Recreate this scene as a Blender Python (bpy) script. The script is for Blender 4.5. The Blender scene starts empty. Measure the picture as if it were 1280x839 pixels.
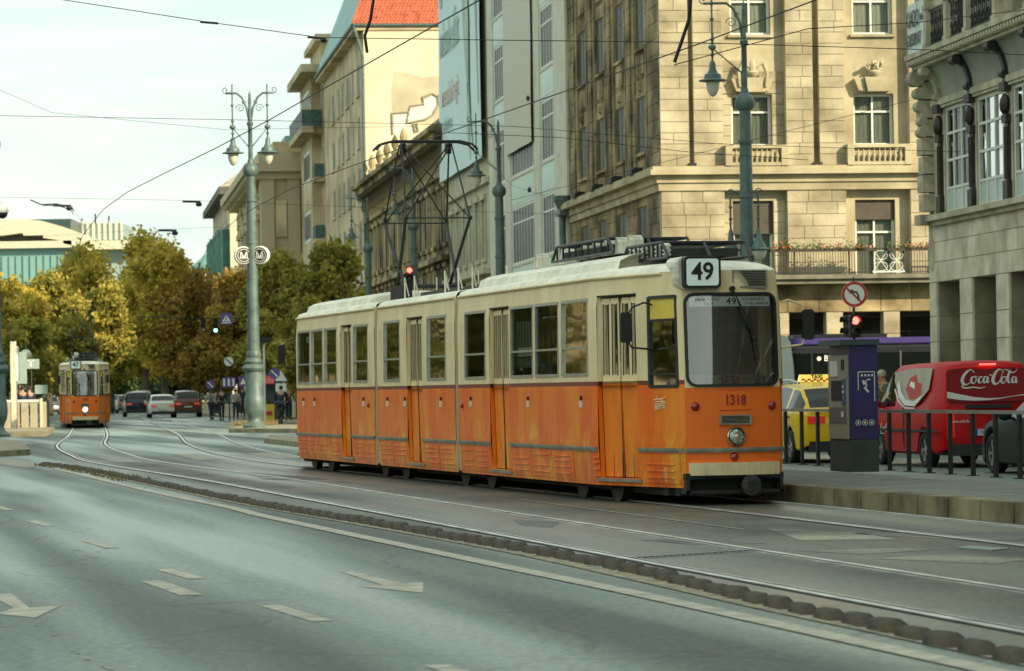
import bpy, bmesh, math, random
from mathutils import Vector, Matrix
R = math.radians
random.seed(7)
scn = bpy.context.scene
COL = scn.collection
# ------------------------------------------------------------------ camera
CAMZ = 1.48; FPX = 4400.0; HX, HY, ROLL = 640.0, 486.0, 0.016
cam_d = bpy.data.cameras.new('camera'); cam = bpy.data.objects.new('camera', cam_d); COL.objects.link(cam)
cam.location = (0, 0, CAMZ)
cam.rotation_mode = 'QUATERNION'
cam_d.sensor_width = 36; cam_d.lens = FPX / 1280 * 36
cam_d.shift_y = (HY - 419.5) / 1280
cam_d.clip_start = 0.5; cam_d.clip_end = 5000
cam.rotation_quaternion = (Matrix.Rotation(R(90), 4, 'X') @ Matrix.Rotation(-ROLL, 4, 'Z')).to_quaternion()
cam_d.dof.use_dof = True; cam_d.dof.focus_distance = 46; cam_d.dof.aperture_fstop = 5.6
scn.camera = cam
# ------------------------------------------------------------------ world, sun, exposure
SUN_DIR = Vector((0.77 * math.cos(R(27)), -0.64 * math.cos(R(27)), math.sin(R(27))))
w = bpy.data.worlds.new('World'); scn.world = w; w.use_nodes = True
nt = w.node_tree; nt.nodes.clear()
wo = nt.nodes.new('ShaderNodeOutputWorld'); bg = nt.nodes.new('ShaderNodeBackground'); bg.inputs[1].default_value = 0.1
sky = nt.nodes.new('ShaderNodeTexSky'); sky.sky_type = 'NISHITA'; sky.sun_disc = False
sky.sun_elevation = R(27); sky.sun_rotation = math.atan2(SUN_DIR.x, SUN_DIR.y); sky.dust_density = 2.5
tc = nt.nodes.new('ShaderNodeTexCoord'); mp = nt.nodes.new('ShaderNodeMapping'); mp.inputs['Scale'].default_value = (1, 1, 5)
no = nt.nodes.new('ShaderNodeTexNoise'); no.inputs['Scale'].default_value = 5; no.inputs['Detail'].default_value = 5
rp = nt.nodes.new('ShaderNodeValToRGB'); rp.color_ramp.elements[0].position = .40; rp.color_ramp.elements[1].position = .62; no.inputs['Roughness'].default_value = .6; no.inputs['Distortion'].default_value = .4
rp.color_ramp.elements[0].color = (4.1, 5.1, 4.65, 1); rp.color_ramp.elements[1].color = (5.3, 5.75, 5.05, 1)
mx = nt.nodes.new('ShaderNodeMix'); mx.data_type = 'RGBA'; mx.inputs[0].default_value = .92   # thin bright cloud veil over the blue
nt.links.new(tc.outputs['Generated'], mp.inputs[0]); nt.links.new(mp.outputs[0], no.inputs[0]); nt.links.new(no.outputs[0], rp.inputs[0])
nt.links.new(sky.outputs[0], mx.inputs[6]); nt.links.new(rp.outputs[0], mx.inputs[7])
nt.links.new(mx.outputs[2], bg.inputs[0]); nt.links.new(bg.outputs[0], wo.inputs[0])
sl = bpy.data.lights.new('sun', 'SUN'); sl.energy = 3.4; sl.angle = R(.5); sl.color = (1, .84, .58)
so = bpy.data.objects.new('sun', sl); COL.objects.link(so); so.rotation_euler = SUN_DIR.to_track_quat('Z', 'Y').to_euler(); so.location = (60, -50, 80)
scn.view_settings.view_transform = 'Standard'; scn.view_settings.look = 'None'; scn.view_settings.exposure = 1.02; scn.view_settings.gamma = 1
scn.render.engine = 'CYCLES'; scn.cycles.max_bounces = 6; scn.cycles.transparent_max_bounces = 12
scn.cycles.caustics_reflective = False; scn.cycles.caustics_refractive = False

# ------------------------------------------------------------------ measuring: photo pixel -> place
def uv(px, py):
    a, b = px - HX, py - HY
    return a - b * ROLL * -1 * -1 if False else a * 1.0 - b * ROLL * -1.0 * -1.0, a * ROLL + b
def uv(px, py):
    a, b = px - HX, py - HY
    c, s = math.cos(ROLL), math.sin(ROLL)
    return a * c - b * s, a * s + b * c
def G(px, py, z=0.0):                       # point on the level z seen at a pixel
    u, v = uv(px, py); Y = FPX * (CAMZ - z) / v
    return Vector((u * Y / FPX, Y, z))
def AT(px, py, Y):                          # point at distance Y
    u, v = uv(px, py)
    return Vector((u * Y / FPX, Y, CAMZ - v * Y / FPX))
def ZZ(px, py, Y): return AT(px, py, Y).z

# ------------------------------------------------------------------ materials
MATS = {}
def mat(name, col, rough=.6, metal=0, var=.12, scale=3.0, bump=0.0, bscale=None, col2=None, stretch=None, emit=None, coat=0, spec=.5, rnd=0, thr=None, det=6, world=False, rvar=0):
    if name in MATS: return MATS[name]
    m = bpy.data.materials.new(name); m.use_nodes = True; n = m.node_tree.nodes; l = m.node_tree.links
    b = n['Principled BSDF']; b.inputs['Roughness'].default_value = rough; b.inputs['Metallic'].default_value = metal
    b.inputs['Specular IOR Level'].default_value = spec; b.inputs['Coat Weight'].default_value = coat; b.inputs['Coat Roughness'].default_value = .08
    t = n.new('ShaderNodeTexCoord'); mpn = n.new('ShaderNodeMapping'); l.new(t.outputs['Object'], mpn.inputs[0])
    if world:
        g = n.new('ShaderNodeNewGeometry'); l.new(g.outputs['Position'], mpn.inputs[0])
    if stretch: mpn.inputs['Scale'].default_value = stretch
    if var or col2:
        ns = n.new('ShaderNodeTexNoise'); ns.inputs['Scale'].default_value = scale; ns.inputs['Detail'].default_value = det; l.new(mpn.outputs[0], ns.inputs[0])
        cr = n.new('ShaderNodeValToRGB'); l.new(ns.outputs[0], cr.inputs[0])
        a, bb = (thr or (.32, .68)); cr.color_ramp.elements[0].position = a; cr.color_ramp.elements[1].position = bb
        c0 = [max(0, c * (1 - var)) for c in col]; c1 = [c * (1 + var) for c in col] if col2 is None else col2
        cr.color_ramp.elements[0].color = (*c0, 1); cr.color_ramp.elements[1].color = (*c1, 1)
        out = cr.outputs[0]
        if rnd:
            oi = n.new('ShaderNodeObjectInfo'); mr = n.new('ShaderNodeMapRange'); mr.inputs[3].default_value = 1 - rnd; mr.inputs[4].default_value = 1 + rnd
            l.new(oi.outputs['Random'], mr.inputs[0])
            mm = n.new('ShaderNodeMix'); mm.data_type = 'RGBA'; mm.blend_type = 'MULTIPLY'; mm.inputs[0].default_value = 1
            l.new(out, mm.inputs[6]); l.new(mr.outputs[0], mm.inputs[7]); out = mm.outputs[2]
        l.new(out, b.inputs['Base Color'])
        if rvar:
            mr2 = n.new('ShaderNodeMapRange'); mr2.inputs[3].default_value = rough - rvar; mr2.inputs[4].default_value = rough + rvar
            l.new(ns.outputs[0], mr2.inputs[0]); l.new(mr2.outputs[0], b.inputs['Roughness'])
    else: b.inputs['Base Color'].default_value = (*col, 1)
    if bump:
        n2 = n.new('ShaderNodeTexNoise'); n2.inputs['Scale'].default_value = bscale or scale * 6; n2.inputs['Detail'].default_value = 4; l.new(mpn.outputs[0], n2.inputs[0])
        bp = n.new('ShaderNodeBump'); bp.inputs['Strength'].default_value = bump; bp.inputs['Distance'].default_value = .03
        l.new(n2.outputs[0], bp.inputs['Height']); l.new(bp.outputs[0], b.inputs['Normal'])
    if emit:
        b.inputs['Emission Color'].default_value = (*emit[0], 1); b.inputs['Emission Strength'].default_value = emit[1]
    MATS[name] = m; return m
def glass(name, tint=(.35, .42, .38), opaque=0.0, col=(.02, .03, .03), rough=.03, wav=0.0, ior=1.6):
    if name in MATS: return MATS[name]
    m = bpy.data.materials.new(name); m.use_nodes = True; n = m.node_tree.nodes; l = m.node_tree.links
    n.remove(n['Principled BSDF']); o = n['Material Output']
    tr = n.new('ShaderNodeBsdfTransparent'); tr.inputs[0].default_value = (*tint, 1)
    df = n.new('ShaderNodeBsdfDiffuse'); df.inputs[0].default_value = (*col, 1)
    m1 = n.new('ShaderNodeMixShader'); m1.inputs[0].default_value = opaque; l.new(tr.outputs[0], m1.inputs[1]); l.new(df.outputs[0], m1.inputs[2])
    gl = n.new('ShaderNodeBsdfGlossy'); gl.inputs['Roughness'].default_value = rough
    fr = n.new('ShaderNodeFresnel'); fr.inputs[0].default_value = ior
    m2 = n.new('ShaderNodeMixShader'); l.new(fr.outputs[0], m2.inputs[0]); l.new(m1.outputs[0], m2.inputs[1]); l.new(gl.outputs[0], m2.inputs[2]); l.new(m2.outputs[0], o.inputs[0])
    if wav:
        t = n.new('ShaderNodeTexCoord'); ns = n.new('ShaderNodeTexNoise'); ns.inputs['Scale'].default_value = .9; l.new(t.outputs['Object'], ns.inputs[0])
        bp = n.new('ShaderNodeBump'); bp.inputs['Strength'].default_value = wav; bp.inputs['Distance'].default_value = .05; l.new(ns.outputs[0], bp.inputs['Height']); l.new(bp.outputs[0], gl.inputs['Normal'])
    MATS[name] = m; return m

# ------------------------------------------------------------------ mesh builder
class MB:
    def __init__(s): s.v = []; s.f = []
    def quad(s, *p):
        i = len(s.v); s.v += [tuple(q) for q in p]; s.f.append(tuple(range(i, i + len(p)))); return s
    def box(s, x0, x1, y0, y1, z0, z1, skip=''):
        i = len(s.v)
        s.v += [(x0, y0, z0), (x1, y0, z0), (x1, y1, z0), (x0, y1, z0), (x0, y0, z1), (x1, y0, z1), (x1, y1, z1), (x0, y1, z1)]
        for k, q in (('b', (3, 2, 1, 0)), ('t', (4, 5, 6, 7)), ('f', (0, 1, 5, 4)), ('r', (1, 2, 6, 5)), ('k', (2, 3, 7, 6)), ('l', (3, 0, 4, 7))):
            if k not in skip: s.f.append(tuple(i + j for j in q))
        return s
    def hexa(s, P):                      # 8 corners in box order
        i = len(s.v); s.v += [tuple(p) for p in P]
        s.f += [tuple(i + j for j in q) for q in ((3, 2, 1, 0), (4, 5, 6, 7), (0, 1, 5, 4), (1, 2, 6, 5), (2, 3, 7, 6), (3, 0, 4, 7))]; return s
    def beam(s, a, b, w, h=None, up=(0, 0, 1)):
        a, b = Vector(a), Vector(b); h = h or w; d = (b - a).normalized(); u = Vector(up)
        if abs(d.dot(u)) > .98: u = Vector((1, 0, 0))
        x = d.cross(u).normalized(); y = x.cross(d).normalized(); P = []
        for c in (a, b):
            for i, j in ((-1, -1), (1, -1), (1, 1), (-1, 1)): P.append(c + x * w / 2 * i + y * h / 2 * j)
        return s.hexa(P)
    def tube(s, pts, r, n=8, caps=True):
        pts = [Vector(p) for p in pts]; rr = r if isinstance(r, (list, tuple)) else [r] * len(pts); base = len(s.v); ref = None
        for k, p in enumerate(pts):
            d = (pts[min(k + 1, len(pts) - 1)] - pts[max(k - 1, 0)]).normalized()
            if ref is None: ref = Vector((0, 0, 1)) if abs(d.z) < .9 else Vector((1, 0, 0))
            x = d.cross(ref).normalized(); y = x.cross(d).normalized(); ref = y
            for j in range(n):
                a = 2 * math.pi * j / n; s.v.append(tuple(p + (x * math.cos(a) + y * math.sin(a)) * rr[k]))
        for k in range(len(pts) - 1):
            for j in range(n):
                a = base + k * n + j; b = base + k * n + (j + 1) % n; s.f.append((a, b, b + n, a + n))
        if caps:
            s.f.append(tuple(base + j for j in reversed(range(n)))); e = base + (len(pts) - 1) * n; s.f.append(tuple(e + j for j in range(n)))
        return s
    def lathe(s, prof, c=(0, 0, 0), n=16, axis='z', caps=True):      # prof: (r, h)
        base = len(s.v)
        for r, h in prof:
            for j in range(n):
                a = 2 * math.pi * j / n; p = (r * math.cos(a), r * math.sin(a), h)
                if axis == 'x': p = (h, p[0], p[1])
                elif axis == 'y': p = (p[0], h, p[1])
                s.v.append((c[0] + p[0], c[1] + p[1], c[2] + p[2]))
        for k in range(len(prof) - 1):
            for j in range(n):
                a = base + k * n + j; b = base + k * n + (j + 1) % n; s.f.append((a, b, b + n, a + n))
        if caps:
            s.f.append(tuple(base + j for j in range(n))); e = base + (len(prof) - 1) * n; s.f.append(tuple(e + j for j in range(n)))
        return s
    def prism(s, poly, h0, h1, plane='xy'):      # polygon extruded
        i = len(s.v); n = len(poly)
        def P(a, b, h): return (a, b, h) if plane == 'xy' else ((a, h, b) if plane == 'xz' else (h, a, b))
        s.v += [P(a, b, h0) for a, b in poly] + [P(a, b, h1) for a, b in poly]
        s.f.append(tuple(reversed(range(i, i + n)))); s.f.append(tuple(range(i + n, i + 2 * n)))
        for j in range(n): k = (j + 1) % n; s.f.append((i + j, i + k, i + n + k, i + n + j))
        return s
    def grid(s, rows):
        b = len(s.v); m = len(rows[0])
        for r in rows: s.v += [tuple(p) for p in r]
        for i in range(len(rows) - 1):
            for j in range(m - 1): a = b + i * m + j; s.f.append((a, a + 1, a + m + 1, a + m))
        return s
    def blob(s, c, rx, ry, rz, n=8, m=6, jit=0):
        prof = []; b = len(s.v)
        for i in range(m + 1):
            t = math.pi * i / m
            for j in range(n):
                a = 2 * math.pi * j / n; k = 1 + random.uniform(-jit, jit)
                s.v.append((c[0] + rx * math.sin(t) * math.cos(a) * k, c[1] + ry * math.sin(t) * math.sin(a) * k, c[2] + rz * math.cos(t) * k))
        for i in range(m):
            for j in range(n): a = b + i * n + j; e = b + i * n + (j + 1) % n; s.f.append((a, e, e + n, a + n))
        return s
    def mesh(s, name, m, smooth=False, merge=False, bev=0):
        me = bpy.data.meshes.new(name); me.from_pydata(s.v, [], s.f)
        if merge or bev or len(s.f) < 4000:
            bm = bmesh.new(); bm.from_mesh(me)
            if merge or bev: bmesh.ops.remove_doubles(bm, verts=bm.verts, dist=1e-4)
            bmesh.ops.delete(bm, geom=[v for v in bm.verts if not v.link_faces], context='VERTS')
            bmesh.ops.recalc_face_normals(bm, faces=bm.faces)
            if bev: bmesh.ops.bevel(bm, geom=bm.edges[:], offset=bev, segments=2, affect='EDGES', clamp_overlap=True)
            bm.to_mesh(me); bm.free()
        if smooth:
            me.polygons.foreach_set('use_smooth', [True] * len(me.polygons))
            if smooth != 'all': me.set_sharp_from_angle(angle=R(38))
        if m: me.materials.append(m)
        return me
    def build(s, name, m, parent=None, smooth=False, merge=False, bev=0, loc=None, rz=0):
        o = bpy.data.objects.new(name, s.mesh(name, m, smooth, merge, bev)); COL.objects.link(o)
        if parent: o.parent = parent
        if loc: o.location = loc
        if rz: o.rotation_euler.z = rz
        return o
def tag(o, label=None, cat=None, group=None, kind=None):
    if label: o['label'] = label
    if cat: o['category'] = cat
    if group: o['group'] = group
    if kind: o['kind'] = kind
    return o
def thing(name, label, cat, loc=(0, 0, 0), rz=0, group=None):
    o = bpy.data.objects.new(name, None); COL.objects.link(o); o.location = loc; o.rotation_euler.z = rz; o.empty_display_size = .2
    return tag(o, label, cat, group)
def inst(name, mesh, parent, loc=(0, 0, 0), rz=0, sc=None, rx=0, ry=0):
    o = bpy.data.objects.new(name, mesh); COL.objects.link(o); o.parent = parent; o.location = loc; o.rotation_euler = (rx, ry, rz)
    if sc: o.scale = sc
    return o
KIDS = {}
def copy_tree(o, parent=None):
    c = o.copy(); COL.objects.link(c); c.parent = parent
    for ch in o.children: copy_tree(ch, c)
    return c
def text_mesh(s, size, depth=.004, m=None, shear=0, sx=1.0, align='CENTER', bold=0):
    cu = bpy.data.curves.new('lettering', 'FONT'); cu.body = s; cu.size = size; cu.extrude = depth; cu.align_x = align; cu.align_y = 'CENTER'; cu.shear = shear; cu.offset = bold; cu.resolution_u = 3
    o = bpy.data.objects.new('tmp', cu); COL.objects.link(o); dg = bpy.context.evaluated_depsgraph_get()
    me = bpy.data.meshes.new_from_object(o.evaluated_get(dg)); bpy.data.objects.remove(o); me.name = 'lettering'
    me.materials.clear()
    if m: me.materials.append(m)
    for v in me.vertices: v.co.x *= sx
    return me
def text(name, s, size, m, parent, loc, rot, **k):
    me = text_mesh(s, size, m=m, **k); o = bpy.data.objects.new(name, me); COL.objects.link(o); o.parent = parent; o.location = loc; o.rotation_euler = rot; return o
def wall(mb, P, x0, x1, z0, z1, holes, depth, xs=(), zs=()):
    """wall face with real openings; P(x, z, d) maps along / up / inward depth to a point"""
    X = sorted({x0, x1, *xs, *[h[0] for h in holes], *[h[1] for h in holes]}); Z = sorted({z0, z1, *zs, *[h[2] for h in holes], *[h[3] for h in holes]})
    X = [x for x in X if x0 <= x <= x1]; Z = [z for z in Z if z0 <= z <= z1]
    for i in range(len(X) - 1):
        for j in range(len(Z) - 1):
            cx, cz = (X[i] + X[i + 1]) / 2, (Z[j] + Z[j + 1]) / 2
            if any(h[0] < cx < h[1] and h[2] < cz < h[3] for h in holes): continue
            mb.quad(P(X[i], Z[j], 0), P(X[i + 1], Z[j], 0), P(X[i + 1], Z[j + 1], 0), P(X[i], Z[j + 1], 0))
    if depth:
        for a, b, c, d in holes:
            mb.quad(P(a, c, 0), P(a, c, depth), P(a, d, depth), P(a, d, 0)); mb.quad(P(b, c, 0), P(b, d, 0), P(b, d, depth), P(b, c, depth))
            mb.quad(P(a, d, 0), P(b, d, 0), P(b, d, depth), P(a, d, depth)); mb.quad(P(a, c, 0), P(b, c, 0), P(b, c, depth), P(a, c, depth))
def smooth_path(pts, step=1.0):
    pts = [Vector(p) for p in pts]; out = []
    for i in range(len(pts) - 1):
        p0 = pts[max(i - 1, 0)]; p1 = pts[i]; p2 = pts[i + 1]; p3 = pts[min(i + 2, len(pts) - 1)]
        n = max(1, int((p2 - p1).length / step))
        for k in range(n):
            t = k / n; out.append(.5 * ((2 * p1) + (p2 - p0) * t + (2 * p0 - 5 * p1 + 4 * p2 - p3) * t * t + (3 * p1 - p0 - 3 * p2 + p3) * t ** 3))
    out.append(pts[-1]); return out
def offs(path, d):                      # offset a ground path sideways (positive = right of travel)
    out = []
    for i, p in enumerate(path):
        t = (path[min(i + 1, len(path) - 1)] - path[max(i - 1, 0)]); n = Vector((t.y, -t.x, 0)).normalized(); out.append(p + n * d)
    return out
def strip(mb, path, d0, d1, z0, z1=None):     # flat (z1 None) or box-section strip along a path
    A, B = offs(path, d0), offs(path, d1)
    for i in range(len(path) - 1):
        a, b, c, d = A[i], A[i + 1], B[i + 1], B[i]
        if z1 is None: mb.quad((a.x, a.y, z0), (b.x, b.y, z0), (c.x, c.y, z0), (d.x, d.y, z0))
        else: mb.hexa([(a.x, a.y, z0), (b.x, b.y, z0), (c.x, c.y, z0), (d.x, d.y, z0), (a.x, a.y, z1), (b.x, b.y, z1), (c.x, c.y, z1), (d.x, d.y, z1)])

# palette
M_steel = mat('rail_steel', (.62, .62, .58), .42, .85, .3, 2)
M_dark = mat('dark_metal', (.02, .022, .022), .5, 0, .2, 4)
M_black = mat('black_rubber', (.012, .012, .012), .75, 0, .2)
M_under = mat('underframe_grime', (.022, .018, .014), .9, 0, .4, 3)
M_green = mat('lamp_green', (.10, .15, .14), .5, .1, .3, 3, .15)
M_lens = mat('lamp_glass', (.62, .6, .5), .25, 0, .08)
M_white = mat('white_paint', (.78, .78, .72), .5, 0, .06)
M_chrome = mat('chrome', (.7, .7, .68), .15, 1, 0)
# ================================================================== THE GROUND
def road_material(name, base, dirv, streak=True, warm=None):
    m = bpy.data.materials.new(name); m.use_nodes = True; n = m.node_tree.nodes; l = m.node_tree.links; b = n['Principled BSDF']
    g = n.new('ShaderNodeNewGeometry'); mp = n.new('ShaderNodeMapping'); mp.vector_type = 'TEXTURE' if False else 'POINT'
    mp.inputs['Rotation'].default_value = (0, 0, -math.atan2(dirv[1], dirv[0])); l.new(g.outputs['Position'], mp.inputs[0])
    st = n.new('ShaderNodeMapping'); st.inputs['Scale'].default_value = (.035, .62, 1); l.new(mp.outputs[0], st.inputs[0])
    a = n.new('ShaderNodeTexNoise'); a.inputs['Scale'].default_value = 1.0; a.inputs['Detail'].default_value = 2; l.new(st.outputs[0], a.inputs[0])
    f = n.new('ShaderNodeTexNoise'); f.inputs['Scale'].default_value = 22; f.inputs['Detail'].default_value = 8; f.inputs['Roughness'].default_value = .7; l.new(g.outputs['Position'], f.inputs[0])
    p = n.new('ShaderNodeTexNoise'); p.inputs['Scale'].default_value = .35; p.inputs['Detail'].default_value = 6; l.new(g.outputs['Position'], p.inputs[0])
    f3 = n.new('ShaderNodeTexNoise'); f3.inputs['Scale'].default_value = 15; f3.inputs['Detail'].default_value = 8; f3.inputs['Roughness'].default_value = .7; l.new(g.outputs['Position'], f3.inputs[0])
    cr = n.new('ShaderNodeValToRGB'); cr.color_ramp.elements[0].position = .38; cr.color_ramp.elements[1].position = .60
    cr.color_ramp.elements[0].color = (*[c * .58 for c in base], 1); cr.color_ramp.elements[1].color = (*[c * 1.6 for c in base], 1)  # lengthwise light bands of road sheen put into the colour
    l.new((a if streak else p).outputs[0], cr.inputs[0])
    c2 = n.new('ShaderNodeValToRGB'); c2.color_ramp.elements[0].position = .40; c2.color_ramp.elements[1].position = .60; c2.color_ramp.elements[0].color = (.50, .50, .50, 1); c2.color_ramp.elements[1].color = (1.55, 1.55, 1.55, 1)
    l.new(f3.outputs[0], c2.inputs[0])
    mu = n.new('ShaderNodeMix'); mu.data_type = 'RGBA'; mu.blend_type = 'MULTIPLY'; mu.inputs[0].default_value = 1; l.new(cr.outputs[0], mu.inputs[6]); l.new(c2.outputs[0], mu.inputs[7])
    out = mu.outputs[2]
    if warm:
        c3 = n.new('ShaderNodeValToRGB'); c3.color_ramp.elements[0].position = .45; c3.color_ramp.elements[1].position = .6; c3.color_ramp.elements[0].color = (0, 0, 0, 1)
        l.new(p.outputs[0], c3.inputs[0]); m3 = n.new('ShaderNodeMix'); m3.data_type = 'RGBA'; l.new(c3.outputs[0], m3.inputs[0]); l.new(out, m3.inputs[6])
        m4 = n.new('ShaderNodeMix'); m4.data_type = 'RGBA'; m4.blend_type = 'MULTIPLY'; m4.inputs[0].default_value = 1; m4.inputs[6].default_value = (*warm, 1); l.new(c2.outputs[0], m4.inputs[7]); l.new(m4.outputs[2], m3.inputs[7]); out = m3.outputs[2]
    vo = n.new('ShaderNodeTexVoronoi'); vo.feature = 'DISTANCE_TO_EDGE'; vo.inputs['Scale'].default_value = .33; wn = n.new('ShaderNodeVectorMath'); wn.operation = 'MULTIPLY_ADD'; l.new(p.outputs['Color'], wn.inputs[0]); wn.inputs[1].default_value = (1.6, 1.6, 0); l.new(g.outputs['Position'], wn.inputs[2]); l.new(wn.outputs[0], vo.inputs[0])
    ck = n.new('ShaderNodeValToRGB'); ck.color_ramp.elements[0].position = .004; ck.color_ramp.elements[1].position = .012; ck.color_ramp.elements[0].color = (.45, .45, .45, 1); l.new(vo.outputs['Distance'], ck.inputs[0])
    mk = n.new('ShaderNodeMix'); mk.data_type = 'RGBA'; mk.blend_type = 'MULTIPLY'; mk.inputs[0].default_value = .8; l.new(out, mk.inputs[6]); l.new(ck.outputs[0], mk.inputs[7]); out = mk.outputs[2]
    l.new(out, b.inputs['Base Color'])
    mr = n.new('ShaderNodeMapRange'); mr.inputs[1].default_value = .36; mr.inputs[2].default_value = .62; mr.inputs[3].default_value = .66; mr.inputs[4].default_value = .30
    l.new((a if streak else p).outputs[0], mr.inputs[0]); l.new(mr.outputs[0], b.inputs['Roughness']); b.inputs['Specular IOR Level'].default_value = .55
    bp = n.new('ShaderNodeBump'); bp.inputs['Strength'].default_value = .55; bp.inputs['Distance'].default_value = .012; f2 = n.new('ShaderNodeTexNoise'); f2.inputs['Scale'].default_value = 45; f2.inputs['Detail'].default_value = 3
    l.new(g.outputs['Position'], f2.inputs[0]); l.new(f2.outputs[0], bp.inputs['Height']); l.new(bp.outputs[0], b.inputs['Normal'])
    MATS[name] = m; return m
DIRN = Vector((-.207, .978, 0))
M_asph = road_material('asphalt', (.095, .132, .106), DIRN)
M_bed = road_material('track_bed_asphalt', (.07, .078, .06), DIRN, True, (.11, .094, .062))
M_pave = road_material('paving', (.13, .13, .11), DIRN, False)
M_mark = mat('road_paint', (.42, .40, .32), .7, 0, .3, 4, .2, 60, world=True, det=10)
M_mark2 = mat('old_road_paint', (.30, .29, .24), .75, 0, .4, 6, .2, 60, world=True, det=10)

g = MB(); g.quad((-1500, -1500, 0), (1500, -1500, 0), (1500, 2500, 0), (-1500, 2500, 0)); tag(g.build('road', M_asph), kind='structure')

# tracks: centre lines worked out from the photograph
C1 = [G(1500, 815)] if False else []
ctr1 = [Vector((.9 + .21 * (34.5 - Y), Y, 0)) for Y in (0, 20, 34.5, 48, 62)]
ctr1 = [Vector((.78 + .21 * (34.5 - Y), Y, 0)) for Y in (0, 12, 24, 36, 48, 60)]
for px, py in ((156, 577.8), (124, 568.5), (106, 561), (102, 554.5), (110, 544.5)): ctr1.append(G(px, py))
ctr1 += [Vector((-20.2, 168, 0)), Vector((-24, 200, 0)), Vector((-30, 250, 0)), Vector((-54, 450, 0))]
ctr2 = [Vector((4.6 + .21 * (34.5 - Y), Y, 0)) for Y in (0, 12, 24, 34.5)] + [Vector((2.72, 43.46, 0)), Vector((-.2, 55.9, 0)), Vector((-3.02, 67.8, 0)), Vector((-5.1, 77.5, 0)), Vector((-7.1, 90, 0)), Vector((-9.0, 105, 0)), Vector((-11.4, 127.5, 0)), Vector((-15, 158, 0)), Vector((-26, 250, 0)), Vector((-50, 450, 0))]
T1 = smooth_path(ctr1, 1.5); T2 = smooth_path(ctr2, 1.5)
M_groove = mat('rail_groove', (.008, .008, .007), .9, 0, 0)
for T, lab in ((T1, 'tram track nearest the road, its grooved rails curving right behind the lane separator'), (T2, 'tram track beside the raised platform, running under the front tram')):
    t = thing('tram_track', lab, 'tram track')
    for s in (-1, 1):
        m = MB(); strip(m, T, s * .7175 - .035, s * .7175 + .035, -.02, .014); m.build('rail', M_steel, t)
        m = MB(); strip(m, T, s * .7175 - s * .037, s * .7175 - s * .085, .009); m.build('rail_groove', M_groove, t)
        m = MB(); strip(m, T, s * .7175 - s * .087, s * .7175 - s * .107, -.02, .012); m.build('rail_lip', M_steel, t)
        m = MB(); strip(m, T, s * .7175 + s * .037, s * .7175 + s * .075, .0085); m.build('tar_seam', M_groove, t)
# track bed sheet between the separator and the platform kerb
sep_px = [(56, 581.6), (90, 586), (125, 592), (160, 599), (200, 607.5), (312, 630), (450, 654), (640, 688), (800, 722), (978, 761.5), (1259, 820)]
sep = [G(*p) for p in sep_px]; sep = [sep[-1] + (sep[-1] - sep[-3]).normalized() * 16] + sep[::-1]; SEP = smooth_path(sep, .5)
kerb_far = G(975, 627); kerb_near = G(1280, 656)
kd = (kerb_near - kerb_far).normalized()
K0 = kerb_near + kd * 32; K1 = kerb_far - kd * 26
K1 = Vector((K1.x, K1.y, 0))
m = MB()
n_ = 40
for i in range(n_):
    Y0, Y1 = 6 + i * (84 - 6) / n_, 6 + (i + 1) * (84 - 6) / n_
    def sx(Y):
        best = min(SEP, key=lambda q: abs(q.y - Y)); return best.x
    def kx(Y): return kerb_far.x + (Y - kerb_far.y) * (kerb_near.x - kerb_far.x) / (kerb_near.y - kerb_far.y) + .02
    a, b = sx(Y0), sx(Y1)
    m.quad((a, Y0, .004), (kx(Y0), Y0, .004), (kx(Y1), Y1, .004), (b, Y1, .004))
tag(m.build('track_bed', M_bed), kind='structure')

# lane separator humps
hb = MB()
prof = [(-.225, 0), (-.222, .065), (-.19, .092), (.06, .098), (.17, .075), (.225, 0)]
rows = []
for y, k in ((-.07, 0), (-.068, .6), (-.045, .95), (0, 1.0), (.045, .95), (.068, .6), (.07, 0)):
    rows.append([(px * (1 - .12 * (1 - k)), y, z * k) for px, z in prof])
hb.grid(rows)
M_hump = mat('separator_rubber', (.045, .036, .024), .85, 0, .45, 5, .5, 30, col2=(.10, .08, .05))
hm = hb.mesh('separator_hump', M_hump, smooth='all')
acc = 0; last = None; k = 0; M_grit = mat('road_grit', (.32, .28, .2), .95, 0, .5, 8, .6, 60)
for i in range(1, len(SEP)):
    acc += (SEP[i] - SEP[i - 1]).length
    if acc >= .6 and SEP[i].y > 12:
        acc -= .6; d = SEP[i] - SEP[i - 1]
        if random.random() < .0: continue
        o = bpy.data.objects.new('separator_hump', hm); COL.objects.link(o); o.location = SEP[i] - d.normalized() * acc; o.rotation_euler.z = math.atan2(-d.y, -d.x) + random.uniform(-.05, .05); o.scale = (1, random.uniform(.9, 1.1), random.uniform(.72, .92))
        tag(o, 'dark rubber hump in the row separating the road from the tram tracks', 'lane separator', 'lane separator humps along the tram track'); k += 1
m = MB(); strip(m, SEP, -.16, .2, .0075); tag(m.build('grit_strip', M_grit), kind='structure')
# dry grass growing between the far humps
gm = MB()
for p in SEP:
    if p.y < 60: continue
    for _ in range(14):
        q = p + Vector((random.uniform(-.3, .3), random.uniform(-.3, .3), 0)); h = random.uniform(.02, .09); a = random.uniform(0, 6.28); dx, dy = math.cos(a) * .02, math.sin(a) * .02
        gm.quad((q.x - dx, q.y - dy, 0), (q.x + dx, q.y + dy, 0), (q.x + random.uniform(-.05, .05), q.y, h))
tag(gm.build('grass', mat('dry_grass', (.22, .17, .07), .9, 0, .4, 9)), 'dry grass tufts growing along the far end of the lane separator', 'grass', kind='stuff')
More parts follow.
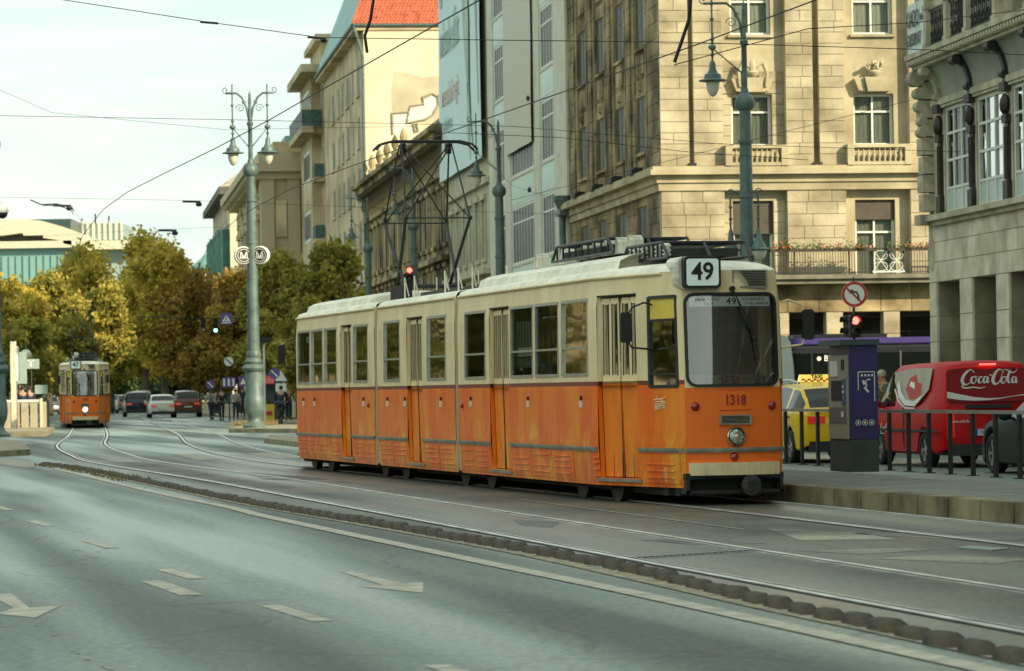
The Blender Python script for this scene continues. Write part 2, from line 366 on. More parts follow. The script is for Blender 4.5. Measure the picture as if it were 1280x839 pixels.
# edge line
el = [G(*p) for p in ((70, 586.5), (84, 589.5), (125, 599.5), (200, 617), (297, 637), (320, 643.5), (480, 677.5), (640, 711), (800, 744), (960, 779), (1226, 837))]
el = [el[-1] + (el[-1] - el[-2]).normalized() * 10] + el[::-1]; m = MB(); strip(m, smooth_path(el, 1), -.09, .09, .008); tag(m.build('edge_line', M_mark), kind='structure')
def poly_mark(name, pts, mt=M_mark, z=.004):
    m = MB(); P = [G(*p) for p in pts]; m.v = [(p.x, p.y, z) for p in P]; m.f = [tuple(range(len(P)))]; return tag(m.build(name, mt), kind='structure')
def dash(a, b, wd=.14, mt=M_mark):
    A, B = G(*a), G(*b); d = (B - A).normalized(); n = Vector((d.y, -d.x, 0)) * wd / 2; m = MB(); m.quad((A - n) + Vector((0, 0, .004)), (A + n) + Vector((0, 0, .004)), (B + n) + Vector((0, 0, .004)), (B - n) + Vector((0, 0, .004))); return tag(m.build('lane_dash', mt), kind='structure')
for a, b in (((37, 651), (62, 657.5)), ((110, 676.5), (141, 685.5)), ((203, 711.8), (247, 724)), ((338, 757.5), (403, 777)), ((545, 832), (625, 858)), ((-6, 633), (12, 638))): dash(a, b)
dash((190, 727), (240, 744.5), .17, M_mark)
ar1 = [(425, 715), (441, 715), (503, 730), (529, 728.5), (528.5, 741.5), (448, 733.8), (478, 732)]
ar2 = [(-14, 743), (15, 743), (37, 760.5), (77, 757.5), (44, 773), (-4, 768), (17, 761)]
for A_ in (ar1, ar2): poly_mark('lane_arrow', A_)
for q in ([(119, 571.6), (147, 571), (180, 578.4), (147, 578.8)], [(215.6, 568.4), (250, 567.8), (281, 574.7), (247, 575.6)], [(306, 567), (341, 566), (378, 573), (344, 574)]): poly_mark('road_block_mark', q, M_mark2, .009)
poly_mark('stop_line', [(-40, 575.5), (19, 574), (52, 582.5), (31, 584.7)], M_mark2)
dash((650, 625), (930, 663), .05, M_mark2).location.z = .006
for a, b in (((-10, 780), (5, 784)), ((88, 814), (92, 815)), ((95, 817), (100, 817.8)), ((106, 824), (112, 825.5)), ((128, 833), (140, 838)), ((89, 688), (103, 689)), ((114, 697), (123, 698)), ((42, 782), (48, 782.6)), ((65, 795), (72, 793))):
    dash(a, b, .03, M_mark2)
# drain plates across the bed
M_plate = mat('worn_steel_plate', (.22, .27, .25), .45, .6, .3, 8)
for q, lb in (([(735, 709), (768, 704.5), (803, 709.5), (772, 714)], 'steel drain plate set in the asphalt between the near rail and the humps'), ([(1195, 686), (1212, 683.4), (1262, 687), (1240, 689.5)], 'steel cover plate beside the far rail at the right edge')):
    P = [G(*p) for p in q]; m = MB(); m.hexa([(p.x, p.y, .002) for p in P] + [(p.x, p.y, .012) for p in P]); tag(m.build('drain_plate', M_plate), lb, 'drain cover')
t = thing('drain_channel', 'slotted drain channel crossing the near tram track', 'drain')
A, B = G(782, 699.5), G(955, 688.5); d = B - A
m = MB(); strip(m, [A, B], -.11, .11, .003, .009); m.build('channel_frame', M_plate, t)
bar = MB().box(-.02, .02, -.05, .05, .009, .012).mesh('slot', M_groove)
for i in range(22):
    p = A + d * ((i + .5) / 22); inst('slot', bar, t, (p.x, p.y, 0), math.atan2(d.y, d.x))
# irregular patches of old asphalt repair
M_patch = road_material('asphalt_repair', (.045, .048, .042), DIRN, False); M_patch2 = road_material('asphalt_repair_pale', (.14, .135, .10), DIRN, False)
for q, mt in (([(1000, 690), (1110, 686), (1175, 688), (1075, 694)], M_patch2), ([(1090, 699), (1180, 694), (1290, 700), (1240, 706)], M_patch2), ([(640, 650), (700, 653), (690, 660), (650, 657)], M_patch), ([(1060, 668), (1280, 664), (1290, 677), (1200, 676)], M_patch), ([(800, 676), (900, 672), (960, 680), (870, 682)], M_patch), ([(300, 590), (380, 596), (440, 604), (330, 600)], M_patch), ([(960, 662), (1060, 664), (1120, 675), (1000, 676)], M_patch2)):
    poly_mark('asphalt_patch', q, mt, .0068)

# raised platform: slab, kerb stones
PZ = .22
pn = Vector((-kd.y, kd.x, 0)); pn = pn if pn.x > 0 else -pn          # to the right of the kerb
a, b = K0, K1; m = MB(); wd = 2.5
A0, B0 = a + pn * .3, b + pn * .3; A1, B1 = a + pn * wd, b + pn * wd
m.hexa([(A0.x, A0.y, -.02), (A1.x, A1.y, -.02), (B1.x, B1.y, -.02), (B0.x, B0.y, -.02), (A0.x, A0.y, PZ - .006), (A1.x, A1.y, PZ - .006), (B1.x, B1.y, PZ - .006), (B0.x, B0.y, PZ - .006)])
plat = tag(m.build('platform', M_pave), kind='structure')
M_kerb = mat('kerb_concrete', (.15, .12, .06), .85, 0, .45, 1.5, .3, 30, col2=(.29, .25, .15), rnd=.05, world=True)
L = (K1 - K0).length; n = int(L / 1.0); ks = MB().box(-.493, .493, -.15, .15, -.02, PZ).mesh('kerb_stone', M_kerb, bev=.012)
ks2 = MB().box(-.16, .16, -.16, .16, 0, .008).mesh('paving_stone', M_pave)
ang = math.atan2(kd.y, kd.x)
for i in range(n):
    p = K0 + (K1 - K0) * ((i + .5) / n) + pn * .15; inst('kerb_stone', ks, plat, p, ang)
M_paver = mat('paver', (.17, .17, .145), .8, 0, .3, 3, .3, 40, rnd=.14)
pv = MB().box(-.293, .293, -.33, .33, PZ - .02, PZ - .001).mesh('paving_stone', M_paver, bev=.004)
cnt = 0
for i in range(int(L / .6)):
    p0 = K0 + (K1 - K0) * ((i + .5) / int(L / .6))
    for j in range(3):
        if p0.y < 30 or p0.y > 66: continue
        if cnt < 290:
            p = p0 + pn * (.3 + .335 + j * .675); inst('paving_stone', pv, plat, p, ang); cnt += 1

# distant pavements and islands
def island(name, px_pts, z, mt=M_kerb):
    P = [G(x, y) for x, y in px_pts]; m = MB(); nn = len(P)
    m.v = [(p.x, p.y, -.02) for p in P] + [(p.x, p.y, z) for p in P]; m.f = [tuple(range(nn, 2 * nn))] + [(i, (i + 1) % nn, nn + (i + 1) % nn, nn + i) for i in range(nn)]
    return tag(m.build(name, mt), kind='structure')
M_isl = mat('island_stone', (.27, .24, .16), .85, 0, .35, 2, .3, 20)
island('traffic_island', [(286, 541), (385, 541.5), (392, 536), (306, 535)], .16, M_isl)
island('traffic_island', [(330, 554), (392, 561), (400, 553), (338, 549)], .14, M_isl)
island('traffic_island', [(-30, 573), (38, 569), (26, 556.5), (-30, 556)], .15, M_isl)
island('platform', [(-40, 547), (58, 545.6), (68, 540), (-40, 541)], .2, M_isl)
# right pavement along the buildings (beyond the crossing)
m = MB(); P = [Vector((-9.2, 118, 0)), Vector((6, 118, 0)), Vector((6 - .12 * 300, 420, 0)), Vector((-9.6 - 25, 420, 0))]
P = [Vector((-5.5, 126, 0)), Vector((5.2, 126, 0)), Vector((5.2 - .12 * 330, 456, 0)), Vector((-8.5 - .128 * 330, 456, 0))]
m.v = [(p.x, p.y, 0) for p in P] + [(p.x, p.y, .13) for p in P]; m.f = [(4, 5, 6, 7), (0, 1, 5, 4), (1, 2, 6, 5), (2, 3, 7, 6), (3, 0, 4, 7)]
tag(m.build('pavement', M_isl), kind='structure')
m = MB(); P = [Vector((9.6, 100, 0)), Vector((40, 100, 0)), Vector((40, -30, 0)), Vector((24.5, -30, 0))]; m.v = [(p.x, p.y, -.02) for p in P] + [(p.x, p.y, .13) for p in P]; m.f = [(4, 5, 6, 7), (0, 1, 5, 4), (1, 2, 6, 5), (2, 3, 7, 6), (3, 0, 4, 7)]
tag(m.build('pavement', M_isl), kind='structure')
# ================================================================== TRAMS
M_or = mat('tram_orange', (.93, .15, .015), .42, 0, .1, 1.1, .20, 2.2, col2=(.92, .31, .03), stretch=(1.6, 1.6, .4), spec=.15, coat=.14, thr=(.42, .78))
M_orf = mat('tram_front_orange', (.92, .185, .028), .45, 0, .06, 1.5, .03, 2, spec=.2)
M_red = mat('tram_belt_red', (.20, .025, .012), .45, 0, .15, 3)
M_cr = mat('tram_cream', (.86, .66, .36), .5, 0, .10, 1.6, .04, 4, col2=(.90, .75, .46), stretch=(1.5, 1.5, .6))
M_roof = mat('tram_roof', (.84, .80, .66), .55, 0, .16, 2.5, .05)
M_alu = mat('window_aluminium', (.45, .44, .38), .4, .7, .15, 5)
M_trim = mat('trim_strip', (.30, .29, .22), .5, .4, .3, 5)
M_dooro = mat('tram_door_yellow', (.88, .23, .025), .45, 0, .15, 2, .04, 3, stretch=(2, 2, .4), spec=.2)
M_int = mat('tram_interior', (.16, .13, .07), .8, 0, .2)
M_seat = mat('tram_seat', (.20, .10, .04), .6, 0, .2)
M_gl = glass('tram_glass', (.52, .60, .54), .05, wav=.05, ior=1.15)
M_glf = glass('tram_windscreen', (.90, .94, .86), .02, wav=.03, ior=3.0)
M_grime = mat('side_grime', (.20, .09, .03), .8, 0, .3, 3)
M_board = mat('number_board', (.70, .82, .74), .5, 0, .04, emit=((.8, 1, .9), .06))
M_ink = mat('black_ink', (.012, .012, .014), .6, 0, 0)
M_inkred = mat('red_ink', (.30, .035, .012), .5, 0, .1)
M_logo = mat('cream_ink', (.74, .60, .34), .5, 0, .05)
M_lampr = mat('red_lens', (.28, .012, .012), .15, 0, .1, coat=.6)
M_blk = mat('black_panel', (.014, .014, .013), .6, 0, .3, 3)
M_dash = mat('dash_board', (.80, .74, .46), .6, 0, .1)
M_yblind = mat('yellow_blind', (.75, .55, .08), .6, 0, .1)
M_rubber = mat('window_rubber', (.015, .016, .014), .6, 0, 0)
def weather(m, dirt=(.16, .075, .025), top=None, z0=.22, z1=.62, amt=.55, reflect_tint=None):
    """grime creeping up from the wheels stays on the paint; yellow patches paint in reflected light"""
    n = m.node_tree.nodes; l = m.node_tree.links; b = n['Principled BSDF']; src = b.inputs['Base Color'].links[0].from_socket
    t = n.new('ShaderNodeTexCoord'); sp = n.new('ShaderNodeSeparateXYZ'); l.new(t.outputs['Object'], sp.inputs[0])
    mr = n.new('ShaderNodeMapRange'); mr.inputs[1].default_value = z1; mr.inputs[2].default_value = z0; l.new(sp.outputs[2], mr.inputs[0])
    ns = n.new('ShaderNodeTexNoise'); ns.inputs['Scale'].default_value = 3.2; ns.inputs['Detail'].default_value = 9; ns.inputs['Roughness'].default_value = .75; mp = n.new('ShaderNodeMapping'); mp.inputs['Scale'].default_value = (2.2, 2.2, .35); l.new(t.outputs['Object'], mp.inputs[0]); l.new(mp.outputs[0], ns.inputs[0])
    cr = n.new('ShaderNodeValToRGB'); cr.color_ramp.elements[0].position = .42; cr.color_ramp.elements[1].position = .7; l.new(ns.outputs[0], cr.inputs[0])
    mu = n.new('ShaderNodeMath'); mu.operation = 'MULTIPLY_ADD'; l.new(mr.outputs[0], mu.inputs[0]); l.new(cr.outputs[0], mu.inputs[1]); 
    m2 = n.new('ShaderNodeMath'); m2.operation = 'MULTIPLY'; m2.inputs[1].default_value = .16; l.new(cr.outputs[0], m2.inputs[0]); l.new(m2.outputs[0], mu.inputs[2])
    m3 = n.new('ShaderNodeMath'); m3.operation = 'MULTIPLY'; m3.inputs[1].default_value = amt; m3.use_clamp = True; l.new(mu.outputs[0], m3.inputs[0])
    mx = n.new('ShaderNodeMix'); mx.data_type = 'RGBA'; mx.inputs[7].default_value = (*dirt, 1); l.new(m3.outputs[0], mx.inputs[0]); l.new(src, mx.inputs[6]); out = mx.outputs[2]
    if reflect_tint:  # yellow reflections on the lower side, painted into the colour
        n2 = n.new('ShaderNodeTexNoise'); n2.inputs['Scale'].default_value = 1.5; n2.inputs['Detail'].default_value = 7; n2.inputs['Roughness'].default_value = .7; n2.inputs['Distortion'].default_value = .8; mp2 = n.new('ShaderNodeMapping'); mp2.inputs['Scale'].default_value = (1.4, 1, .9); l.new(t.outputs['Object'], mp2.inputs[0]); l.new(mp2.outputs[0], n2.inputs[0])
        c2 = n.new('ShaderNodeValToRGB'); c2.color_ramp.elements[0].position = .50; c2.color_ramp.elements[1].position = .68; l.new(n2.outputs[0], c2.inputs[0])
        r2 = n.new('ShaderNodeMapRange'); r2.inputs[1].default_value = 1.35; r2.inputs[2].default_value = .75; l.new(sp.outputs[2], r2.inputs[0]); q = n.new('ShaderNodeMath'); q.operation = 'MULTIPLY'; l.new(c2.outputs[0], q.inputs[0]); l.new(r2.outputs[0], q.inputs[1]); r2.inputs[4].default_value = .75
        mz = n.new('ShaderNodeMix'); mz.data_type = 'RGBA'; mz.inputs[7].default_value = (*reflect_tint, 1); l.new(q.outputs[0], mz.inputs[0]); l.new(out, mz.inputs[6]); out = mz.outputs[2]
    l.new(out, b.inputs['Base Color'])
weather(M_or, reflect_tint=(.90, .50, .07)); weather(M_orf, amt=.35); weather(M_dooro, amt=.6, reflect_tint=(.90, .48, .08)); weather(M_cr, dirt=(.22, .17, .09), amt=.7); weather(M_roof, dirt=(.28, .25, .18), amt=.9)
TU = Vector((-.2296, .9733, 0)); TN = Vector((-.9733, -.2296, 0)); TROOT = Vector((2.72, 43.46, 0)); TRZ = math.atan2(TU.y, TU.x)
def sx_(px, py=430):                     # photo pixel on the straight side -> distance behind the nose
    r = uv(px, py)[0] / FPX; A = TROOT + TN * 1.15
    k = (A.x - r * A.y) / (r * TU.y - TU.x); return k
def tx_(px, py=430):                     # same on the tapered cab side
    r = uv(px, py)[0] / FPX; A = TROOT + TN * .66; d = TU * 2.4 + TN * .49
    k = (A.x - r * A.y) / (r * d.y - d.x); return k * 2.4
TL = 27.35
def bicolour(me, m2, fn):
    me.materials.append(m2)
    for p in me.polygons:
        if fn(p.center): p.material_index = 1
def hwx(x):
    if x > TL / 2: x = TL - x
    if x < .06: return .61 + .05 * x / .06
    if x < 2.4: return .66 + .49 * (x - .06) / 2.34
    return 1.15
def lean(z): return max(0, z - 1.5) * .07 + max(0, .7 - z) * .05
def wy(x, z):
    return hwx(x) - max(0, .75 - z) * .07 - max(0, z - 2.5) * .09
def sideP(s):
    def P(x, z, d=0):
        xx = x
        if x < 2.4: xx = x + lean(z) * (1 - x / 2.4)
        if x > TL - 2.4: xx = x - lean(z) * (1 - (TL - x) / 2.4)
        return (xx, s * (wy(x, z) - d), z)
    return P
def rrect(a, b, c, d, r, n=5):
    pts = []; cor = []
    for (cx, cz, a0, k) in ((b - r, d - r, 0, (b, d)), (a + r, d - r, 90, (a, d)), (a + r, c + r, 180, (a, c)), (b - r, c + r, 270, (b, c))):
        for i in range(n + 1):
            t = R(a0 + 90 * i / n); pts.append((cx + r * math.cos(t), cz + r * math.sin(t))); cor.append(k)
    return pts, cor
def make_tram():
    t = thing('tram', 'orange and cream articulated tram with route number 49 stopped beside the platform', 'tram', TROOT, TRZ)
    def part(mb, name, m, smooth=False, parent=t, **k): return mb.build(name, m, parent, smooth, **k)
    BELT = 1.50
    # openings, read off the photograph
    F = dict(w=[(sx_(728.5 + 6), sx_(702)), (sx_(698), sx_(669)), (sx_(666), sx_(638)), (sx_(606.7), sx_(580.8))], d=[(sx_(635.5), sx_(611.5))])
    Mi = dict(w=[(sx_(557), sx_(533.5)), (sx_(499.5), sx_(479.5))], d=[(sx_(527), sx_(508))])
    Re = dict(w=[(sx_(459.5), sx_(441.5)), (sx_(420.5), sx_(405)), (sx_(403), sx_(388.7)), (sx_(387), sx_(372))], d=[(sx_(438.5), sx_(425.5))])
    cabd = (tx_(795), tx_(746)); cabw = (tx_(846.5), tx_(810))
    secs = [(0, 10.52, F), (10.74, 16.9, Mi), (17.12, TL, Re)]
    for (a, b, S) in secs:
        for s in (1, -1):
            low, red, up = MB(), MB(), MB()
            P = sideP(s); win = [(min(q), max(q), 1.64, 2.63) for q in S['w']]; dr = [(min(q), max(q), .32, 2.66) for q in S['d']]
            extra = []
            if a == 0: dr.append((cabd[0], cabd[1], .32, 2.66)); win.append((cabw[0], cabw[1], 1.47, 2.60)); extra = [.06, 2.4]
            if b == TL: dr.append((TL - cabd[1], TL - cabd[0], .32, 2.66)); win.append((TL - cabw[1], TL - cabw[0], 1.47, 2.60)); extra = [TL - .06, TL - 2.4]
            wins = win
            lows = [(x0, x1, .32, BELT) for x0, x1, *_ in dr]; lows += [(x0, x1, 1.47, BELT) for x0, x1, z0, _ in win if z0 < 1.5]
            reds = [(x0, x1, BELT, 1.555) for x0, x1, *_ in dr] + [(x0, x1, BELT, 1.555) for x0, x1, z0, _ in win if z0 < 1.5]
            ups = [(x0, x1, 1.555, 2.66) for x0, x1, *_ in dr] + [(x0, x1, max(z0, 1.555), z1) for x0, x1, z0, z1 in win]
            bc = (0, 1.33)
            wall(low, P, a, b, .22, BELT, lows, .06, extra, [.75])
            wall(red, P, a, b, BELT, 1.555, reds, .04, extra)
            wall(up, P, a, b, 1.555, 2.90, ups, .06, extra, [2.5])
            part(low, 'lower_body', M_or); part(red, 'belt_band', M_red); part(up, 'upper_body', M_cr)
            # windows
            for (x0, x1, z0, z1) in win:
                cab = z0 < 1.5; f = MB(); e = .028
                q = lambda x, z, d: P(x, z, d)
                def bar(xa, xb, za, zb, o0=-.012, o1=.03, mb=f):
                    mb.hexa([q(xa, za, o1), q(xb, za, o1), q(xb, za, o0), q(xa, za, o0), q(xa, zb, o1), q(xb, zb, o1), q(xb, zb, o0), q(xa, zb, o0)])
                ex = 1.3 if cab else 1
                bar(x0 - .01, x0 + e * ex * 1.3, z0, z1); bar(x1 - e * ex * 1.3, x1 + .01, z0, z1); bar(x0 + e, x1 - e, z1 - e, z1 + .012); bar(x0 + e, x1 - e, z0 - .012, z0 + e)
                if cab: bar(x0 + e, x1 - e, 2.29, 2.32); bar(x0 + e, x1 - e, 1.62, 1.645)
                else: bar(x0 + e, x1 - e, 1.985, 2.015)
                if cab: fo = part(f, 'window_frame', M_rubber)
                else: fo = part(f, 'window_frame', M_alu)
                g = MB(); g.quad(q(x0, z0, .015), q(x1, z0, .015), q(x1, z1, .015), q(x0, z1, .015)); part(g, 'pane', M_gl, parent=fo)
                if cab:
                    yb = MB(); yb.hexa([q(x0, 2.31, .013), q(x1, 2.31, .013), q(x1, 2.31, .008), q(x0, 2.31, .008), q(x0, z1, .013), q(x1, z1, .013), q(x1, z1, .008), q(x0, z1, .008)]); part(yb, 'sun_blind', M_yblind, parent=fo)
            # doors of four narrow leaves
            for (x0, x1, z0, z1) in dr:
                n = 4; w_ = (x1 - x0) / n
                fr = MB()
                fr.hexa([P(x0, 2.642, .05), P(x1, 2.642, .05), P(x1, 2.642, -.004), P(x0, 2.642, -.004), P(x0, 2.66, .05), P(x1, 2.66, .05), P(x1, 2.66, -.01), P(x0, 2.66, -.01)])
                part(fr, 'door_frame', M_dark)
                st = MB(); st.hexa([P(x0 - .05, .27, .05), P(x1 + .05, .27, .05), P(x1 + .05, .27, -.035), P(x0 - .05, .27, -.035), P(x0 - .05, .31, .05), P(x1 + .05, .31, .05), P(x1 + .05, .31, -.035), P(x0 - .05, .31, -.035)])
                part(st, 'door_step', M_trim)
                for i in range(n):
                    xa, xb = x0 + w_ * i + .012, x0 + w_ * (i + 1) - .012; dd = .05 + (.012 if i % 2 else 0)
                    if i == 2: xa += .012
                    lf = MB(); gx = .21 * (xb - xa)
                    def B(xa_, xb_, za_, zb_, mb=lf): mb.hexa([P(xa_, za_, dd + .035), P(xb_, za_, dd + .035), P(xb_, za_, dd), P(xa_, za_, dd), P(xa_, zb_, dd + .035), P(xb_, zb_, dd + .035), P(xb_, zb_, dd), P(xa_, zb_, dd)])
                    B(xa, xb, .33, 1.528); B(xa, xb, 1.532, 1.64); B(xa, xb, 2.54, 2.62); B(xa, xa + gx, 1.64, 2.54); B(xb - gx, xb, 1.64, 2.54)
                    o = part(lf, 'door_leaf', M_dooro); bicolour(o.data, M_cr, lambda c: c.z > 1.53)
                    pn_ = MB(); pn_.quad(P(xa + gx, 1.64, dd + .02), P(xb - gx, 1.64, dd + .02), P(xb - gx, 2.54, dd + .02), P(xa + gx, 2.54, dd + .02)); part(pn_, 'pane', M_gl, parent=o)
                    rb = MB()
                    for (u0, u1, v0, v1) in ((xa + gx - .012, xa + gx + .004, 1.63, 2.55), (xb - gx - .004, xb - gx + .012, 1.63, 2.55), (xa - .010, xa + .008, .33, 2.62)) + (((xb - .008, xb + .012, .33, 2.62),) if i == 1 else ()):
                        rb.hexa([P(u0, v0, dd), P(u1, v0, dd), P(u1, v0, dd - .006), P(u0, v0, dd - .006), P(u0, v1, dd), P(u1, v1, dd), P(u1, v1, dd - .006), P(u0, v1, dd - .006)])
                    part(rb, 'seal', M_rubber, parent=o)
            # trim strip, skirt panels with pressed ribs, handles
            solid = []; xs = a
            for q0, q1, *_ in sorted(dr): solid.append((xs, q0)); xs = q1
            solid.append((xs, b))
            for (u0, u1) in solid:
                if u1 - u0 < .3: continue
                tr = MB(); n_ = max(1, int((u1 - u0) / .8)); cuts = sorted({u0 + .03, u1 - .03, *[c for c in (.06, 2.4, TL - 2.4, TL - .06) if u0 + .03 < c < u1 - .03]})
                for i in range(len(cuts) - 1):
                    c0, c1 = cuts[i], cuts[i + 1]
                    for (za, zb, oo) in ((.655, .675, -.022), (.678, .712, -.034)):
                        tr.hexa([P(c0, za, 0), P(c1, za, 0), P(c1, za, oo), P(c0, za, oo), P(c0, zb, 0), P(c1, zb, 0), P(c1, zb, oo), P(c0, zb, oo)])
                part(tr, 'trim_strip', M_trim)
                np_ = max(1, round((u1 - u0 - .2) / 1.05)); pw = (u1 - u0 - .14) / np_
                for i in range(np_):
                    c0, c1 = u0 + .07 + i * pw + .02, u0 + .07 + (i + 1) * pw - .02
                    if any(c0 < c < c1 for c in (2.4, TL - 2.4)): c1 = min(c1, 2.38) if c0 < 2.4 else c1
                    pl = MB(); pl.hexa([P(c0, .27, 0), P(c1, .27, 0), P(c1, .27, -.012), P(c0, .27, -.012), P(c0, .63, 0), P(c1, .63, 0), P(c1, .63, -.012), P(c0, .63, -.012)])
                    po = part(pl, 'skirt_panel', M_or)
                    rb = MB()
                    for zz in (.335, .42, .505, .57):
                        if random.random() < .12: continue
                        rb.hexa([P(c0 + .12, zz, -.01), P(c1 - .12, zz, -.01), P(c1 - .12, zz, -.028), P(c0 + .12, zz, -.028), P(c0 + .12, zz + .014, -.01), P(c1 - .12, zz + .014, -.01), P(c1 - .12, zz + .014, -.024), P(c0 + .12, zz + .014, -.024)])
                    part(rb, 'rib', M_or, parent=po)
            # gutter
            gp = [P(x, 2.885, -.02) for x in sorted({a + .03, b - .03, *[c for c in (.5, 2.4, TL - 2.4, TL - .5) if a < c < b]}) if .4 < x < TL - .4]
            part(MB().tube(gp, .022, 6), 'gutter', M_cr)
            hm_ = []
            for (q0, q1, z0, z1) in win:
                if z0 > 1.5: hm_.append((q0 + q1) / 2)
            for hx in [a + 1.0 if a else 3.0, (a + b) / 2 + .7, b - .9 if b < TL else TL - 3.2]:
                if any(d0 - .1 < hx < d1 + .1 for d0, d1, *_ in dr): hx += .9
                h = MB(); h.box(-.025, .025, -.012, .03, .0, .09); c = P(hx, 1.22); part(h, 'release_handle', M_white, loc=c if s > 0 else c)
                h2 = MB(); h2.box(-.018, .018, -.01, .028, .092, .15); part(h2, 'release_handle', M_dark, loc=c)
        # roof shell
        st = sorted({a, b, *[c for c in (.05, .15, .35, .7, 1.2, 2.4, TL - .05, TL - .15, TL - .35, TL - .7, TL - 1.2, TL - 2.4) if a < c < b], (a + b) / 2})
        rows = []
        for x in st:
            e = min(x, TL - x); cz = 2.90 + .15 * min(1, (e / .7) ** .5) if e < .7 else 3.05
            hw = wy(x, 2.9) + .005; row = []
            for i in range(13):
                th = math.pi * i / 12; yy = math.cos(th); row.append((x + (lean(2.9) * (1 - e / 2.4) if x < 2.4 else (-lean(2.9) * (1 - e / 2.4) if x > TL - 2.4 else 0)), hw * (abs(yy) ** .8) * (1 if yy > 0 else -1), 2.90 + (cz - 2.90) * max(0, math.sin(th)) ** .7))
            rows.append(row)
        mb = MB().grid(rows); part(mb, 'roof', M_roof, 'all')
        # floor, ends, seats
        mb = MB(); mb.box(max(a, .3), min(b, TL - .3), -.5, .5, .80, .86); mb.box(max(a, 2.5), min(b, TL - 2.5), -1.0, 1.0, .78, .84); part(mb, 'floor', M_int)
        mb = MB()
        x = a + .7 if a else 3.0
        while x < min(b - .4, TL - 3):
            if not any(q0 - .1 < x + .25 < q1 + .1 for q0, q1, *_ in dr):
                so_ = MB()
                for s in (-1, 1): so_.box(x, x + .42, min(s * .5, s * 1.02), max(s * .5, s * 1.02), 1.22, 1.28); so_.box(x + .38, x + .44, min(s * .5, s * 1.02), max(s * .5, s * 1.02), 1.28, 1.78)
                part(so_, 'seat', M_seat)
            x += .85
        mb = MB()
        for x in (a + .35 if a else 2.45, b - .35 if b < TL else TL - 2.45):
            for y in (-.45, .45): mb.tube([(x, y, .86), (x, y, 2.9)], .018, 6)
        part(mb, 'grab_pole', M_yblind)
        # end bulkheads at the joints
        for xe in (a, b):
            if 0 < xe < TL:
                mb = MB(); k = .02 if xe == b else -.02
                for (y0, y1) in ((-1.14, -.5), (.5, 1.14)): mb.box(min(xe, xe - k), max(xe, xe - k), y0, y1, .25, 2.88)
                part(mb, 'bulkhead', M_cr)
    # bellows at the joints
    for xj in (10.52, 16.9):
        mb = MB()
        for i in range(4):
            x = xj + .01 + i * .053; mb.box(x, x + .03, -1.08, 1.08, .3, 2.93, skip='')
        part(MB().box(xj, xj + .22, .55, 1.06, .3, 2.9).box(xj, xj + .22, -1.06, -.55, .3, 2.9).box(xj, xj + .22, -1.06, 1.06, 2.9, 2.98).box(xj, xj + .22, -1.06, 1.06, .3, .5), 'bellows', M_black)
        part(MB().box(xj + .03, xj + .06, 1.06, 1.10, .3, 2.93).box(xj + .12, xj + .15, 1.06, 1.10, .3, 2.93), 'bellows_rib', M_black)
    # cab wall behind the driver
    for x0 in (2.1, TL - 2.1):
        part(MB().box(x0, x0 + .03, -1.0, .1, .86, 2.85).box(x0, x0 + .03, .1, 1.0, .86, 1.6), 'cab_partition', M_int)
    # noses
    for e, sg in ((0, 1), (TL, -1)):
        front = e == 0
        def P(y, z, d=0): 
            k = 1 - (y / .61) ** 2; return (e + sg * (-.11 * k + lean(z) + d), y, z)
        ys = [-.61 + 1.22 * i / 12 for i in range(13)]
        WS = (-.585, .585, 1.475, 2.615)
        low, up = MB(), MB()
        wall(low, P, -.61, .61, .40, 1.455, [], 0, ys, [.7, 1.0])
        inner, cor = rrect(*WS, .12)
        # cream surround: strips below, above, beside
        wall(up, P, -.61, .61, 1.455, 1.475, [], 0, ys); wall(up, P, -.61, .61, 2.615, 2.90, [], 0, ys, [2.7])
        for y0, y1 in ((-.61, -.585), (.585, .61)): wall(up, P, y0, y1, 1.475, 2.615, [], 0, [], [1.8, 2.2])
        for i in range(len(inner)):
            j = (i + 1) % len(inner)
            if cor[i] == cor[j]: up.quad(P(*cor[i]), P(*inner[i]), P(*inner[j]))
        part(low, 'nose_panel', M_orf); part(up, 'nose_surround', M_cr)
        # pane and rubber
        pg = MB(); n = 12; rows = []
        for j in range(7):
            z = 1.475 + 1.14 * j / 6; rows.append([P(-.585 + 1.17 * i / n, z, .01) for i in range(n + 1)])
        pg.grid(rows)
        rub = MB(); out_, _ = rrect(WS[0] - .012, WS[1] + .012, WS[2] - .012, WS[3] + .012, .13); inn_, _ = rrect(WS[0] + .022, WS[1] - .022, WS[2] + .022, WS[3] - .022, .1)
        def dens(pts):
            o = []
            for i in range(len(pts)):
                p, q = pts[i], pts[(i + 1) % len(pts)]; k = max(1, int(math.hypot(q[0] - p[0], q[1] - p[1]) / .12))
                for t_ in range(k): o.append((p[0] + (q[0] - p[0]) * t_ / k, p[1] + (q[1] - p[1]) * t_ / k))
            return o
        kk = [max(1, int(math.hypot(out_[(i + 1) % len(out_)][0] - out_[i][0], out_[(i + 1) % len(out_)][1] - out_[i][1]) / .12)) for i in range(len(out_))]
        def dn(pts):
            o = []
            for i in range(len(pts)):
                p, q = pts[i], pts[(i + 1) % len(pts)]
                for t_ in range(kk[i]): o.append((p[0] + (q[0] - p[0]) * t_ / kk[i], p[1] + (q[1] - p[1]) * t_ / kk[i]))
            return o
        O, I = dn(out_), dn(inn_)
        for i in range(len(O)):
            j = (i + 1) % len(O); rub.quad(P(*O[i], -.022), P(*O[j], -.022), P(*I[j], -.022), P(*I[i], -.022)); rub.quad(P(*O[i], -.022), P(*O[i], .01), P(*O[j], .01), P(*O[j], -.022)); rub.quad(P(*I[i], -.022), P(*I[i], .02), P(*I[j], .02), P(*I[j], -.022))
        ws = part(rub, 'windscreen_seal', M_rubber); part(pg, 'windscreen', M_glf, 'all', parent=ws)
